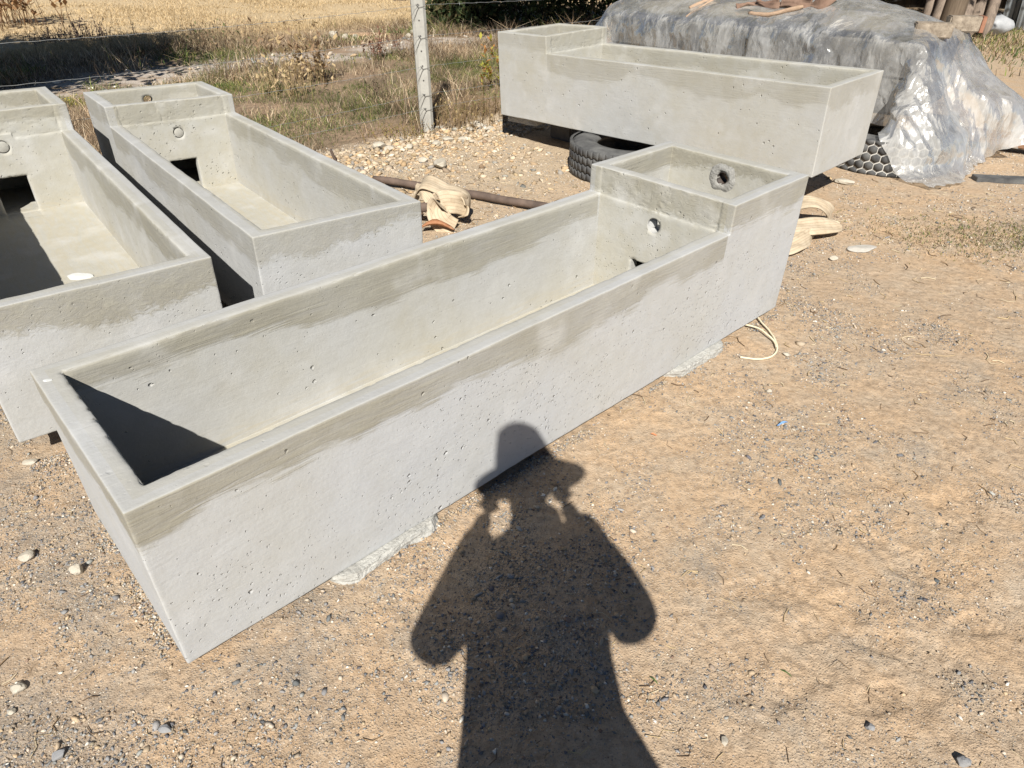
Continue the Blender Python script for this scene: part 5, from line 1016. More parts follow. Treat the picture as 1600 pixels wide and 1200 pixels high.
3,-1,-1,0,0,0,0,-1,0,0,1,-1,-2,1,1,0,0,-1,1,0,0,0,0,0,0,-1,0,-2,2,0,0,-1,0,0,-1,0,3,1,-1,2,1,-1,0,0,1,0,0,-2,0,-1,-2,3,0,-2,-3,-2,
3,0,-2,1,-2,0,1,0,-1,1,-3,-1,4,-3,0,1,0,0,1,0,0,0,-1,1,-2,1,0,2,-6,4,-1,1,-3,1,1,0,-1,3,1,0,0,-1,2,0,0,0,-1,0,1,-4,1,-3,1,1,0,0,
2,-1,2,-1,0,-1,-1,-3,0,-1,1,1,-2,2,1,-1,2,1,-1,-1,1,-1,1,-1,2,-1,0,-1,4,-5,1,-1,1,-2,2,0,2,-1,0,0,1,2,-1,1,-1,0,1,1,-4,0,2,3,-5,0,2,-5,
4,0,-1,-2,-2,-2,-2,3,0,-1,0,1,1,0,-1,1,0,-1,1,1,0,0,0,0,-1,0,0,1,0,0,-2,-1,1,1,-1,0,0,2,1,-1,1,1,1,-1,0,0,-1,0,1,1,1,-2,1,-2,-2,3,
2,-1,-1,-1,2,-4,0,0,0,1,1,-1,0,0,1,0,0,0,0,0,-1,1,-1,1,0,0,0,-1,0,-1,2,0,-1,1,1,-1,0,1,0,0,0,1,0,1,1,-1,0,-2,1,2,-2,-1,2,1,3,-3,
1,1,-2,0,-1,2,-1,-2,1,-1,1,0,0,0,0,0,-1,1,0,-1,1,0,0,0,0,0,1,-2,-1,2,-1,0,3,-2,-1,1,1,0,1,0,0,-1,1,0,-1,2,0,0,0,-3,2,2,1,-1,-1,4,
2,-3,0,0,-2,3,-1,0,-1,1,-1,0,1,1,-1,0,0,0,0,0,-1,0,1,-1,0,0,0,3,0,0,-2,1,-3,3,0,1,-1,0,0,1,-1,1,0,-1,1,0,0,1,-1,3,1,-2,-2,3,0,1,
-2,0,1,-1,0,-2,3,2,-2,0,1,0,-1,0,1,-1,1,-2,1,0,1,-1,0,0,1,1,-1,-3,1,-1,3,-1,3,-3,2,0,1,-1,-1,0,1,-1,0,0,0,0,2,-1,3,-3,2,0,2,0,-3,1,
-1,-1,0,0,2,1,0,-1,0,-1,1,-2,1,0,-1,1,-1,2,-2,1,0,0,0,0,0,0,-2,1,-1,3,-1,1,-1,2,-1,0,0,0,1,-1,0,0,0,1,-1,0,-1,2,-1,2,-1,3,-1,0,2,-3,
-1,1,-1,0,1,1,-1,0,1,0,-3,2,-1,0,1,0,0,-1,1,-1,-1,1,0,1,-1,-1,1,-1,2,-3,2,2,0,-1,1,0,-1,0,0,0,0,0,0,-1,1,0,1,0,0,1,1,-2,3,-2,2,0,
1,-1,0,1,-2,1,0,0,1,0,-2,1,0,-1,0,-1,1,1,-1,0,1,0,-1,0,1,-1,0,0,-2,2,1,0,0,1,0,0,0,0,-1,1,-1,0,0,0,1,-1,-1,0,0,3,-3,0,2,2,-1,1,
1,2,0,-3,0,0,-1,2,-1,0,2,-4,2,0,-1,1,-1,0,0,1,-1,0,0,0,0,0,0,-2,3,1,-1,0,1,-1,0,0,0,0,0,0,0,0,0,1,-1,1,-1,-1,2,-3,2,3,-2,1,-1,-1,
6,1,-2,1,-4,-3,2,0,-3,2,-2,3,-3,1,1,-1,0,0,0,-1,1,0,1,0,-1,0,-2,3,-1,1,1,0,-1,1,0,-2,1,1,0,-1,0,1,0,-1,0,-1,2,1,0,-1,2,-3,-1,1,2,0,
9,-3,-1,1,2,-1,-7,-2,4,-2,3,-4,1,0,-1,0,1,-1,0,1,-1,0,0,-1,1,1,2,0,-1,0,-1,0,1,-1,-1,2,-1,0,0,1,0,0,-1,1,-2,1,-1,1,0,0,-2,4,-1,-4,-4,1,
7,1,0,-1,-1,-6,5,-1,-3,-1,0,3,-3,-2,1,0,0,1,0,-1,0,0,0,1,-1,0,0,0,2,-1,0,0,0,1,0,-1,1,-1,0,0,1,-1,0,0,0,0,1,-1,-1,2,1,-4,-1,-2,0,-2,
8,-2,1,-1,-3,2,-3,0,0,-1,-3,1,2,-1,-1,0,0,0,1,-1,0,0,0,-1,1,-1,1,1,0,0,1,0,-1,0,0,1,-1,0,1,-1,0,1,-1,0,1,0,-1,1,0,-1,-2,-2,-2,-1,0,-1,
9,-2,1,-1,0,1,-3,-4,2,1,-1,-4,0,2,-1,0,-1,0,0,0,0,0,0,0,0,0,0,0,1,1,-1,0,1,-1,1,0,0,0,-1,1,0,-1,1,-1,1,0,0,-1,0,-1,-3,-2,0,1,1,-1,
7,2,-2,0,2,-2,0,-1,-5,-1,0,2,-1,-2,1,0,-1,0,0,0,0,0,0,0,-1,2,0,0,0,-1,1,0,0,1,0,-1,1,0,0,-1,0,0,0,1,0,-1,1,0,-2,-5,0,1,2,-2,-1,2,
8,0,0,0,0,0,0,0,-1,-4,0,-3,0,1,-2,-1,2,-1,0,0,1,-1,0,1,0,0,0,1,0,0,0,-1,0,0,-1,1,0,0,0,0,0,1,0,0,0,0,0,-4,-4,3,1,-2,-4,2,4,-1,
8,0,0,-1,-2,2,2,-1,1,-1,-4,1,-3,-1,0,0,-2,0,0,0,0,1,0,-1,1,-1,1,0,-1,1,0,1,-1,0,0,0,0,1,0,0,0,0,0,0,0,0,-4,-2,-2,-1,1,0,3,0,-2,3,
7,-1,0,0,0,1,0,1,-1,1,0,-3,-2,-3,0,0,0,0,-1,1,0,-1,0,1,0,0,0,-1,1,0,0,0,1,-1,1,-1,0,0,1,0,0,-1,1,0,0,-4,-1,-3,2,0,-2,1,0,1,-1,1,
2,2,1,-1,3,-2,2,0,1,-2,2,-1,-2,-1,-4,-1,-1,0,1,1,0,0,0,0,0,0,0,1,-1,0,0,0,0,0,0,1,0,-1,0,1,-1,1,0,0,-3,-2,-2,2,-1,0,-2,3,-2,3,1,-2,
2,-2,5,0,1,1,-3,-1,2,2,-2,2,0,-4,-1,1,-4,1,0,0,-1,1,0,0,0,1,-1,0,1,0,-1,0,0,1,-1,0,0,1,0,-1,1,0,-1,0,-4,-2,-1,0,1,4,0,-6,5,1,-1,-4,
2,2,-3,1,-3,1,2,3,-3,-1,2,-5,3,1,0,-6,5,0,-1,0,0,0,0,0,0,0,0,0,0,0,1,-1,0,0,1,-1,0,0,0,1,-1,0,1,-1,3,2,1,-1,-4,-6,5,0,-2,-4,0,1,
1,1,-2,-1,0,2,0,-3,1,-1,-1,2,0,6,-1,-2,-1,0,0,-1,1,-1,0,0,0,0,1,-1,0,0,0,1,-1,0,0,1,0,0,-1,0,1,-1,0,0,-3,3,0,2,2,2,-7,4,-2,-3,-2,1,
0,0,-3,2,2,-2,-1,0,0,1,0,4,-3,-2,0,2,0,0,0,0,0,1,-1,0,0,0,-1,1,0,0,0,0,1,0,-1,0,0,0,1,0,-1,0,0,-2,3,-1,0,1,3,-2,3,0,0,2,1,-1,
3,-4,1,0,2,-1,0,-1,0,2,-1,-1,0,-3,1,3,0,0,-1,1,-1,0,1,-1,0,0,1,0,-1,0,0,0,0,0,1,-1,0,0,0,-1,1,0,-1,1,1,-4,2,0,0,0,3,3,1,0,0,0,
0,-2,2,1,-3,2,-3,4,-1,-1,0,-1,3,-2,2,-1,1,-1,1,-1,0,0,0,0,0,0,0,0,1,-1,0,0,0,0,0,1,0,-1,0,0,-1,1,0,1,-3,2,1,1,-2,0,3,-3,2,0,-1,4,
-1,1,2,-1,-2,0,3,-4,0,1,2,0,-3,3,-2,1,0,1,0,0,0,0,-2,1,1,-1,0,0,0,1,0,-1,0,0,0,0,0,1,-2,1,-1,1,0,-2,1,5,-4,0,3,-1,-4,4,-3,-2,3,1,
0,1,-1,1,0,-4,2,4,0,-3,-1,-2,6,-2,0,2,-2,-1,0,1,0,-2,3,-1,-1,1,-1,0,0,0,0,1,0,0,-1,0,0,-1,3,-1,0,-2,1,1,2,-5,3,0,-2,5,-3,-1,0,1,0,-4,
-3,3,-1,-1,2,3,-5,-1,3,2,-1,1,-4,3,1,-2,-1,1,0,0,0,1,-1,0,0,0,1,0,-1,0,0,0,0,0,1,-1,-1,1,-1,0,1,0,-1,1,-2,3,-1,-1,1,0,2,-2,0,1,-3,3,
1,-1,0,0,0,-1,3,-3,0,1,-1,3,-2,0,0,2,-1,0,0,-1,0,1,-1,1,-1,0,0,0,1,-1,0,0,0,0,0,0,0,0,0,0,0,0,0,-1,1,-1,1,0,-1,-1,2,-2,-1,2,1,-3,
0,1,-1,0,1,1,-1,2,-5,-1,1,0,3,0,0,-2,4,-3,0,0,1,-1,1,-1,1,-1,0,0,0,1,-1,0,0,0,0,0,1,-1,-1,0,1,-1,1,0,-1,0,0,1,0,0,-7,2,2,-1,1,2,
-2,-1,1,0,-1,2,-1,0,3,-1,0,1,0,-2,1,0,-2,3,-1,0,0,0,0,1,-1,1,-1,0,0,0,1,0,-1,0,-1,1,0,0,0,1,-1,2,-2,-2,2,2,-1,-2,-2,-3,5,-2,0,-2,3,-2,
0,-3,-1,4,1,-4,7,0,-4,-1,-1,-3,0,2,1,2,4,-4,2,-1,-2,2,-1,0,0,0,1,-1,0,0,0,0,1,0,1,-2,0,1,0,-2,1,-2,1,2,1,-6,-2,0,2,3,-4,2,1,2,-5,2,
-3,3,2,-3,0,3,-5,1,5,3,0,-4,2,-1,-1,-2,-1,3,-2,1,-1,-1,1,0,1,-1,0,1,-1,0,0,0,0,0,-1,2,0,-2,0,2,-1,0,-1,2,-4,3,1,-1,-1,-2,2,0,-3,0,2,0,
-2,1,-2,0,1,-1,0,-1,-1,1,3,4,-5,1,2,2,-3,-1,2,0,2,-1,-2,0,0,0,0,0,1,0,-1,0,0,0,0,0,0,0,1,-1,0,1,0,-2,1,1,-1,-1,0,-1,2,0,4,-1,-2,-2,
-5,-2,3,-1,0,0,-1,1,1,0,-1,4,3,-1,-2,1,1,0,-2,1,0,0,1,-1,0,1,-1,0,0,0,1,0,0,-1,1,-1,-1,2,-1,0,0,0,-1,-1,2,1,-1,1,1,0,0,2,-3,1,1,3,
-4,-1,-1,2,-1,-2,3,1,0,-2,2,2,-3,4,2,0,-1,2,-3,-1,0,1,0,1,-1,0,0,0,0,1,-1,0,0,0,0,0,1,-1,0,1,-2,0,1,-1,4,-5,4,0,-2,4,0,2,-1,-1,0,-1,
-7,4,-1,0,-2,5,-2,0,1,3,-2,-5,10,-1,-2,-2,3,-4,3,0,0,-2,1,-1,1,0,1,0,-1,-1,1,0,-1,1,1,0,-1,0,-1,0,3,0,-1,2,-6,6,-2,0,0,2,0,-3,4,-1,4,0,
-3,0,2,0,5,-4,1,1,-1,2,1,-4,-5,0,2,2,-1,3,1,-1,0,0,-1,2,-2,0,0,0,1,-1,0,0,1,0,-2,0,1,0,1,0,-3,1,1,0,2,-1,0,0,3,-3,0,-1,-2,3,-6,0,
6,-2,-1,0,-1,3,0,-3,2,-4,2,2,-2,-2,1,-1,1,-1,0,0,0,1,0,-2,1,0,0,0,0,1,-1,0,0,0,1,0,-1,1,0,-1,1,-2,0,2,-3,0,1,0,1,-1,-2,-1,1,-1,2,0,
6,1,0,-1,0,-1,-1,1,0,0,-2,-3,0,2,0,-2,0,0,-1,1,0,0,0,0,1,-1,0,0,0,0,1,-1,1,-1,0,0,1,-1,-1,1,0,0,1,-2,1,1,-1,0,-3,-1,2,0,-2,1,0,2,
6,1,-1,1,-3,-1,3,0,-5,-3,0,5,-3,0,1,2,-2,-1,1,0,-1,0,0,1,-1,0,0,0,0,0,0,0,0,0,-1,1,-1,0,1,-1,0,2,-2,1,3,-5,2,0,-1,3,-5,1,1,-3,1,-2,
6,-1,-1,1,1,0,-5,-1,0,4,0,-1,1,-3,-4,2,-2,3,-1,1,1,-1,1,-1,0,1,0,0,-1,0,0,1,-1,0,1,-1,0,1,-1,-1,2,-2,2,-1,-3,3,-3,2,2,-4,3,1,-2,3,-1,-3,
4,0,0,-2,-4,1,3,-4,3,0,-5,1,1,2,0,-2,4,-2,1,-2,-1,2,-1,1,0,0,0,0,0,0,0,0,0,0,0,0,0,0,0,0,-1,2,-2,0,1,-1,1,-3,-1,3,1,-2,0,-2,1,5,
2,-1,-2,-2,4,-3,-1,5,-1,-3,3,1,-3,1,1,-1,1,-1,0,1,0,-1,0,0,0,0,-1,1,0,0,0,0,-1,1,0,0,1,-2,2,1,-1,-2,1,-1,2,-1,-1,1,2,-3,2,-2,3,-1,-1,-4,
-3,0,1,1,-2,3,-4,1,-1,1,1,-1,6,-3,0,1,-1,1,0,-1,0,1,0,-1,1,0,0,-1,0,1,-1,0,1,-1,0,0,0,1,-2,1,1,0,0,0,0,0,2,-1,-2,1,-1,0,0,0,1,0,
-1,0,-1,0,-1,-1,5,-2,1,2,-1,-2,-1,2,0,0,-1,2,-1,-1,1,0,0,0,0,0,0,0,1,-1,0,0,0,1,-1,0,-1,0,2,-2,1,1,-1,0,-1,-1,1,2,0,0,-2,2,0,0,1,-3,
1,-1,2,-1,-1,2,0,0,0,-3,0,4,-2,-2,3,0,0,-2,-1,2,0,-1,0,1,-1,0,0,0,0,0,0,0,0,-1,1,0,0,1,-2,1,1,-1,0,1,0,1,-1,1,0,-1,0,1,-2,-1,0,2,
-1,0,0,1,4,-3,-4,2,1,1,2,-2,-2,2,-3,0,1,-1,2,0,0,0,1,-1,0,0,1,-1,0,0,0,0,-1,1,0,1,0,-2,2,0,-3,1,2,-2,0,-1,2,-1,1,-1,3,-4,0,3,0,-1,
3,-4,0,1,-2,1,5,-4,-1,1,-1,-3,7,-1,-2,0,-2,2,1,0,0,0,-1,1,0,0,-1,0,1,-1,0,0,1,-1,0,-1,0,1,-1,0,2,0,-1,1,1,-1,0,-2,1,2,-6,5,1,-1,-1,2,
-4,5,-1,-1,2,-1,-2,2,0,1,1,-2,-2,0,2,1,1,-2,-1,1,-1,1,0,0,0,0,0,1,-2,1,0,0,-1,1,0,1,0,-1,0,1,-1,-1,1,0,0,0,-2,2,0,0,1,-1,-1,0,0,0,
-1,3,1,-1,-2,2,-4,2,1,-2,0,3,-3,0,1,-1,0,3,-1,-1,0,0,1,-1,1,-1,0,0,0,0,0,0,0,0,0,-1,1,1,-1,-1,1,0,0,1,-3,3,-2,1,0,-4,8,-2,-1,-1,0,1,
1,-2,0,2,-1,-3,4,-1,1,0,-3,3,-2,2,-1,0,2,-4,2,-1,2,-1,0,0,-1,1,1,-2,1,0,1,-1,1,-1,0,1,-1,0,1,-1,-1,2,-2,0,3,0,1,-2,-2,5,-7,2,3,1,-2,-3,
4,-4,-2,1,3,-2,4,-5,1,0,0,-2,3,0,-1,1,-4,5,-4,2,-1,1,0,1,0,-1,0,1,-1,0,0,0,0,-1,1,-1,1,0,0,1,0,-1,1,1,-4,4,-1,-2,1,-2,6,-3,-2,1,2,4,
-3,1,3,-1,0,3,-6,8,-5,-2,3,0,-1,-3,2,0,2,-4,3,0,1,-1,-1,0,1,1,-2,1,0,0,0,0,0,1,-2,1,0,1,0,0,0,-1,1,0,0,-2,-2,5,-2,3,-6,4,-1,-1,0,0,
1,2,-3,-1,0,-1,1,-2,1,2,-1,1,1,-1,0,-1,-1,3,0,-1,-1,1,1,-1,0,0,0,0,0,0,0,0,-1,1,1,-1,0,-1,1,1,0,0,0,-1,1,-1,1,-2,0,1,0,-2,2,1,-1,-2,
-1,1,1,0,-3,3,-1,0,0,0,0,0,-1,2,0,0,-1,0,-1,1,1,-1,0,1,-1,-1,1,0,0,0,0,0,1,-1,0,0,0,0,0,0,0,0,0,-1,2,-2,2,-2,4,-4,2,0,-1,0,1,1,
0,-2,1,0,1,-2,3,-2,1,-1,2,-1,1,-1,-1,0,1,-1,1,0,0,1,-1,-1,1,0,1,-1,1,-1,0,0,0,0,0,1,-1,0,0,0,-2,2,0,1,-1,0,1,0,-1,1,0,0,0,-1,0,0,
4,-4,2,-1,1,-1,-2,2,-1,1,-1,-1,-1,3,0,-1,0,1,0,-1,0,-1,1,1,-1,0,0,0,-1,1,0,1,-1,1,-1,0,0,0,-1,0,2,-1,0,-1,2,0,-2,3,0,-2,2,-1,-1,2,-2,3,
-1,1,-1,1,-1,0,2,-3,3,0,-3,3,1,-4,0,2,0,-1,1,1,-1,0,0,-1,0,1,-1,0,1,0,0,0,0,-1,2,-1,0,1,0,-1,1,0,-1,2,-6,1,0,2,1,0,-2,1,2,-3,2,-5,
-3,3,-2,1,0,2,1,0,-2,-1,1,-2,2,1,0,-1,0,1,-1,-1,0,1,0,0,0,0,0,1,-1,0,0,0,0,1,-1,0,1,-1,0,0,0,0,1,-1,3,0,0,-3,-1,0,3,0,-2,0,1,0,
1,0,-1,0,3,-2,-2,0,0,2,0,0,-2,1,0,-1,1,0,0,0,0,0,0,0,0,0,0,0,1,-1,0,0,1,-1,0,0,0,0,0,1,-1,0,0,-1,3,-3,2,-2,1,1,-2,-2,3,1,0,-1,
0,-1,3,-2,-2,0,0,2,0,-1,0,1,0,-1,0,2,-1,0,0,0,0,0,-2,1,1,0,0,0,0,1,-1,0,0,0,0,1,-1,0,1,-1,0,-1,0,2,-3,4,0,1,-3,2,-3,2,-2,1,0,1,
-2,3,-3,2,0,2,1,-1,-1,1,0,-5,3,1,1,-3,1,0,0,0,0,-1,1,1,0,-1,0,0,0,0,0,0,0,0,0,0,1,0,-1,1,0,1,-1,-2,2,-3,0,2,0,-1,2,1,0,-2,-1,0,
2,-2,0,-1,0,1,-1,-2,3,-2,2,3,-3,2,-3,0,2,-1,-1,1,0,0,1,-2,0,0,1,0,0,0,1,-1,0,0,0,0,0,0,0,-1,0,1,0,0,0,0,1,0,-1,0,-1,-1,1,0,0,1,
-2,1,1,1,1,-2,0,1,-2,2,0,2,-2,-2,0,2,-1,-1,2,-1,-1,1,0,0,0,1,-1,0,0,0,0,0,0,1,-1,0,0,0,0,1,-1,-1,0,2,-3,3,-1,-1,1,-1,2,0,-1,1,-1,-1,
2,-1,0,-1,-1,1,-1,1,1,0,-2,0,0,1,1,-1,-1,1,-1,1,1,0,-1,0,0,0,1,0,-1,0,0,0,0,0,1,-1,0,1,0,-1,1,0,0,-1,2,-3,1,-1,0,0,0,0,0,0,0,1,
2,-3,1,1,-2,4,-2,1,-2,-1,0,-2,3,0,0,0,0,0,1,-2,1,0,0,0,0,0,0,0,0,0,0,0,0,0,0,0,0,-1,1,0,0,0,0,-1,1,2,-1,-1,0,0,-2,2,-1,0,0,2,
-1,3,-3,0,2,-6,4,0,1,-1,1,0,0,0,0,0,1,-1,-1,2,0,-2,2,0,0,-1,0,0,0,0,0,1,-1,0,0,0,0,0,0,0,-1,1,0,-1,3,-1,-2,0,1,0,4,-3,0,0,0,-4,
-2,2,1,-1,1,3,-3,-3,3,0,-3,2,-1,0,1,0,0,2,-1,-1,0,1,-1,0,0,0,0,-1,1,0,0,-1,1,0,0,0,0,1,-1,0,2,-1,-1,0,0,0,-3,3,2,0,-7,3,1,2,-2,0,
2,-4,4,0,-1,-3,3,-1,-1,-1,4,-3,1,1,0,-1,0,-1,1,0,0,0,0,0,0,0,0,1,-1,0,0,1,-1,0,0,0,0,0,0,0,-1,0,1,1,-2,-1,3,-2,-3,0,6,-3,2,-2,2,-1,
-1,1,-2,2,-1,0,-1,2,2,1,-3,0,2,-3,-1,2,1,0,0,-1,-1,1,0,0,0,1,-1,0,0,0,0,0,0,0,0,0,0,0,-1,1,1,-1,1,1,-4,4,-1,0,0,0,-1,2,-4,1,-1,3,
0,0,-1,-1,1,2,-1,2,-5,1,4,-1,-2,-1,2,0,0,-1,0,1,1,-1,-1,1,0,-1,1,0,0,0,0,0,1,0,-1,1,-1,0,1,-1,-1,1,-1,0,3,-4,3,-1,0,-1,-1,1,2,0,-1,1,
-1,2,0,-1,2,-2,2,-3,2,-1,-3,2,1,0,1,-1,-1,0,0,1,0,0,0,0,0,0,0,0,1,-1,1,-1,0,0,-1,1,1,-1,0,0,0,1,-1,0,-1,1,-3,2,2,3,-3,-3,0,0,3,-2,
-4,3,1,-1,-2,1,-1,3,-2,2,2,0,-3,3,-2,2,-3,3,-1,-1,0,0,0,0,-1,1,0,0,0,1,-2,1,0,0,1,-1,-1,0,1,0,1,-2,2,-1,-2,2,3,-2,-3,0,3,2,0,-4,1,0,
2,-3,0,2,1,-2,-2,0,1,0,-1,0,2,-1,0,0,1,-1,0,1,0,0,1,-1,1,0,-1,0,0,0,1,-1,0,0,0,0,1,0,-1,0,0,0,0,0,0,0,-3,3,0,2,-2,1,-2,1,0,1,
1,-1,-1,-2,1,2,1,-2,2,-2,3,-1,-1,0,2,-3,1,-1,2,0,-1,0,-1,1,0,-1,1,0,0,0,-1,1,0,-1,1,0,-1,0,1,0,-1,1,0,0,2,-3,3,-1,1,-3,2,-2,1,0,-1,0,
-2,0,1,1,-1,-1,3,0,-2,0,-2,4,-1,1,-2,3,-1,-1,0,-1,1,0,1,-1,0,0,0,0,0,0,0,0,0,1,-1,0,0,0,0,0,0,0,-1,1,-1,2,-2,2,-1,0,1,0,-1,2,-2,1,
0,-2,2,-1,-2,1,0,1,2,-1,0,-2,1,1,0,-1,0,2,-2,0,0,1,0,0,0,1,-1,0,0,0,1,0,-1,0,1,-1,0,1,0,-1,0,1,1,-3,1,-2,1,0,1,-1,0,-1,3,1,-1,-1,
-1,0,-1,2,1,0,0,-2,-1,3,-2,4,-2,-2,3,-1,-1,0,1,0,0,-1,0,0,0,-1,1,0,0,0,0,0,0,0,0,0,1,-1,-1,2,-1,0,-2,2,-1,2,-1,-1,0,2,-2,1,-1,-1,1,0,
4,0,-1,-3,-1,-1,0,2,-1,-1,3,-4,4,1,-4,-1,4,-2,0,0,0,1,-1,1,0,0,0,0,0,0,0,0,0,0,-1,1,-1,1,1,-3,3,-2,1,0,2,1,-2,-3,3,1,0,-2,-1,3,-1,-2,
0,2,0,3,-1,3,-4,-1,0,1,-2,2,-4,0,1,2,-1,0,0,0,-1,0,1,-1,0,1,-1,0,0,0,0,-1,1,0,0,0,1,-1,0,2,-3,1,0,1,-2,0,1,1,-5,-2,4,3,1,-3,0,4,
2,1,-1,-2,2,-1,1,-1,2,-2,0,-2,2,-1,0,0,0,0,-1,1,0,0,-1,1,0,-1,1,0,0,0,0,0,0,0,1,-1,0,0,0,-1,0,1,0,0,2,-3,1,0,1,-1,-2,-1,1,0,3,-1,
2,-1,0,-1,2,0,-1,4,-3,-1,1,-3,0,1,1,-1,0,1,0,-1,1,-1,1,-1,0,1,-1,0,0,0,0,1,-1,0,0,1,-1,0,0,0,1,-1,0,0,-2,1,2,0,0,3,-2,-1,-1,1,-1,-1,
1,-1,1,1,0,-3,3,-3,0,1,1,0,1,-2,-1,1,0,-1,2,-1,0,0,-1,1,0,0,0,0,0,0,0,0,0,0,0,0,0,0,0,1,0,0,0,0,-1,1,-2,1,3,-1,-3,1,0,-1,2,-2,
-2,3,-1,2,-4,4,-2,-2,3,1,-5,8,-5,2,-2,1,-2,1,-1,1,-1,1,0,1,-1,0,0,0,0,0,0,0,1,0,-1,-1,1,0,1,-2,1,0,1,-2,2,-1,2,0,-3,-2,2,3,-1,1,-2,5,
0,-5,2,-1,2,0,0,3,0,-1,3,-5,2,-1,1,-2,2,1,-1,0,0,-1,2,-3,1,1,1,-1,0,0,0,0,0,-1,1,1,-1,1,-2,3,-1,0,-1,-1,1,2,-3,0,0,2,2,-5,4,1,-2,-1,
-5,1,0,2,1,-2,4,0,-1,0,-1,1,1,0,-1,1,0,-2,1,1,0,0,-2,2,0,-1,0,1,-1,0,0,0,0,1,-1,0,0,-1,1,-1,1,0,-1,2,-3,1,2,0,2,-3,0,2,0,0,1,-1,
-3,0,0,-1,1,-1,-1,-2,4,1,2,1,-1,-1,0,1,0,1,0,-1,0,0,0,0,0,0,0,0,1,-1,0,0,0,0,0,0,1,0,-1,0,0,0,1,1,0,-1,0,0,-1,0,4,-1,-1,-1,0,3,
-4,0,1,-1,-2,1,0,3,-3,2,1,0,3,-2,2,-2,1,-1,0,0,1,1,-1,0,0,0,0,0,0,0,0,0,0,-1,2,-1,0,0,1,0,-1,0,1,-2,4,-2,1,-1,0,4,-2,2,-2,1,2,-1,
-6,4,-3,2,-2,4,-4,0,1,3,-2,-1,2,2,1,0,-1,0,0,0,0,-1,2,0,-1,0,0,0,0,0,0,0,0,1,-1,0,0,1,-1,0,0,-1,-1,3,0,1,-2,2,2,-1,-1,3,-1,0,3,1,
-7,1,1,-1,6,-4,5,-1,-2,-2,1,2,-3,4,-2,2,-1,3,-1,0,0,0,-1,0,1,-1,0,0,0,0,0,0,0,0,0,0,0,-1,2,0,-1,1,0,0,-3,4,2,0,0,1,2,-5,4,1,0,0,
-4,-3,2,1,-1,4,-3,1,1,0,3,-2,1,1,2,-1,0,-3,1,1,0,0,0,0,-1,0,0,0,0,0,0,0,0,0,-1,1,0,0,-2,0,1,0,0,-2,2,0,3,2,1,0,0,3,-1,0,-2,0,
0,0,1,-1,-2,-2,2,2,0,-1,-1,2,2,1,0,1,-3,1,1,-1,-1,1,0,-1,0,1,-1,0,-1,0,0,0,-1,0,1,-1,0,-1,-1,1,0,-1,0,0,-1,-2,1,1,1,1,4,1,0,-1,-3,0,
-3,4,-2,0,2,-1,1,-1,2,0,-1,2,0,-1,2,-2,0,1,-1,0,1,-1,0,0,0,-1,0,-1,1,0,-1,-1,1,-1,0,0,-2,0,1,-1,-1,0,0,0,-2,2,-1,-1,1,2,-2,1,1,1,0,2,
3,0,-2,0,1,2,-3,1,-2,0,4,1,-1,1,-1,-3,3,-2,0,1,-1,0,0,0,0,-2,-1,0,0,0,1,0,0,0,-2,1,1,-3,-1,0,0,0,-1,0,3,-4,1,0,-1,0,-1,1,2,-1,6,-4,
2,-5,4,2,-1,0,1,-2,2,1,0,0,2,-4,-5,4,0,1,0,-1,1,0,0,1,0,-2,-2,1,0,0,0,1,-1,-3,2,-1,-2,3,-2,0,-1,0,-2,0,1,3,-3,0,-1,0,0,0,1,1,-1,4,
-2,5,-1,0,0,-2,2,4,0,0,-1,0,-1,-3,2,-1,1,0,0,0,-1,1,-1,0,-2,0,1,-1,0,0,0,-1,1,2,-2,0,-2,-2,2,-3,0,0,0,0,0,-2,2,1,-1,-1,1,-1,-1,2,0,-1,
4,-3,1,-1,1,3,2,0,-1,0,0,0,-4,2,-2,1,-1,0,1,0,0,-1,1,-1,-1,0,-1,0,0,0,-1,1,-1,1,-1,1,0,-4,-1,-1,3,0,0,-2,-1,1,0,-1,2,-2,-1,1,0,0,1,1,
2,2,0,2,0,0,0,-2,1,2,0,-2,-3,-3,1,2,0,0,0,0,0,0,0,-1,-1,0,1,-1,0,0,1,-2,1,0,0,0,0,-1,-4,3,-1,0,3,-4,-2,1,0,-1,0,2,-2,0,0,0,0,0,
6,0,1,0,-1,0,-1,1,1,-1,1,-6,-1,1,0,0,1,0,-1,1,1,-1,0,-2,1,0,0,-1,-1,1,-1,1,0,-3,4,-1,1,1,-2,-2,0,0,-4,1,0,0,-1,1,1,-2,2,-2,0,0,0,-1,
4,2,0,0,1,0,0,0,-2,0,-2,1,-1,-2,-1,0,1,1,1,0,-1,0,1,2,-2,-1,-3,0,0,0,1,0,-2,4,-2,-1,0,1,1,-2,-1,1,0,0,-3,-1,0,-1,-1,2,-1,1,-1,0,0,-1,
7,2,-2,-1,2,-2,0,-1,1,-1,0,-1,1,-1,0,2,-1,3,-4,2,0,0,4,-6,0,3,-2,0,-1,1,2,3,2,3,4,3,3,4,3,-3,-2,-3,-3,-2,-3,-2,-2,-1,-2,-1,-2,-1,-1,1,1,-2,
-2,-1,4,0,-4,2,1,1,-2,4,-1,2,-3,2,1,-4,1,-3,7,-3,0,-1,-5,6,2,-4,3,1,2,1,1,0,1,-1,-1,1,0,-1,-2,3,-1,1,0,0,0,0,0,0,0,0,-1,-1,-2,-4,-1,4,
4,-4,-2,2,1,1,-2,-1,4,-1,-1,1,1,3,0,1,1,-1,-2,0,-1,1,1,0,-2,1,0,2,1,1,-1,0,-1,1,0,-1,1,-1,1,-1,1,-1,1,-1,1,0,1,-1,0,0,-1,-2,-2,1,-3,-4,
-2,2,-1,-1,1,1,1,1,0,0,3,-2,3,-1,2,1,-1,1,-2,1,1,-1,1,0,0,0,0,-1,1,-1,1,0,0,0,0,0,-1,0,0,0,0,1,0,0,0,0,0,0,0,-1,-2,-1,-1,-3,0,2,
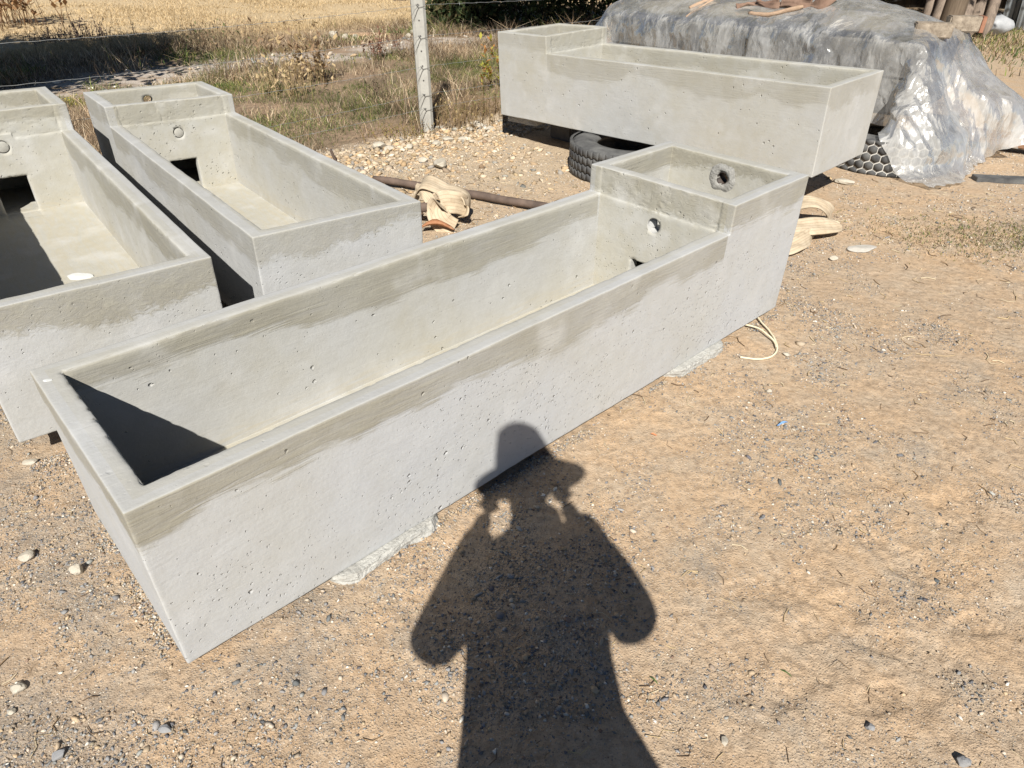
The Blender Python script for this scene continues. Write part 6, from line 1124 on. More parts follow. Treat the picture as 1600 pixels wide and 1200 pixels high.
-1,0,3,2,0,-3,2,2,0,0,0,1,2,-1,-1,1,1,-1,2,-1,0,1,-1,0,-1,0,1,0,-1,1,0,0,0,0,0,-1,0,1,-1,1,0,0,0,0,0,0,0,0,-1,-2,0,1,0,-1,-3,-3,
-2,4,2,-3,3,2,-3,2,0,0,1,2,-1,1,0,0,0,1,-1,1,0,-1,0,0,0,0,0,-1,2,-1,0,-1,1,0,0,0,0,-1,2,-2,1,0,0,1,-1,0,0,-1,0,-2,1,-2,1,0,0,-2,
2,1,-2,2,-2,2,4,0,0,1,0,0,0,-1,0,1,0,0,0,0,0,0,0,0,0,-1,0,0,-1,2,-1,1,0,0,0,0,-1,0,-1,1,1,0,0,0,0,0,-1,1,-2,0,-1,1,-1,1,0,-1,
1,0,2,1,2,1,1,-1,0,0,1,0,-1,1,0,-2,1,0,1,-1,1,0,-1,0,0,1,-1,1,0,-1,1,0,0,-1,0,1,0,-1,0,2,-3,2,0,0,1,-1,-1,-2,1,0,0,-1,1,0,0,0,
3,1,-1,2,1,1,0,1,0,-1,1,-1,1,-1,0,1,-1,0,-1,1,-1,0,0,0,0,0,2,-1,0,0,1,0,0,0,-1,1,-1,1,-1,-2,3,-1,1,0,0,-1,-1,0,-1,1,0,0,0,-1,1,0,
5,-1,2,1,0,0,0,0,0,1,-2,1,-1,0,0,0,0,1,-1,-1,-1,2,0,0,-1,2,-1,2,0,0,-1,0,-1,0,2,-2,1,-1,0,0,-1,0,-1,2,-2,3,0,-1,0,0,0,0,0,0,-1,1,
6,1,0,-1,1,-1,1,-1,1,0,0,0,-1,1,-2,1,-1,0,1,0,0,-2,0,0,4,0,0,-1,0,0,0,1,1,-2,0,-2,-1,1,0,0,-3,1,2,-2,3,-1,0,1,0,0,0,0,0,0,0,0,
6,0,0,1,0,1,-2,0,1,-1,0,0,2,-3,2,-1,3,-5,3,0,0,-1,2,-2,0,-1,1,1,1,0,-1,0,-3,3,-4,-1,-1,1,0,3,3,-2,-2,-1,0,1,3,-2,1,-1,1,0,-1,1,0,0,
7,0,0,-1,-1,0,0,1,0,1,-1,1,-1,2,0,-2,-2,3,-3,1,0,1,-1,3,-1,-1,1,0,0,-1,1,-2,1,-4,3,-1,2,-2,1,-4,1,1,0,4,-4,1,-2,3,0,0,0,1,0,0,0,0,
7,-1,0,1,0,-2,1,0,-1,0,3,-1,0,-1,0,2,-2,1,-1,-1,1,1,0,0,-1,2,-1,1,-1,0,-3,-2,-1,5,-4,2,0,2,-2,0,-1,-1,1,-2,3,0,0,1,0,1,0,-1,1,-1,1,-1,
6,1,-1,0,0,0,1,-1,-1,1,1,-2,1,1,0,-1,1,0,0,1,0,0,-1,0,1,-1,1,-1,0,-3,1,1,1,-4,1,-1,1,0,1,1,-1,-1,0,-2,4,-2,0,-2,1,2,-1,0,1,1,0,0,
7,-2,-1,2,1,-1,0,-1,2,-2,-1,4,-3,1,0,2,0,-1,1,0,-1,0,0,0,-1,2,-1,0,-3,2,-2,1,-2,2,-1,2,0,-1,0,-1,0,0,1,2,-5,3,-1,0,1,-1,1,2,-1,0,-1,1,
4,-5,4,-1,2,3,-1,-1,1,0,1,-2,4,-2,-1,1,-1,1,-1,0,2,-2,2,-2,2,-1,1,-1,2,-2,0,-5,3,0,-1,2,-1,0,-4,4,-2,2,0,-2,5,-6,3,0,1,-1,2,-3,0,1,1,-1,
-2,4,2,-2,-2,0,6,3,-4,1,-3,3,-2,2,1,-1,3,-1,0,-1,-2,3,-2,3,-1,-1,-1,0,1,-2,0,3,-2,-3,4,-2,1,-3,-1,2,2,0,-1,4,-8,4,-2,3,-1,0,-2,4,-1,-2,-2,1,
0,2,-1,0,1,3,-4,-1,4,2,1,-3,3,0,0,-1,0,1,0,1,-1,-1,2,-1,0,1,-1,0,-1,-1,-1,1,0,0,1,0,-2,2,2,-5,2,0,-1,-1,1,0,2,0,-1,1,1,-3,0,-1,0,-1,
-1,3,-2,1,2,-1,0,2,0,1,1,1,-2,1,1,1,-1,0,1,-1,2,-1,0,0,0,0,-1,-1,-2,2,1,-1,0,2,-1,-2,1,-1,0,1,0,1,-1,-3,4,0,-1,0,0,0,-2,0,-2,0,0,-2,
0,1,0,1,0,0,2,1,-1,-1,1,2,1,-2,1,0,0,1,1,-1,-1,2,0,0,0,-1,0,-1,0,1,-1,0,0,1,-2,1,0,1,0,-2,2,-2,0,0,2,0,-2,0,0,-1,-1,-2,1,0,0,0,
1,-1,2,0,-1,1,0,1,2,0,0,-1,0,4,-2,1,0,-1,1,0,1,0,0,0,0,-2,1,-1,-2,0,4,-1,1,-2,0,2,-2,0,2,-2,-2,2,0,2,-1,-2,2,-1,-1,-2,-1,0,0,0,0,1,
-1,1,0,2,1,-1,-2,0,1,3,1,1,0,-2,3,0,2,0,-2,0,0,1,0,-2,1,1,-1,0,2,0,-2,0,-2,3,0,-1,-2,0,-2,3,0,-1,1,0,0,1,0,-3,-4,0,1,1,0,0,2,0,
1,-1,0,0,-1,0,2,0,0,0,2,-1,2,1,0,-1,1,1,1,1,1,-2,0,2,-2,1,-2,1,-2,2,-1,1,1,-2,1,-1,1,-1,2,-2,-1,1,0,1,-1,0,-4,-1,0,-1,1,1,0,0,0,1,
0,1,-1,0,0,0,0,1,0,-1,0,3,0,1,0,1,0,2,0,0,0,0,1,-3,2,-1,1,-1,2,-2,2,-1,-1,1,-1,-1,2,0,0,1,-1,-2,1,0,0,-3,-1,-1,0,1,0,-2,0,0,-3,4,
0,0,0,0,0,0,0,0,0,1,0,-1,1,1,1,2,1,0,1,1,-1,0,-1,2,-3,1,-1,2,-1,1,-1,1,1,-2,1,-2,1,-1,0,1,1,1,0,-1,-3,-3,0,-1,0,0,0,1,-1,1,2,-3,
0,0,0,-1,1,0,0,1,-1,0,0,1,0,1,-2,0,3,-1,-1,2,1,-1,2,1,1,0,-1,-2,3,-1,-1,0,-1,0,0,4,-4,1,-2,2,2,-1,-1,-1,-3,1,-1,0,0,0,-1,0,2,1,-2,-2,
-1,1,0,0,0,1,0,-2,2,0,0,-1,0,-2,4,2,-3,-1,2,-2,3,3,-1,-5,0,1,4,-2,1,0,1,1,-1,-1,-1,-2,1,1,0,2,-5,3,-1,-1,0,-1,0,0,1,-1,1,0,0,-2,1,0,
1,-2,1,1,0,-1,0,1,-1,0,0,0,1,0,0,0,0,0,1,2,-3,0,1,3,0,-2,-2,5,-4,2,0,-2,1,2,-3,3,0,-1,1,-3,2,-4,1,-1,0,1,0,1,-1,0,0,0,0,0,-1,-1,
1,0,0,-1,0,1,0,0,-1,0,0,0,0,2,-1,0,0,0,-1,1,1,0,-2,2,1,0,1,-1,-2,1,-1,3,-1,-1,2,-2,1,-1,0,0,-2,0,1,0,0,-1,1,-1,1,0,-2,0,0,0,0,1,
-1,1,0,1,0,-1,0,0,1,0,-1,1,-1,0,0,0,1,0,1,0,0,0,1,-1,1,0,-1,0,3,-2,2,-3,0,1,-1,0,0,0,1,-3,1,1,-2,0,0,0,0,0,0,1,1,-1,-1,0,0,-1,
1,0,0,-1,0,1,-1,0,1,-1,1,0,1,-1,0,0,-2,3,-1,1,0,-1,2,0,-1,1,0,-2,3,-1,-1,0,1,-1,1,0,-1,1,-1,-1,0,-1,1,0,0,0,0,1,-1,-1,1,0,-1,0,0,0,
1,0,0,0,0,0,0,0,-1,1,0,0,-1,1,0,1,0,-2,0,0,1,0,2,0,-3,3,-1,2,-1,-1,0,0,3,-4,0,2,1,-2,-4,3,-2,3,-1,-1,0,2,-2,0,1,0,-1,0,1,-1,0,1,
1,0,0,0,0,0,1,-1,0,0,0,-1,1,0,1,-2,3,-2,2,-4,1,4,-6,3,2,-4,5,-3,0,0,2,1,-4,6,-2,-1,-2,0,4,-2,0,-4,2,0,1,-2,2,-1,-1,1,-1,1,-1,0,0,0,
1,0,0,0,0,0,0,0,0,0,0,0,0,0,-1,1,0,3,-3,3,-2,-2,2,-2,2,1,-2,3,0,1,-3,-1,-1,2,2,-3,-1,-1,-1,1,1,1,-2,1,-1,1,0,0,1,-1,1,-1,0,0,1,-1,
1,0,0,0,0,0,0,0,0,0,0,0,0,0,0,-1,1,-2,2,0,1,-1,1,-2,2,1,-1,-2,0,2,1,-1,1,-2,1,-2,1,0,0,0,2,-2,0,-1,0,1,0,0,-1,1,-1,0,0,1,-1,0,
1,0,0,0,0,0,0,0,0,0,0,0,0,0,0,1,-4,5,-2,0,0,0,-3,5,-2,0,0,2,-1,0,-1,1,3,-4,0,0,1,-1,0,-2,0,1,0,1,0,-2,0,1,1,-1,0,0,0,0,0,1,
1,0,0,1,0,-1,-1,1,0,0,-1,1,0,0,0,0,2,-3,2,0,-1,2,-1,-1,1,0,1,-2,1,-1,1,0,-2,3,-4,3,-1,0,0,2,-2,3,-2,-3,1,2,-1,0,-1,0,0,1,0,-1,1,-1,
2,-1,0,0,-1,1,0,0,0,0,0,1,-1,0,0,0,-4,5,-3,2,2,-4,6,-2,-2,1,-2,3,0,-1,0,0,0,0,3,-4,0,2,-2,-3,4,-5,1,3,1,-2,0,-1,1,0,1,-1,0,0,-1,1,
1,1,-1,0,1,-1,1,0,-1,0,1,-2,1,-1,0,1,3,-4,4,-3,1,2,-1,-2,1,-1,1,0,-1,2,-1,0,-2,1,-3,4,1,-3,0,4,-4,2,-1,1,-3,1,0,1,-1,0,0,0,0,1,0,-1,
2,-1,1,-1,0,1,0,-1,1,0,0,-1,0,1,-1,-2,1,2,-2,0,-2,1,2,2,-1,0,1,-1,-2,1,1,0,1,-2,1,0,-2,1,2,-3,1,0,1,-2,1,-1,1,-1,1,0,-1,0,1,-1,1,-1,
2,0,-1,1,0,-1,0,1,0,-1,0,1,-1,0,1,0,-1,-1,1,2,-1,0,-3,3,0,0,0,-2,4,-2,0,1,0,-1,0,-2,0,2,-1,0,-1,0,-1,0,1,1,-1,1,-1,0,1,0,-1,1,-1,1,
2,0,0,0,-1,1,-1,0,0,1,-1,0,1,-2,-1,0,1,-2,4,0,0,-2,1,-3,2,2,-2,5,-4,-1,2,-1,1,-4,4,-2,3,-2,-1,2,-2,1,0,-2,3,-2,1,-1,1,1,-2,1,0,0,1,0,
2,0,0,-1,1,-2,1,0,0,-1,0,1,-4,1,2,1,-3,4,-3,-1,2,4,-2,2,0,-4,1,-3,1,3,-1,-1,-2,5,-1,2,-4,0,-1,0,4,-1,-1,1,-4,3,-1,0,0,0,1,-1,1,-1,0,1,
1,0,0,0,-1,1,0,-1,0,0,0,0,4,0,-2,-1,1,-3,-1,2,0,-1,1,-2,2,2,0,0,-1,0,-1,1,1,0,-3,-1,2,1,0,1,-4,1,1,1,0,-1,1,0,-1,0,0,0,0,0,-1,0,
-2,1,1,0,0,0,0,0,0,0,1,-1,0,0,1,-1,0,0,0,1,0,-1,1,1,-1,-1,0,2,-1,0,0,-1,2,-3,2,0,0,0,2,-3,1,-2,0,1,-1,1,0,0,0,0,0,0,-1,0,1,-1,
-1,-1,0,1,0,1,-1,1,-1,0,0,1,-1,0,-1,2,1,1,0,-1,-1,0,-1,2,-2,2,2,-3,3,-3,1,0,1,-2,0,2,-2,0,-1,1,1,-1,1,-1,0,0,-1,1,0,-1,0,0,0,1,-1,0,
-2,1,0,-1,1,0,0,0,0,1,0,-1,1,0,-1,0,1,1,-2,0,1,1,1,-3,3,-1,-2,2,-2,3,-3,1,-1,3,-4,0,2,-1,1,-1,-1,3,-2,0,4,-3,0,-1,0,0,0,1,0,-1,0,0,
-1,0,0,0,0,0,0,0,0,0,0,1,0,1,2,-3,3,-4,4,-3,-1,1,-2,2,-1,0,-1,0,5,-3,1,-1,-1,-2,4,-1,0,1,-2,-1,3,-2,2,0,-4,2,0,1,0,0,0,-1,0,1,0,0,
-1,0,0,1,0,-1,1,0,0,0,0,0,0,0,0,2,-5,3,-2,3,1,-4,4,-3,0,0,2,-2,1,-3,2,2,-2,1,0,0,-1,1,-1,1,-1,2,-1,-2,2,-1,1,-1,0,0,0,1,0,-1,0,0,
-1,0,0,0,0,1,-1,0,1,0,0,0,0,-1,0,1,-1,1,0,-1,0,3,-3,3,-3,1,1,0,-2,2,-1,-2,1,2,-3,1,0,-1,3,1,-2,-1,0,1,0,0,-1,0,1,0,0,-1,0,1,0,0,
0,0,0,0,0,0,0,0,0,0,0,-1,0,1,0,-1,1,-2,1,1,1,-2,-1,1,0,-2,1,1,-1,1,0,1,0,-2,2,-1,1,0,-2,2,1,-1,0,0,-1,0,0,1,-1,0,1,0,0,-1,0,0,
0,-1,0,0,0,0,1,0,0,-1,1,0,0,0,0,0,1,0,-2,1,-1,0,2,-2,1,0,-1,2,-2,-1,1,-1,0,3,-2,1,-2,0,2,-3,2,2,-1,0,0,-1,1,0,0,0,-1,0,1,0,0,0,
-1,1,0,0,0,0,0,-1,0,1,-1,1,0,-1,-1,0,0,1,3,-3,0,-1,1,-2,1,2,0,-1,-1,3,-3,2,-1,-2,2,0,1,0,-1,1,0,-2,2,0,0,1,-1,0,0,0,0,0,-1,0,1,0,
0,0,0,0,0,-1,0,1,0,0,0,0,-1,1,1,1,-1,1,-3,1,-2,4,-5,3,0,-1,-2,0,4,-3,2,-1,0,0,0,1,-1,-1,4,-2,-4,1,2,0,0,0,1,-1,0,1,0,0,0,0,-1,0,
0,0,0,-1,0,1,0,0,0,-1,0,0,0,0,1,-1,2,-3,0,0,0,0,1,-1,1,-2,2,1,-3,3,-1,-1,2,-2,2,-1,0,0,-3,1,5,-1,-1,0,0,0,0,0,0,-1,0,1,0,0,0,0,
0,-1,0,1,0,0,0,0,0,1,-1,0,1,0,-1,-1,-2,3,1,-2,3,-4,1,-1,0,1,-1,-2,4,0,-2,1,-2,4,-4,3,0,0,-1,2,-2,0,-1,1,1,0,-1,0,1,0,0,-1,0,0,1,0,
-1,1,0,0,0,0,0,0,0,-1,1,0,0,0,0,0,1,-3,1,1,-1,0,-1,3,-3,1,2,1,-3,0,0,0,0,-2,3,-3,3,1,-1,0,-1,1,0,0,-1,1,0,0,-1,0,1,0,0,0,-1,0,
0,0,0,0,0,0,-1,0,0,1,0,0,0,-1,0,1,-2,4,-3,2,-3,-1,3,-2,2,0,-2,3,-3,-1,3,-2,3,-4,2,2,-2,1,0,-3,1,3,-2,0,1,0,0,0,0,0,0,0,0,0,0,0,
0,0,0,0,0,-1,1,0,0,0,0,0,-1,1,0,-1,4,-6,4,-4,3,2,-4,0,1,1,-1,-1,1,2,-1,1,-3,1,1,-2,2,-1,1,1,0,-2,1,1,-2,1,0,0,0,0,-1,0,1,0,0,0,
0,0,0,-1,0,1,0,0,0,0,0,-1,1,0,0,1,-3,4,-2,2,-4,2,3,-1,-3,-2,5,-3,2,-3,2,-1,0,2,-4,0,2,1,2,-1,-1,-1,1,1,-1,0,0,0,0,0,0,0,-1,0,1,0,
0,0,-1,1,0,0,0,0,0,0,0,0,0,0,0,0,1,-2,-1,1,3,-2,-2,1,0,1,-1,0,1,-1,0,-1,1,1,0,0,-3,1,1,3,0,-1,0,-2,2,-1,-1,1,0,0,0,0,0,0,-1,1,
0,-1,1,0,0,0,0,0,0,0,-1,1,0,0,0,0,0,-1,3,-2,-2,0,3,-3,2,1,-1,0,-2,1,-1,2,2,-1,0,-2,1,-1,-1,1,0,1,0,-1,1,-1,1,-1,1,0,0,0,0,0,0,-1,
0,0,0,0,0,0,0,0,0,-1,1,0,0,0,0,1,0,0,-2,-1,2,-1,0,3,-2,1,-3,3,0,-3,1,1,0,-2,1,3,-3,0,1,-1,-2,2,1,0,0,0,0,0,-1,1,0,0,0,0,0,0,
0,0,0,0,0,0,0,0,0,0,0,0,0,0,0,-1,1,-1,-1,2,0,2,-4,0,3,-1,0,-1,-2,3,0,1,-2,3,-2,0,0,-1,-2,2,2,-2,0,1,0,0,0,0,0,-1,1,0,0,0,0,0,
0,0,0,0,0,0,0,0,-1,1,0,0,0,0,0,0,0,2,-2,-1,0,0,3,-1,0,-2,2,-2,0,1,0,0,1,-3,4,-2,1,0,0,-3,2,1,-2,2,-2,0,0,1,0,0,-1,0,1,0,0,0,
-1,1,0,0,0,0,0,0,0,0,0,0,0,0,-1,0,0,-1,3,1,0,-2,-1,3,-3,1,1,1,-2,1,0,-1,-2,5,-3,1,1,-2,1,-1,-1,2,1,-3,1,0,1,-1,0,0,0,0,0,0,0,0,
0,0,0,0,0,0,0,0,0,0,0,0,0,0,1,0,-1,1,-2,1,0,1,-1,-1,3,-1,-2,0,4,-4,0,1,1,-3,2,-1,0,1,0,1,1,-3,1,-1,2,-1,0,0,0,0,0,0,-1,1,0,0,
0,0,0,0,0,0,0,-1,1,0,0,0,0,0,1,-2,2,-2,1,0,1,0,3,-2,-3,2,0,-1,-2,5,-3,1,-1,0,-1,2,-1,1,1,-1,-1,-1,-1,3,-2,1,0,0,0,0,0,0,0,-1,0,1,
0,0,0,0,0,0,0,0,0,0,0,0,0,0,-2,3,-2,2,0,0,0,0,0,-2,0,0,0,2,1,-3,1,-1,3,-1,0,0,1,0,-2,1,0,1,-1,-2,1,0,-1,1,0,0,0,0,0,0,0,-1,
0,0,0,0,0,0,-1,1,0,0,0,0,0,-1,3,0,-3,0,2,-1,-1,1,-2,6,0,-2,-1,-3,2,3,-1,-1,-4,3,-2,1,0,0,1,-2,1,0,1,0,0,0,0,0,0,0,0,0,0,0,0,0,
0,0,0,0,0,0,0,0,0,0,0,0,0,1,-2,-1,1,2,-1,0,2,-2,-1,-3,3,0,1,0,2,-5,3,-1,2,-1,2,-3,1,1,-2,4,-4,1,-1,1,-1,1,0,-1,0,1,0,0,0,0,0,0,
0,0,0,0,0,0,0,0,0,0,0,0,0,0,0,0,2,-1,-1,1,-2,-1,5,-1,-2,0,-1,0,0,3,-3,1,0,1,0,1,-1,1,0,-3,2,-1,0,0,0,-1,1,0,0,-1,1,0,0,0,0,0,
0,0,0,0,0,0,0,0,0,0,0,0,0,-1,1,0,1,-1,-1,2,-2,2,-3,2,-1,0,0,2,-1,-2,1,0,0,0,2,-1,-1,-2,2,1,0,1,0,-1,0,1,-1,0,0,0,-1,1,0,0,0,0,
0,0,0,0,0,0,0,0,0,0,0,0,0,0,0,0,-1,2,0,-4,2,4,-4,-1,1,1,-1,1,0,1,0,-1,2,-2,-1,0,0,1,-1,1,-1,0,0,0,2,-1,0,0,0,0,0,-1,0,1,0,0,
0,0,0,0,0,0,0,0,0,0,0,0,0,0,0,0,0,-3,3,0,0,-4,3,1,-1,1,2,1,-3,0,0,0,-1,1,-1,1,1,2,-2,-2,3,-1,-1,-1,1,0,0,0,0,0,0,0,0,-1,1,0,
0,0,0,0,0,0,1,-1,0,0,0,0,0,0,-1,2,-2,2,-2,2,-1,0,0,1,0,-1,0,-2,3,0,0,0,-1,0,0,-1,0,-2,2,1,-1,-1,2,1,-2,0,0,1,0,0,0,0,0,0,-1,1,
0,0,0,0,0,0,0,0,0,0,0,0,0,1,0,-2,0,-1,0,1,2,-1,0,0,0,0,0,-2,1,1,-1,0,1,0,0,0,0,1,-3,2,1,0,-1,1,-1,0,0,0,0,0,0,0,0,0,0,-1,
0,0,0,0,0,0,0,0,0,0,0,0,0,0,0,0,-1,3,0,-2,-1,2,1,-3,1,0,-1,3,-2,-2,1,2,0,0,0,0,0,-2,3,-2,-2,2,0,-1,1,0,0,-1,0,1,0,0,0,0,0,0,
0,0,0,0,0,0,0,0,0,0,0,0,0,0,-1,1,2,-1,0,-1,0,-1,3,-3,1,0,1,-3,1,-1,4,-1,-2,2,-4,2,1,0,-1,0,1,0,0,0,0,0,0,0,0,-1,1,0,0,0,0,0,
0,0,0,0,0,0,0,1,-1,0,0,0,0,0,0,-2,3,-5,3,1,-1,3,-5,3,2,-2,-2,3,-1,2,-4,1,2,-2,3,-2,-3,2,1,0,1,-2,2,0,-2,1,0,0,0,0,-1,0,1,0,0,0,
0,0,0,0,0,0,0,0,0,0,0,0,0,0,1,1,-2,3,-2,-1,0,-3,2,1,-3,2,2,-3,0,2,1,-1,-1,2,-1,0,2,-2,1,-2,0,1,-1,0,1,0,0,0,0,0,0,0,0,0,0,0,
0,0,0,0,0,0,0,0,0,0,0,0,0,-1,0,1,0,1,-2,0,2,0,0,0,0,0,-1,1,-1,-1,-1,2,1,-4,3,0,-1,0,0,2,-2,0,1,0,1,-2,1,0,0,0,0,0,-1,1,0,0,
0,0,0,0,0,0,0,0,0,0,0,0,0,1,-1,-2,2,0,1,1,-2,1,-3,1,1,1,-1,2,-2,2,-2,-1,1,1,-2,1,0,0,1,-2,0,2,-1,0,-1,1,-1,1,0,0,0,0,0,-1,1,0,
0,0,0,0,0,0,0,0,0,0,0,0,0,-1,2,1,-2,-2,3,0,0,-1,2,1,-2,-3,2,-1,1,-2,2,1,-2,1,1,-2,1,1,0,-1,1,0,0,-1,0,0,0,-1,1,0,0,0,0,0,-1,1,
0,0,0,0,0,0,0,0,1,-1,0,-1,1,0,-1,0,2,1,-2,-1,-1,0,1,0,1,1,-1,-1,3,-2,0,0,0,-2,2,1,0,-1,-3,6,-2,-1,-2,2,-1,1,0,0,-1,1,0,0,0,0,0,-1,
0,0,0,0,0,0,0,0,-1,1,0,1,-2,1,1,1,-3,2,0,1,0,1,0,-4,1,1,0,-2,2,-2,1,-1,1,4,-5,0,0,2,2,-6,4,-2,1,-1,2,-1,0,0,1,-1,0,0,0,0,0,0,
0,0,0,0,0,0,0,-1,1,0,0,0,1,-1,-1,0,-1,0,-1,1,2,0,-2,3,-3,1,1,1,-5,6,-1,-2,1,-1,1,2,-1,-1,-1,3,-3,0,0,2,-1,0,0,0,-1,1,0,0,0,0,0,0,
0,0,0,0,0,0,-1,1,0,0,0,0,-1,1,0,-1,1,1,1,-2,0,-1,2,-2,1,1,-1,1,1,-2,0,0,-2,2,0,0,0,-1,2,-3,0,2,0,-1,1,0,0,0,0,0,0,0,0,0,0,0,
0,0,0,0,0,0,0,0,0,0,0,-1,1,0,0,1,-1,-2,1,1,-1,0,0,2,1,-3,1,0,0,-1,2,0,1,-2,0,0,0,1,-1,0,1,-1,-1,1,-1,1,0,0,0,-1,1,0,0,0,0,1,
1,-1,0,0,0,0,0,0,0,0,0,0,0,0,0,-1,2,0,-2,3,-2,0,2,-1,-1,0,1,-3,2,1,-3,3,-2,1,-1,2,0,-2,-1,3,-1,1,1,-1,-1,0,0,0,0,0,0,0,0,0,1,-1,
-1,1,0,0,0,-1,1,0,0,-1,0,2,-1,0,1,-2,1,1,-1,-2,5,-2,-2,-2,2,2,-2,2,0,0,1,-3,3,0,0,-4,1,0,3,-4,3,-1,1,-1,1,-1,0,1,0,0,-1,0,0,1,-1,0,
1,0,-1,0,0,0,0,0,0,1,-1,-1,1,0,-1,3,-2,-3,2,0,0,3,-5,10,-5,-3,0,3,-5,2,-1,2,-3,-2,5,0,0,1,-4,7,-4,1,-1,-1,0,1,0,0,0,0,0,0,1,-1,0,0,
0,0,0,0,0,1,-1,0,-1,0,1,0,0,0,0,-1,0,2,-1,-1,-1,1,5,-8,2,2,2,-4,1,-2,1,0,2,1,-2,1,-1,0,2,-4,4,-1,-1,1,0,0,0,0,0,0,1,0,-1,0,0,1,
0,0,1,-1,0,0,1,0,0,-1,0,0,0,0,0,0,-2,1,0,0,1,-1,0,-1,2,0,-2,2,-1,1,1,-2,1,-1,-1,2,0,-1,-1,2,-2,1,1,1,0,-1,1,-1,0,0,0,0,1,0,0,-1,
0,0,0,1,-1,0,0,0,0,1,0,-1,0,-1,0,1,1,1,-1,1,-3,-1,2,1,-1,-2,0,1,1,-1,1,0,0,-3,4,-2,1,1,1,-2,1,-3,3,-2,2,0,-1,1,0,0,0,0,-1,0,0,2,
0,1,-1,0,1,-1,0,0,0,-1,0,1,-1,1,0,-2,1,-1,2,-1,1,3,-6,-2,5,0,-1,-4,4,0,-2,0,-1,6,-4,1,1,1,-2,0,-1,1,-2,3,0,0,1,-1,0,1,-1,1,0,-1,2,1,
1,-1,1,0,-2,1,-1,0,1,0,0,0,0,-1,1,0,1,-3,1,0,-2,-2,4,2,-5,3,0,2,-3,-1,2,1,-2,-2,3,-2,-1,-1,6,1,-2,0,0,0,-3,4,-1,1,0,-1,1,-1,2,3,0,-1,
1,0,0,-1,1,-2,2,-1,0,0,-1,0,1,-1,-2,1,0,2,-2,0,0,-2,1,0,-1,-1,2,0,1,0,-2,1,3,0,-3,1,1,0,-3,0,1,2,-1,-2,2,-1,2,1,1,0,0,0,0,0,0,-1,
0,-1,-1,1,1,1,-2,0,-1,1,1,-1,-2,0,0,0,-1,-1,-1,-2,2,1,-2,1,1,-2,-1,1,-1,3,0,0,-1,1,1,0,-1,1,-3,2,1,-1,2,0,-1,-1,1,0,1,1,1,1,-1,-2,-1,1,
-2,0,1,0,-1,0,1,0,0,-1,0,-1,1,-1,-2,-1,-2,0,0,1,-1,0,1,-1,1,0,0,1,0,-2,2,0,0,-1,0,3,-2,-1,1,-2,0,1,0,1,1,1,-1,0,0,1,-1,1,0,1,0,2,
-2,1,0,0,-1,0,0,1,0,0,-2,-1,0,0,-1,-3,0,0,0,0,0,1,-1,0,-1,2,1,0,-2,0,0,0,0,0,3,-3,3,-2,0,0,-1,1,0,1,2,-2,1,0,0,0,0,0,2,0,2,-3,
-1,0,-1,-1,1,1,-1,0,-1,0,0,-1,0,-2,-2,1,0,-1,0,0,0,0,0,1,0,0,0,-3,4,-2,0,0,0,3,-2,1,-1,1,-1,0,1,1,0,-1,0,1,0,1,-1,0,1,0,-1,1,-1,2,
-1,-1,0,0,1,-1,0,-2,0,-1,0,2,-3,-2,0,-1,1,0,0,0,0,0,1,-1,1,-1,0,1,-1,0,0,0,0,-1,1,0,0,0,1,1,2,-1,0,-1,4,-2,-1,0,0,0,0,0,0,0,0,-1,
-3,1,1,0,-1,-1,-2,0,0,0,-1,0,-3,2,0,0,-1,0,0,0,0,0,0,0,0,1,-1,0,1,0,-1,0,0,0,0,0,1,1,0,2,-3,0,2,4,-4,1,1,-2,1,-1,0,0,0,0,0,0,
-1,-1,-1,-1,-1,-1,0,1,0,0,0,-1,-1,-1,1,0,-1,0,0,0,1,-1,0,-1,0,0,1,2,-3,2,-1,-1,1,-1,1,0,0,1,0,-2,2,0,-2,3,1,1,-1,1,-1,0,0,0,0,0,-1,1,
-3,0,-2,1,-1,0,1,-1,0,0,1,-4,1,0,0,-1,0,0,0,0,0,0,-1,1,0,0,0,0,1,-1,0,0,0,1,-2,2,-1,0,0,0,0,1,2,-2,2,1,-1,0,1,0,-1,0,0,0,0,-1,
-4,-1,1,0,0,-1,0,1,0,-1,-2,1,-1,-1,0,0,0,0,0,0,0,0,0,2,-2,0,1,-1,0,0,0,-1,1,-1,3,-1,-1,0,0,0,0,0,0,0,0,2,3,-1,-1,0,1,-1,0,0,1,-1,
]
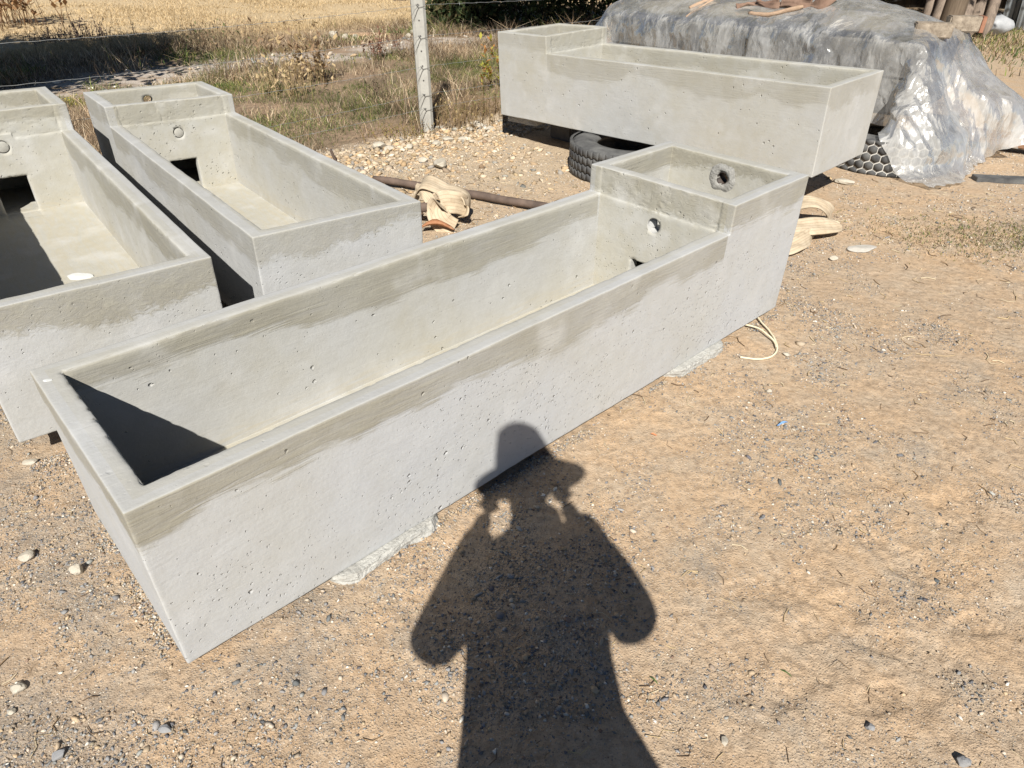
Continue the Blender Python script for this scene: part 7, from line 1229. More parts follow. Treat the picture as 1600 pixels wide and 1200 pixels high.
def tarp():
    """the draped rest shape of a sheet over the stack (grid of 108 x 56 points, in the stack's own frame)"""
    d = np.array(SHEET_GRID).reshape(3, 108, 56).transpose(1, 2, 0)
    Q = np.cumsum(np.cumsum(d, axis=0), axis=1)/200.
    for _ in range(1):
        Q[1:-1] = (Q[:-2]+4*Q[1:-1]+Q[2:])/6; Q[:, 1:-1] = (Q[:, :-2]+4*Q[:, 1:-1]+Q[:, 2:])/6
    # refine x2
    def up(A):
        B = np.empty((A.shape[0]*2-1,)+A.shape[1:]); B[::2] = A; Pd = np.concatenate([A[:1], A, A[-1:]]); B[1::2] = (-Pd[:-3]+9*Pd[1:-2]+9*Pd[2:-1]-Pd[3:])/16; return B
    Q = up(Q); Q = up(Q.transpose(1, 0, 2)).transpose(1, 0, 2); nx, ny = Q.shape[:2]; Q = Q.reshape(-1, 3)
    I, J = np.meshgrid(np.arange(nx), np.arange(ny), indexing='ij'); uv = np.stack([I.ravel()*.021, J.ravel()*.020], 1)
    n1 = fbm(np.c_[uv*9, uv[:, :1]*0], 3, 4); n2 = 1-np.abs(fbm(np.c_[uv*5+3, uv[:, :1]*0], 3, 9))*2
    hang = np.clip((.3-Q[:, 0])/.3, 0, 1); Q[:, 2] += .004*n1+.005*n2; ple = (np.abs(fbm(np.c_[uv[:, 1]*9+2*uv[:, 0]*.3, uv[:, 0]*1.3, uv[:, 0]*0], 2, 5))*2-.5)*hang*.03; Q[:, 0] += .003*n1+ple; Q[:, 1] += .004*n2
    Q[:, 2] = np.maximum(Q[:, 2], .012)
    V = np.stack([SN[0]+Q[:, 0]*SU[0]+Q[:, 1]*SV[0], SN[1]+Q[:, 0]*SU[1]+Q[:, 1]*SV[1], Q[:, 2]], 1)
    idx = np.arange(nx*ny).reshape(nx, ny); Fc = np.stack([idx[:-1, :-1], idx[1:, :-1], idx[1:, 1:], idx[:-1, 1:]], -1).reshape(-1, 4)
    # milkier where the sheet hangs free at the near end
    C = np.clip((.25-Q[:, 0])/.35, 0, 1)*np.clip((.95-Q[:, 2])/.5, .1, 1)*.62+.06+.36*np.clip((Q[:, 2]-.84)/.05, 0, 1)
    return npmesh('plastic_sheet', V, Fc, plastic_mat(), smooth=True, colr=np.stack([C, C, C], 1))
tag(tarp(), 'crumpled clear plastic sheet draped over the long stack and bunched on the ground', 'plastic sheet')
brickm = simple_mat('rough_brick', (.17, .135, .10), (.36, .30, .23), 26, .95, .008, 45)
redm = simple_mat('red_brick_end', (.22, .10, .06), (.32, .16, .10), 10, .95, .006, 45)
stone_a = block('brick', SP(.06, .30)[:2], (.26, .12, .10), ang+.50, .885, 'rough tan block on the near corner of the plastic, front of the two blocks', brickm, 'block', 11, 'blocks weighing down the plastic')
bb = empty('brick', (*SP(.02, .86)[:2], .885), (0, 0, ang+.62), label='tan block with a red end on the plastic, back of the two blocks', cat='block', group='blocks weighing down the plastic')
o = block('core', (0, 0), (.24, .12, .115), 0, 0, None, brickm, None, 12); o.parent = bb
o = block('red_end', (.128, 0), (.03, .121, .117), 0, 0, None, redm, None, 13); o.parent = bb
barkm = wood_mat('bare_stick', (.30, .20, .13), (.44, .31, .21), 0)
def stick(pts, r, mat, label, name='stick', cat='stick', group=None, n=8, sweep=0):
    pts = [np.array(p, float) for p in pts]; dense = []
    for i in range(len(pts)-1):
        for t in np.linspace(0, 1, 9)[:-1]: dense.append(pts[i]*(1-t)+pts[i+1]*t)
    dense.append(pts[-1]); D = np.array(dense)
    for _ in range(3): D[1:-1] = (D[:-2]+2*D[1:-1]+D[2:])/4
    D += .15*r*fbm(D*30, 2, 3)[:, None]
    rs = r*(1+.12*fbm(D*25, 2, 5)); rs[0] *= .7; rs[-1] *= .6
    c = D[0].copy(); D -= c; Dl = np.vstack([D[:1]-(D[1]-D[0])*.02, D, D[-1:]+(D[-1]-D[-2])*.02]); rs = np.r_[.0005, rs, .0005]
    o = tube(name, Dl, r, mat, None, n, rs=rs); o.location = tuple(c)
    return tag(o, label, cat, group)
def TZ(u, v, dz=.03): p = SP(u, v); return (p[0], p[1], float(top_z(u, v))+dz)
def atY(u, v, y):
    d = fw+r2*((u-800)/F)-u2*((v-600)/F); t = y/d.y; return np.array([d.x*t, y, CAMH+d.z*t])
stick([TZ(2.10, .10), TZ(1.98, .45), TZ(1.85, .84)], .017, barkm, 'long bare stick lying on the plastic, left of the brown rags', group=None)
stick([TZ(2.06, .0), TZ(1.96, .30)], .012, barkm, 'short stick end poking out below the long bare stick')
ragm = simple_mat('brown_rag', (.14, .085, .06), (.24, .155, .11), 8, .95, .004, 40)
# ------------------------------------------------------------------ ribbon (slings, rags)
def ribbon(name, ctrl, width, thick, mat, parent=None, n=90, wv=None, smooth=True):
    """ctrl: list of (x,y,z, sx,sy,sz) centre points with across direction"""
    K = np.array(ctrl, float); m = len(K); T = np.linspace(0, m-1, n); out = np.empty((n, 6))
    for i, t in enumerate(T):
        k = min(int(t), m-2); f = t-k; p0, p1, p2, p3 = K[max(k-1, 0)], K[k], K[k+1], K[min(k+2, m-1)]
        out[i] = .5*((2*p1)+(-p0+p2)*f+(2*p0-5*p1+4*p2-p3)*f*f+(-p0+3*p1-3*p2+p3)*f**3)
    C = out[:, :3]; S_ = out[:, 3:]; wsc = np.linalg.norm(S_, axis=1); S_ = S_/wsc[:, None]; width = (width*wsc)[:, None]
    tg = np.gradient(C, axis=0); tg /= np.linalg.norm(tg, axis=1)[:, None]; S_ -= tg*np.sum(S_*tg, 1)[:, None]; S_ /= np.linalg.norm(S_, axis=1)[:, None]
    nr = np.cross(tg, S_); cross = [(-.5, -.5), (-.5, .5), (-.46, .5)]
    prof = [(-.5, -.35), (-.5, .35), (-.44, .5)]+[(q, .5) for q in np.linspace(-.38, .38, 25)]+[(.44, .5), (.5, .35), (.5, -.35), (.44, -.5)]+[(q, -.5) for q in np.linspace(.38, -.38, 25)]+[(-.44, -.5)]; cc = []
    V = []; 
    for i in range(n):
        for (a, b) in prof: V.append(C[i]+S_[i]*a*width[i]+nr[i]*(b*thick+.003*math.sin(a*9+i*.12))); cc.append(.35 if abs(((a*6.25) % 1)-.5) > .42 else 1.)
    q = len(prof); Fc = [(i*q+k, i*q+(k+1) % q, (i+1)*q+(k+1) % q, (i+1)*q+k) for i in range(n-1) for k in range(q)]
    me = bpy.data.meshes.new(name); me.from_pydata([tuple(v) for v in V], [], Fc+[tuple(range(q))[::-1], tuple(range((n-1)*q, n*q))])
    at = me.color_attributes.new('Col', 'FLOAT_COLOR', 'POINT'); cc = np.array(cc); at.data.foreach_set('color', np.stack([cc, cc, cc, cc*0+1], 1).astype(np.float32).ravel())
    return link(name, me, mat, parent, smooth)
def rag(u, v, seed, label, L=.45, w=.10):
    rg = np.random.default_rng(seed); c = []
    for k in range(6):
        p = TZ(u-L/2+L*k/5, v+rg.normal(0, .035), .025+.02*abs(rg.normal())); c.append((*p, rg.normal(.2, .3), rg.normal(.4, .3), rg.normal(.7, .3)))
    o = ribbon('brown_rag', c, w, .018, ragm); return tag(o, label, 'rag', 'brown rags on the plastic')
rag(1.50, .25, 1, 'twisted brown rag at the left of the bundle on the plastic', .35, .06)
rag(1.27, .22, 2, 'twisted brown rag in the middle of the bundle on the plastic', .5, .08)
rag(1.05, .20, 3, 'brown rag at the right end of the bundle on the plastic', .45, .07)
stick([TZ(1.5, .10, .03), TZ(1.3, .08, .035), TZ(1.05, .16, .05)], .018, barkm, 'bare stick lying in front of the brown rags')
# ------------------------------------------------------------------ beams and stone at the right edge
bx = empty('wooden_beam', (4.05, 6.10, .0), (0, 0, R(-38)), label='reddish brown wooden beam leaving the picture at the right edge', cat='beam')
o = block('timber', (.55, 0), (1.5, .12, .10), 0, .05, None, dark_beam, None, 21); o.parent = bx
def grey_bag():
    o = blob('cement_lump', (.42, .34, .24), simple_mat('grey_lump', (.13, .135, .135), (.22, .225, .225), 6, .8, .01, 18), None, 71, 4, .12, 1.1); o.location = (4.36, 6.12, .27); o.rotation_euler = (0, 0, .3)
    return tag(o, 'grey lump of cement lying on the reddish beam at the right edge', 'cement lump')
grey_bag()
bk = block('shadow_strip', P(1590, 285), (.62, .10, .035), R(-8), .0, 'black strip standing in for the shadow under the reddish beam at the right edge', rubber, 'shadow strip', 22)  # black strip added in place of the beam's shadow, in the tyre rubber colour
# ------------------------------------------------------------------ iron pipe and stake
pipem = simple_mat('rusty_pipe', (.075, .055, .045), (.16, .115, .09), 9, .75, .002, 60)
a = np.array([*P(585, 288), .045]); b = np.array([*P(850, 333), .045])
stick([a, a*.5+b*.5, b+(b-a)*.15], .026, pipem, 'rusty brown pole lying on the dirt behind the cream sling', 'rusty_pole', 'pole', n=12)
stick([(*P(700, 308), .075), (*P(790, 322), .05)], .008, pipem, 'thin rod lying on the rusty pole', 'thin_rod', 'rod')
x, y = P(527, 255); stick([(x, y, -.02), (x-.02, y-.01, .06), (x-.035, y-.02, .115)], .011, pipem, 'short rusty stake sticking out of the dirt behind the middle trough', 'rusty_stake', 'stake')
x, y = P(775, 219)
# ------------------------------------------------------------------ cream lifting slings
def web_mat():
    m = N('cream_webbing'); co = m.coord(); w = m.n('TexWave'); w.bands_direction = 'Y'; 
    n = m.noise(co, 7, 4, .6); n2 = m.noise(co, 160, 3, .6)
    at = m.n('VertexColor'); at.layer_name = 'Col'
    c = m.mix(m.mr(n, .35, .7), (.52, .43, .31), (.43, .34, .23)); c = m.mix(m.mr(m.noise(co, 26, 4, .6), .5, .75, 0, .5), c, (.26, .20, .13))
    return m.fin(m.mix(m.math('ADD', m.math('MULTIPLY', at.outputs[0], .6), .4), (.20, .13, .075), c), .9, m.bump(n2, .0012, .8))
webm = web_mat(); linem = simple_mat('sling_stripe', (.28, .16, .08), (.34, .20, .11), 20, .9)
sg = empty('lifting_sling', (*P(690, 352), 0), (0, 0, 0), label='folded cream webbing sling on the ground between the middle and nearest troughs', cat='sling', group='cream lifting slings')
W_ = .125
def rib(ctrl, parent, width=W_, name='webbing', mat=None):
    o = ribbon(name, ctrl, width, .011, mat or webm, parent, 80)
    for a in (-.25, .0, .25):      # woven stripe lines standing just proud of the strap
        pass
    return o
rib([(-.19, .22, .05, .2, 1, .3), (-.16, .16, .16, .2, 1, .35), (-.09, .08, .245, .3, .95, .2), (.02, .05, .215, .3, .95, .1), (.10, .06, .20, .2, 1, -.05), (.155, .05, .165, .2, .95, .0), (.16, .03, .10, .2, .95, .1), (.12, -.02, .06, .3, .9, .3)], sg, .15)
rib([(.155, .02, .12, .3, .6, .6), (.10, -.03, .155, .45, .35, .75), (.02, -.04, .16, .75, .15, .65), (-.015, -.05, .11, .85, .1, .5), (.02, -.09, .05, .9, .3, .3), (.09, -.10, .018, .8, .5, .1)], sg, .14)
rib([(-.16, .10, .20, .0, .6, .8), (-.10, .02, .20, .1, .5, .8), (-.045, -.02, .13, .1, .6, .8), (-.05, -.03, .04, .1, .8, .4)], sg, .07)
tube('iron_pin', [(-.30, .02, .10), (-.19, -.01, .115), (-.075, -.03, .125)], .03, pipem, sg, 12)
sg2 = empty('lifting_sling', (*P(1262, 372), 0), (0, 0, 0), label='cream webbing sling coming out from behind the tank end of the nearest trough', cat='sling', group='cream lifting slings')
o2 = np.array([*P(1262, 372), 0])
def rp(pts, width):      # strap through picture points at known heights over the ground
    c = []
    for (u, v, z, sx, sy, sz) in pts: q = np.array([*P(u, v, z), z])-o2; c.append((*q, sx, sy, sz))
    rib(c, sg2, width)
rp([(1215, 330, .10, .1, .9, .3), (1245, 318, .15, .1, .9, .35), (1272, 316, .17, .2, .9, .3), (1292, 326, .12, .5, .8, .2), (1298, 338, .05, .6, .7, .1)], .11)
rp([(1200, 362, .05, 0, 1, .3), (1235, 357, .07, 0, 1, .35), (1262, 354, .085, 0, 1, .35), (1287, 352, .08, 0, .98, .35), (1302, 352, .07, 0, .82, .3), (1310, 352, .062, 0, .55, .2), (1313, 352, .058, 0, .25, .1)], .135)
rp([(1205, 392, .03, 0, 1, .2), (1230, 388, .04, .0, 1, .3), (1248, 380, .055, .2, .9, .3), (1262, 371, .05, .4, .8, .2), (1272, 364, .03, .5, .7, .1)], .10)
# ------------------------------------------------------------------ thin cord loop
cordm = simple_mat('cream_cord', (.62, .55, .38), (.70, .63, .46), 30, .7, .0005)
pts = [(1178, 490, .02), (1190, 505, .014), (1203, 520, .012), (1212, 535, .012), (1214, 547, .01), (1208, 556, .008), (1196, 561, .006), (1178, 563, .006), (1156, 561, .006)]
def cord(pts, r, label):
    K = [np.array([*P(u, v, z), z]) for u, v, z in pts]; D = []
    for i in range(len(K)-1):
        p0, p1, p2, p3 = K[max(i-1, 0)], K[i], K[i+1], K[min(i+2, len(K)-1)]
        for f in np.linspace(0, 1, 9)[:-1]: D.append(.5*((2*p1)+(-p0+p2)*f+(2*p0-5*p1+4*p2-p3)*f*f+(-p0+3*p1-3*p2+p3)*f**3))
    D.append(K[-1]); D = np.array(D); D[:, 2] += ground_z(D[:, 0], D[:, 1])
    return D
cr = empty('cord_loop', (*P(1190, 530), 0), label='thin cream cord curled on the dirt by the far bottom edge of the nearest trough', cat='cord')
o0 = np.array([*P(1190, 530), 0])
tube('strand', cord(pts, .004, '')-o0, .0042, cordm, cr, 8)
tube('strand', cord([(1150, 506, .012), (1166, 509, .016), (1182, 514, .018), (1198, 524, .02), (1209, 534, .014), (1213, 545, .012)], .004, '')-o0, .0042, cordm, cr, 8)

# ------------------------------------------------------------------ trees (their crowns stand above the frame and shade the field)
leafm = vcol_mat('tree_leaves', .7, trans=.2); trunkm = wood_mat('bark', (.09, .065, .045), (.17, .13, .09), 2)
def tree(x, y, h, rad, label, seed, n=5200, cz=None, sq=.7, trunk=.14, leafs=.14, dx=0):
    rg = np.random.default_rng(seed); root = empty('shade_tree', (x, y, 0), label=label, cat='tree', group='trees round the yard'); cz = cz or h-rad*.6
    pts = [np.array([0, 0, -.1]), np.array([.05, .03, h*.3]), np.array([.0, .1, h*.55]), np.array([.08, .0, h*.8])]
    tube('trunk', pts, trunk, trunkm, root, 10, rs=[trunk*1.2, trunk, trunk*.75, trunk*.4])
    tr_ = [c for c in root.children if c.name.startswith('trunk')][0]
    V = []; Fc = []; 
    cl = []
    for k in range(26):
        d = rg.normal(size=3); d /= np.linalg.norm(d); cl.append(np.array([dx, 0, cz])+d*rad*rg.uniform(.35, .85)*np.array([1, 1, sq]))
        if k < 9: tube('limb', [pts[2]+(pts[1]-pts[2])*rg.random()*.5, (pts[2]+cl[-1])/2+rg.normal(0, .1, 3), cl[-1]], trunk*.3, trunkm, root, 6, rs=[trunk*.45, trunk*.3, trunk*.12])
    cl = np.array(cl); c = cl[rg.integers(0, len(cl), n)]+rg.normal(0, rad*.17, (n, 3)); d1 = rg.normal(size=(n, 3)); d1 /= np.linalg.norm(d1, axis=1)[:, None]
    d2 = np.cross(d1, rg.normal(size=(n, 3))); d2 /= np.linalg.norm(d2, axis=1)[:, None]; L = leafs*rg.uniform(.6, 1.3, n)[:, None]
    V = np.stack([c, c+d1*L*.5+d2*L*.3, c+d1*L, c+d1*L*.5-d2*L*.3], 1).reshape(-1, 3); Fc = np.arange(n*4).reshape(-1, 4)
    colr = np.repeat(np.array([(.045, .075, .025), (.06, .095, .03), (.035, .055, .02), (.085, .11, .04)])[rg.integers(0, 4, n)]*rg.uniform(.8, 1.2, (n, 1)), 4, 0)
    npmesh('crown', V, Fc, leafm, root, colr=colr)
    return root
tree(-7.0, 6.4, 4.6, 2.7, 'leafy tree outside the left edge, shading the field behind the left troughs', 1, 30000, cz=3.3, sq=.45)
tree(2.15, 11.6, 5.6, 2.5, 'tree behind the far left end of the plastic covered stack', 2, 22000, cz=4.4, sq=.42, dx=-1.6, trunk=.09)
tree(-3.0, 20.5, 5.5, 2.0, 'leafy tree beyond the far edge of the straw field', 8, 5000)
tree(.3, 10.6, 5.6, 2.3, 'tree behind the raised trough whose crown shades the dark hedge', 2, 11000, cz=4.4, sq=.5) if False else None
tree(3.7, 11.0, 6.0, 2.6, 'tree directly behind the plastic covered stack', 3, 14000, cz=4.6, sq=.42)
tree(6.6, 11.8, 6.0, 2.4, 'tree at the right behind the stack shading the log pile', 4, 13000, cz=4.4, sq=.42)
tree(10.3, 12.6, 6.0, 2.1, 'tree at the right edge beside the iron sheets', 5, 10000, cz=4.6, sq=.42)
# dark hedge shrubs across the background
def shrub(x, y, w, h, label, seed, n=3500):
    rg = np.random.default_rng(seed); root = empty('dark_shrub', (x, y, 0), label=label, cat='shrub', group='dark shrubs along the back')
    for k in range(7):
        a = rg.uniform(0, 6.28); tube('stem', [(0, 0, -.05), (math.cos(a)*w*.15, math.sin(a)*w*.15, h*.4), (math.cos(a)*w*.35, math.sin(a)*w*.35, h*.8)], .02, trunkm, root, 6, rs=[.03, .02, .01])
    th = rg.uniform(0, 6.28, n); rr = np.sqrt(rg.random(n)); z = rg.random(n)**.8; lump = 1+.35*fbm(np.c_[np.cos(th)*2, np.sin(th)*2, z*3]+seed, 3, seed)
    c = np.c_[np.cos(th)*rr*w/2*lump*(1-.45*z**2), np.sin(th)*rr*w/2*lump*(1-.45*z**2), z*h*lump]
    d1 = rg.normal(size=(n, 3)); d1[:, 2] += .4; d1 /= np.linalg.norm(d1, axis=1)[:, None]; d2 = np.cross(d1, rg.normal(size=(n, 3))); d2 /= np.linalg.norm(d2, axis=1)[:, None]; L = .11*rg.uniform(.5, 1.4, n)[:, None]
    V = np.stack([c, c+d1*L*.5+d2*L*.22, c+d1*L, c+d1*L*.5-d2*L*.22], 1).reshape(-1, 3)
    colr = np.repeat(np.array([(.03, .045, .018), (.045, .06, .02), (.06, .075, .03), (.09, .075, .035)])[rg.integers(0, 4, n)], 4, 0)
    npmesh('foliage', V, np.arange(n*4).reshape(-1, 4), leafm, root, colr=colr)
for k, (x, y, w, h, lb) in enumerate(((-1.0, 14.8, 1.6, .75, 'low dark shrub, leftmost of the row right of the fence post'), (.1, 15.0, 2.0, 1.2, 'dark shrub, second from the left in the shaded row'), (1.4, 15.2, 2.2, 1.5, 'dark shrub, third from the left in the shaded row, next to the stack'), (2.9, 15.4, 2.4, 1.6, 'dark shrub directly behind the plastic covered stack'), (4.6, 15.8, 2.6, 1.6, 'dark shrub behind the right half of the stack'), (6.4, 16.6, 2.6, 1.7, 'dark shrub left of the leaning logs'))):
    shrub(x, y, w, h, lb, 200+k, 4200)
# shed wall, iron sheets, logs
darkwood = wood_mat('dark_boards', (.022, .018, .015), (.045, .036, .028), 2)
def shed():
    root = empty('timber_shed', (9.2, 17.6, 0), (0, 0, R(-6)), label='dark timber shed in the shade behind the logs and iron sheets', cat='shed')
    def bxx(name, x0, x1, y0, y1, z0, z1, mat, par=root):
        V = [(x, y, z) for x in (x0, x1) for y in (y0, y1) for z in (z0, z1)]
        o = npmesh(name, V, [(0, 1, 3, 2), (4, 6, 7, 5), (0, 4, 5, 1), (2, 3, 7, 6), (0, 2, 6, 4), (1, 5, 7, 3)], mat, par); return o
    for k in range(24): bxx('wall_board', -3.2+k*.29, -3.2+k*.29+.28, 2.0+.01*(k % 2), 2.04+.01*(k % 2), -.05, 2.5, darkwood)
    for k in range(2): bxx('post', -3.2+k*6.8, -3.05+k*6.8, -.1, .05, -.05, 2.6, darkwood)
    bxx('roof', -3.8, 4.4, -.9, 2.4, 2.61, 2.68, simple_mat('roof_iron', (.2, .2, .2), (.28, .26, .24), 3, .6))
    bxx('side_wall', -3.29, -3.23, .1, 1.98, -.05, 2.5, darkwood); bxx('side_wall', 3.8, 3.86, .1, 1.98, -.05, 2.5, darkwood)
shed()
ironm = simple_mat('galvanised_sheet', (.24, .26, .27), (.34, .36, .37), 4, .5, .002, 20, spec=.5)
def sheet(x, y, w, h, rz, lean, label):
    n = 60; V = []; 
    for i in range(n+1):
        t = i/n*w; V += [(t, .018*math.sin(t*2*math.pi/.09), 0), (t, .018*math.sin(t*2*math.pi/.09), h)]
    o = npmesh('iron_sheet', V, [(2*i, 2*i+2, 2*i+3, 2*i+1) for i in range(n)], ironm, smooth=True); o.location = (x, y, 0); o.rotation_euler = (lean, 0, rz)
    s = o.modifiers.new('s', 'SOLIDIFY'); s.thickness = .002
    return tag(o, label, 'iron sheet', 'corrugated iron sheets')
x, y = P(1562, 44); sheet(x, y, .55, 2.0, R(-5), R(-10), 'corrugated iron sheet standing behind the logs, left one of two')
x, y = P(1590, 48); sheet(x, y+.1, .9, 2.2, R(-3), R(-9), 'corrugated iron sheet at the top right edge, right one of two')
logm = wood_mat('grey_log', (.13, .10, .08), (.27, .21, .16), 2)
for k, (u, dx, r) in enumerate(((1440, .5, .10), (1458, .45, .12), (1478, .5, .13), (1498, .35, .12), (1515, .55, .13), (1535, .5, .09))):
    x, y = P(u, 58+3*(k % 2)); h = 2.1+.1*(k % 3)
    a = np.array([x, y, 0]); b = np.array([x+dx, y+.9, h]); D = [a*(1-t)+b*t for t in np.linspace(0, 1, 14)]; D = np.array(D)-a; rs = r*(1+.18*fbm(D*3+k, 3, k)); D[:, :2] += .03*fbm(D*2+k, 2, k+3)[:, None]
    o = tube('log', D, r, logm, None, 14, rs=np.r_[.001, rs[1:-1], .001]); o.location = tuple(a)
    tag(o, 'weathered grey log leaning at the back, %s of six' % ('leftmost', 'second from left', 'third from left', 'fourth from left', 'fifth from left', 'rightmost')[k], 'log', 'logs leaning at the back')
o = blob('white_bag', (.55, .45, .42), simple_mat('white_plastic', (.28, .29, .30), (.42, .42, .42), 5, .5, .01, 12), None, 81, 3, .15, smooth=True); x, y = P(1553, 56); o.location = (x, y, .15); tag(o, 'pale bundled bag on the ground at the foot of the iron sheets', 'bag')

# ------------------------------------------------------------------ the photographer (stands behind the camera; only the shadow is seen)
skinm = simple_mat('skin', (.36, .20, .13), (.42, .25, .17), 10, .6); jackm = simple_mat('jacket', (.05, .06, .09), (.07, .08, .11), 10, .9, .002, 200); trousm = simple_mat('trousers', (.06, .055, .05), (.09, .08, .07), 10, .9, .002, 200)
hatm = simple_mat('hat_felt', (.30, .24, .16), (.36, .29, .2), 10, .9, .002, 120); bootm = simple_mat('boots', (.03, .025, .02), (.06, .045, .035), 10, .6); hairm = simple_mat('hair', (.012, .01, .008), (.02, .016, .012), 10, .6)
person = empty('person', (.04, -.22, 0), label='person in a brimmed hat and dark jacket taking the picture, seen only as a shadow', cat='person')
def skin(name, verts, edges, rad, mat, parent, lv=2, rootv=0, M=None):
    me = bpy.data.meshes.new(name); me.from_pydata(verts, edges, []); o = link(name, me, mat, parent)
    sk = o.modifiers.new('skin', 'SKIN'); sk.use_smooth_shade = True
    for v, r in zip(me.skin_vertices[0].data, rad): v.radius = (r[1], r[0]) if isinstance(r, tuple) else (r, r)
    for v in me.skin_vertices[0].data: v.use_root = False
    me.skin_vertices[0].data[rootv].use_root = True
    sb = o.modifiers.new('sub', 'SUBSURF'); sb.levels = lv; sb.render_levels = lv
    dg = bpy.context.evaluated_depsgraph_get(); ev = bpy.data.meshes.new_from_object(o.evaluated_get(dg)); ev.name = name
    o.modifiers.clear(); o.data = ev
    if not ev.materials: ev.materials.append(mat)
    return o
# coordinates relative to (0.04,-0.22,0)
HL, HR = (-.158, .185, 1.455), (.086, .185, 1.500)      # wrists
EL, ER = (-.292, .0, 1.152), (.272, .0, 1.222); SHL, SHR = (-.185, -.02, 1.405), (.175, -.02, 1.455)
body_v = [(0, 0, .98), (0, -.01, 1.2), (-.02, -.01, 1.40), (-.03, .0, 1.53), (-.035, .01, 1.60), (-.035, .03, 1.70), (-.035, .02, 1.82),
          SHL, EL, HL, SHR, ER, HR, (-.10, 0, .9), (-.12, .01, .50), (-.13, -.02, .08), (.10, 0, .9), (.12, .02, .50), (.13, .0, .08)]
body_e = [(0, 1), (1, 2), (2, 3), (3, 4), (4, 5), (5, 6), (2, 7), (7, 8), (8, 9), (2, 10), (10, 11), (11, 12), (0, 13), (13, 14), (14, 15), (0, 16), (16, 17), (17, 18)]
skin('body', body_v, body_e, [.12, .11, .11, .055, .055, .078, .082, .05, .04, .028, .05, .04, .028, .08, .055, .035, .08, .055, .035], skinm, person)
JR = [(.66, .065, .28, .17), (.78, .055, .25, .165), (.88, .045, .225, .16), (1.02, .012, .192, .15), (1.18, .003, .188, .14), (1.32, -.002, .20, .13), (1.40, -.008, .20, .12), (1.45, -.015, .17, .105), (1.49, -.01, .12, .09), (1.53, -.008, .088, .075), (1.60, -.008, .080, .07)]
V = []; Fc = []; na = 40; zz = np.linspace(.66, 1.60, 60); JA = np.array(JR)
for k, z in enumerate(zz):
    cx_, rx_, ry_ = [np.interp(z, JA[:, 0], JA[:, q]) for q in (1, 2, 3)]
    for a in np.linspace(0, 2*math.pi, na, endpoint=False):
        wv = 1+.03*math.sin(5*a+z*9)*(1 if z < 1.4 else .3); V.append((cx_+rx_*math.copysign(abs(math.cos(a))**.85, math.cos(a))*wv, ry_*math.sin(a)*wv, z))
Fc = [(k*na+j, k*na+(j+1) % na, (k+1)*na+(j+1) % na, (k+1)*na+j) for k in range(59) for j in range(na)]
npmesh('jacket', V, Fc, jackm, person, smooth=True)
for (a_, b_, c_2, rr) in ((SHL, EL, (-.162, .165, 1.425), (.096, .072, .052)), (SHR, ER, (.100, .165, 1.47), (.102, .074, .070))):
    skin('sleeve', [(a_[0]*.55, 0, a_[2]-.02), a_, b_, c_2], [(0, 1), (1, 2), (2, 3)], [.085]+list(rr), jackm, person)
if False: skin('jacket', [(.06, 0, .70), (.05, 0, .88), (.015, 0, 1.02), (.01, 0, 1.18), (.0, 0, 1.32), (-.015, 0, 1.42), (-.025, 0, 1.50), SHL, EL, (-.18, .165, 1.45), SHR, ER, (.11, .165, 1.465)],
     [(0, 1), (1, 2), (2, 3), (3, 4), (4, 5), (5, 6), (5, 7), (7, 8), (8, 9), (5, 10), (10, 11), (11, 12)],
     [(.27, .15), (.235, .14), (.20, .13), (.195, .13), (.195, .125), (.17, .11), (.105, .08), .100, .088, .058, .100, .088, .066], jackm, person)
skin('trousers', [(.0, 0, 1.0), (-.10, 0, .86), (-.12, .01, .50), (-.13, -.02, .10), (.10, 0, .86), (.12, .02, .50), (.13, 0, .10)], [(0, 1), (1, 2), (2, 3), (0, 4), (4, 5), (5, 6)], [.13, .105, .08, .065, .105, .08, .065], trousm, person)
for sx, yy in ((-.13, -.02), (.13, 0)):
    skin('boot', [(sx, yy-.02, .12), (sx, yy, .05), (sx, yy+.10, .04), (sx, yy+.19, .032)], [(0, 1), (1, 2), (2, 3)], [.06, .055, .048, .036], bootm, person)
# head details
def blobp(name, loc, size, mat, parent, sub=2):
    bm = bmesh.new(); bmesh.ops.create_uvsphere(bm, u_segments=16, v_segments=10, radius=1)
    for v in bm.verts: v.co = Vector((v.co.x*size[0], v.co.y*size[1], v.co.z*size[2]))
    me = bpy.data.meshes.new(name); bm.to_mesh(me); bm.free(); o = link(name, me, mat, parent, True); o.location = loc; return o
hc = (-.035, .03, 1.765)
blobp('nose', (hc[0], hc[1]+.098, 1.735), (.013, .02, .024), skinm, person)
for s in (-1, 1):
    blobp('ear', (hc[0]+s*.078, hc[1]-.01, 1.75), (.012, .02, .032), skinm, person); blobp('eye', (hc[0]+s*.03, hc[1]+.082, 1.765), (.013, .008, .008), hairm, person)
blobp('mouth', (hc[0], hc[1]+.090, 1.697), (.026, .008, .006), simple_mat('lips', (.3, .12, .1), (.32, .14, .11)), person)
blobp('hair', (hc[0], hc[1]-.03, 1.79), (.082, .085, .085), hairm, person)
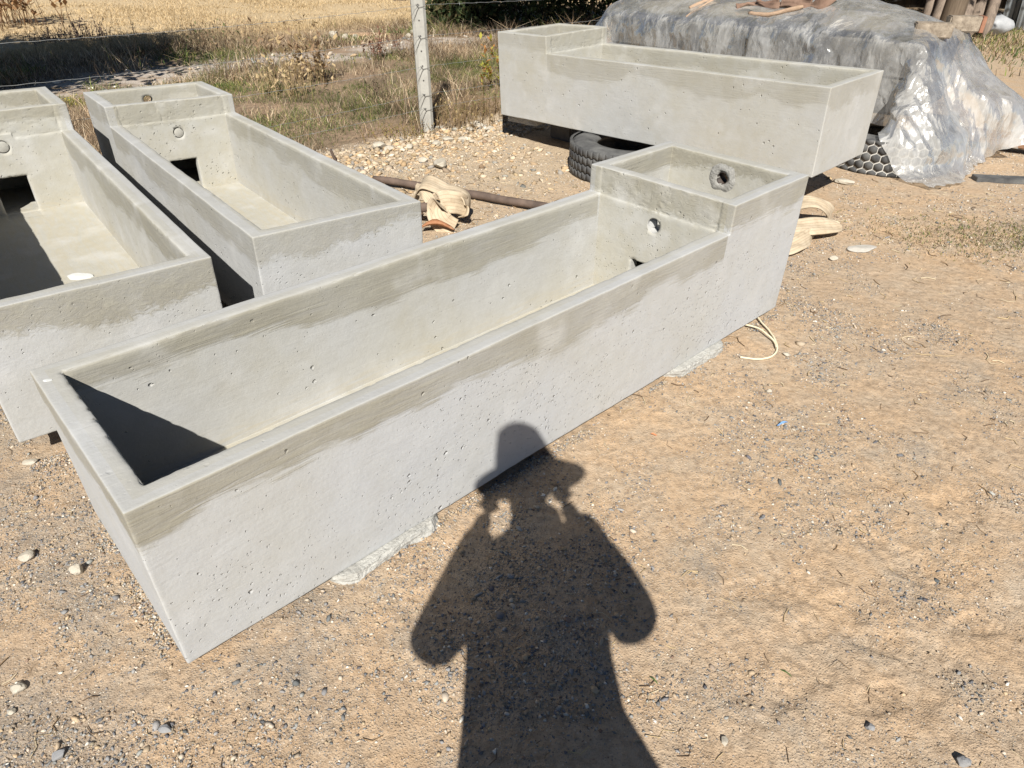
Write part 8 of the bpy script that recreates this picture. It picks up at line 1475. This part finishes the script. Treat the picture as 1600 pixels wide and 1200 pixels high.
hat = ring_mesh('hat', [(.0001, .175), (.038, .171), (.060, .150), (.078, .09), (.098, .015), (.101, .0), (.135, -.022), (.170, -.048), (.172, -.053), (.135, -.028), (.10, -.006), (.0001, -.004)], 48, hatm, person, .03, 3)
hat.scale = (1.10, .50, 1.15); hat.location = (-.036, .01, 1.80); hat.rotation_euler = (R(6), R(-12), R(0))
# hands with five fingers closed on the phone
def hand(wr, side):
    V = [wr, (wr[0]-side*-.012, wr[1]+.015, wr[2]+.055)]; palm = (wr[0]+side*.006, wr[1]+.012, wr[2]+.05)
    V = [wr, palm]; E = [(0, 1)]; Rr = [.026, (.034, .016)]
    for k in range(4):
        dz = (k-1.5)*.018; b = (palm[0]-side*.004, palm[1]+.008, palm[2]+.012+dz); m1 = (b[0]-side*.022, b[1]+.016, b[2]+.018); m2 = (m1[0]-side*.020, m1[1]-.004, m1[2]+.003); m3 = (m2[0]-side*.012, m2[1]-.010, m2[2]-.003)
        o = len(V); V += [b, m1, m2, m3]; E += [(1, o), (o, o+1), (o+1, o+2), (o+2, o+3)]; Rr += [.0095, .0088, .008, .0065]
    t1 = (palm[0]-side*.012, palm[1]-.018, palm[2]-.01); t2 = (t1[0]-side*.026, t1[1]-.006, t1[2]+.012); o = len(V); V += [t1, t2]; E += [(0, o), (o, o+1)]; Rr += [.011, .009]
    skin('hand', V, E, Rr, skinm, person, 2)
hand(HL, -1); hand(HR, 1)
# the phone it holds, behind the lens
ph = empty('phone', tuple(Vector((0, 0, CAMH))-fw*.012-u2*.012), (0, 0, 0), label='phone held out in both hands of the photographer', cat='phone')
ph.rotation_euler = cam.matrix_world.to_euler()
def pbox(name, sx, sy, sz, loc, mat):
    bm = bmesh.new(); bmesh.ops.create_cube(bm, size=1)
    for v in bm.verts: v.co = Vector((v.co.x*sx, v.co.y*sy, v.co.z*sz))
    bmesh.ops.bevel(bm, geom=bm.edges[:], offset=sz*.3, segments=2, affect='EDGES'); me = bpy.data.meshes.new(name); bm.to_mesh(me); bm.free(); o = link(name, me, mat, ph); o.location = loc
pbox('case', .160, .076, .008, (0, 0, .004), bootm); pbox('screen', .150, .069, .001, (0, 0, .0090), hairm)
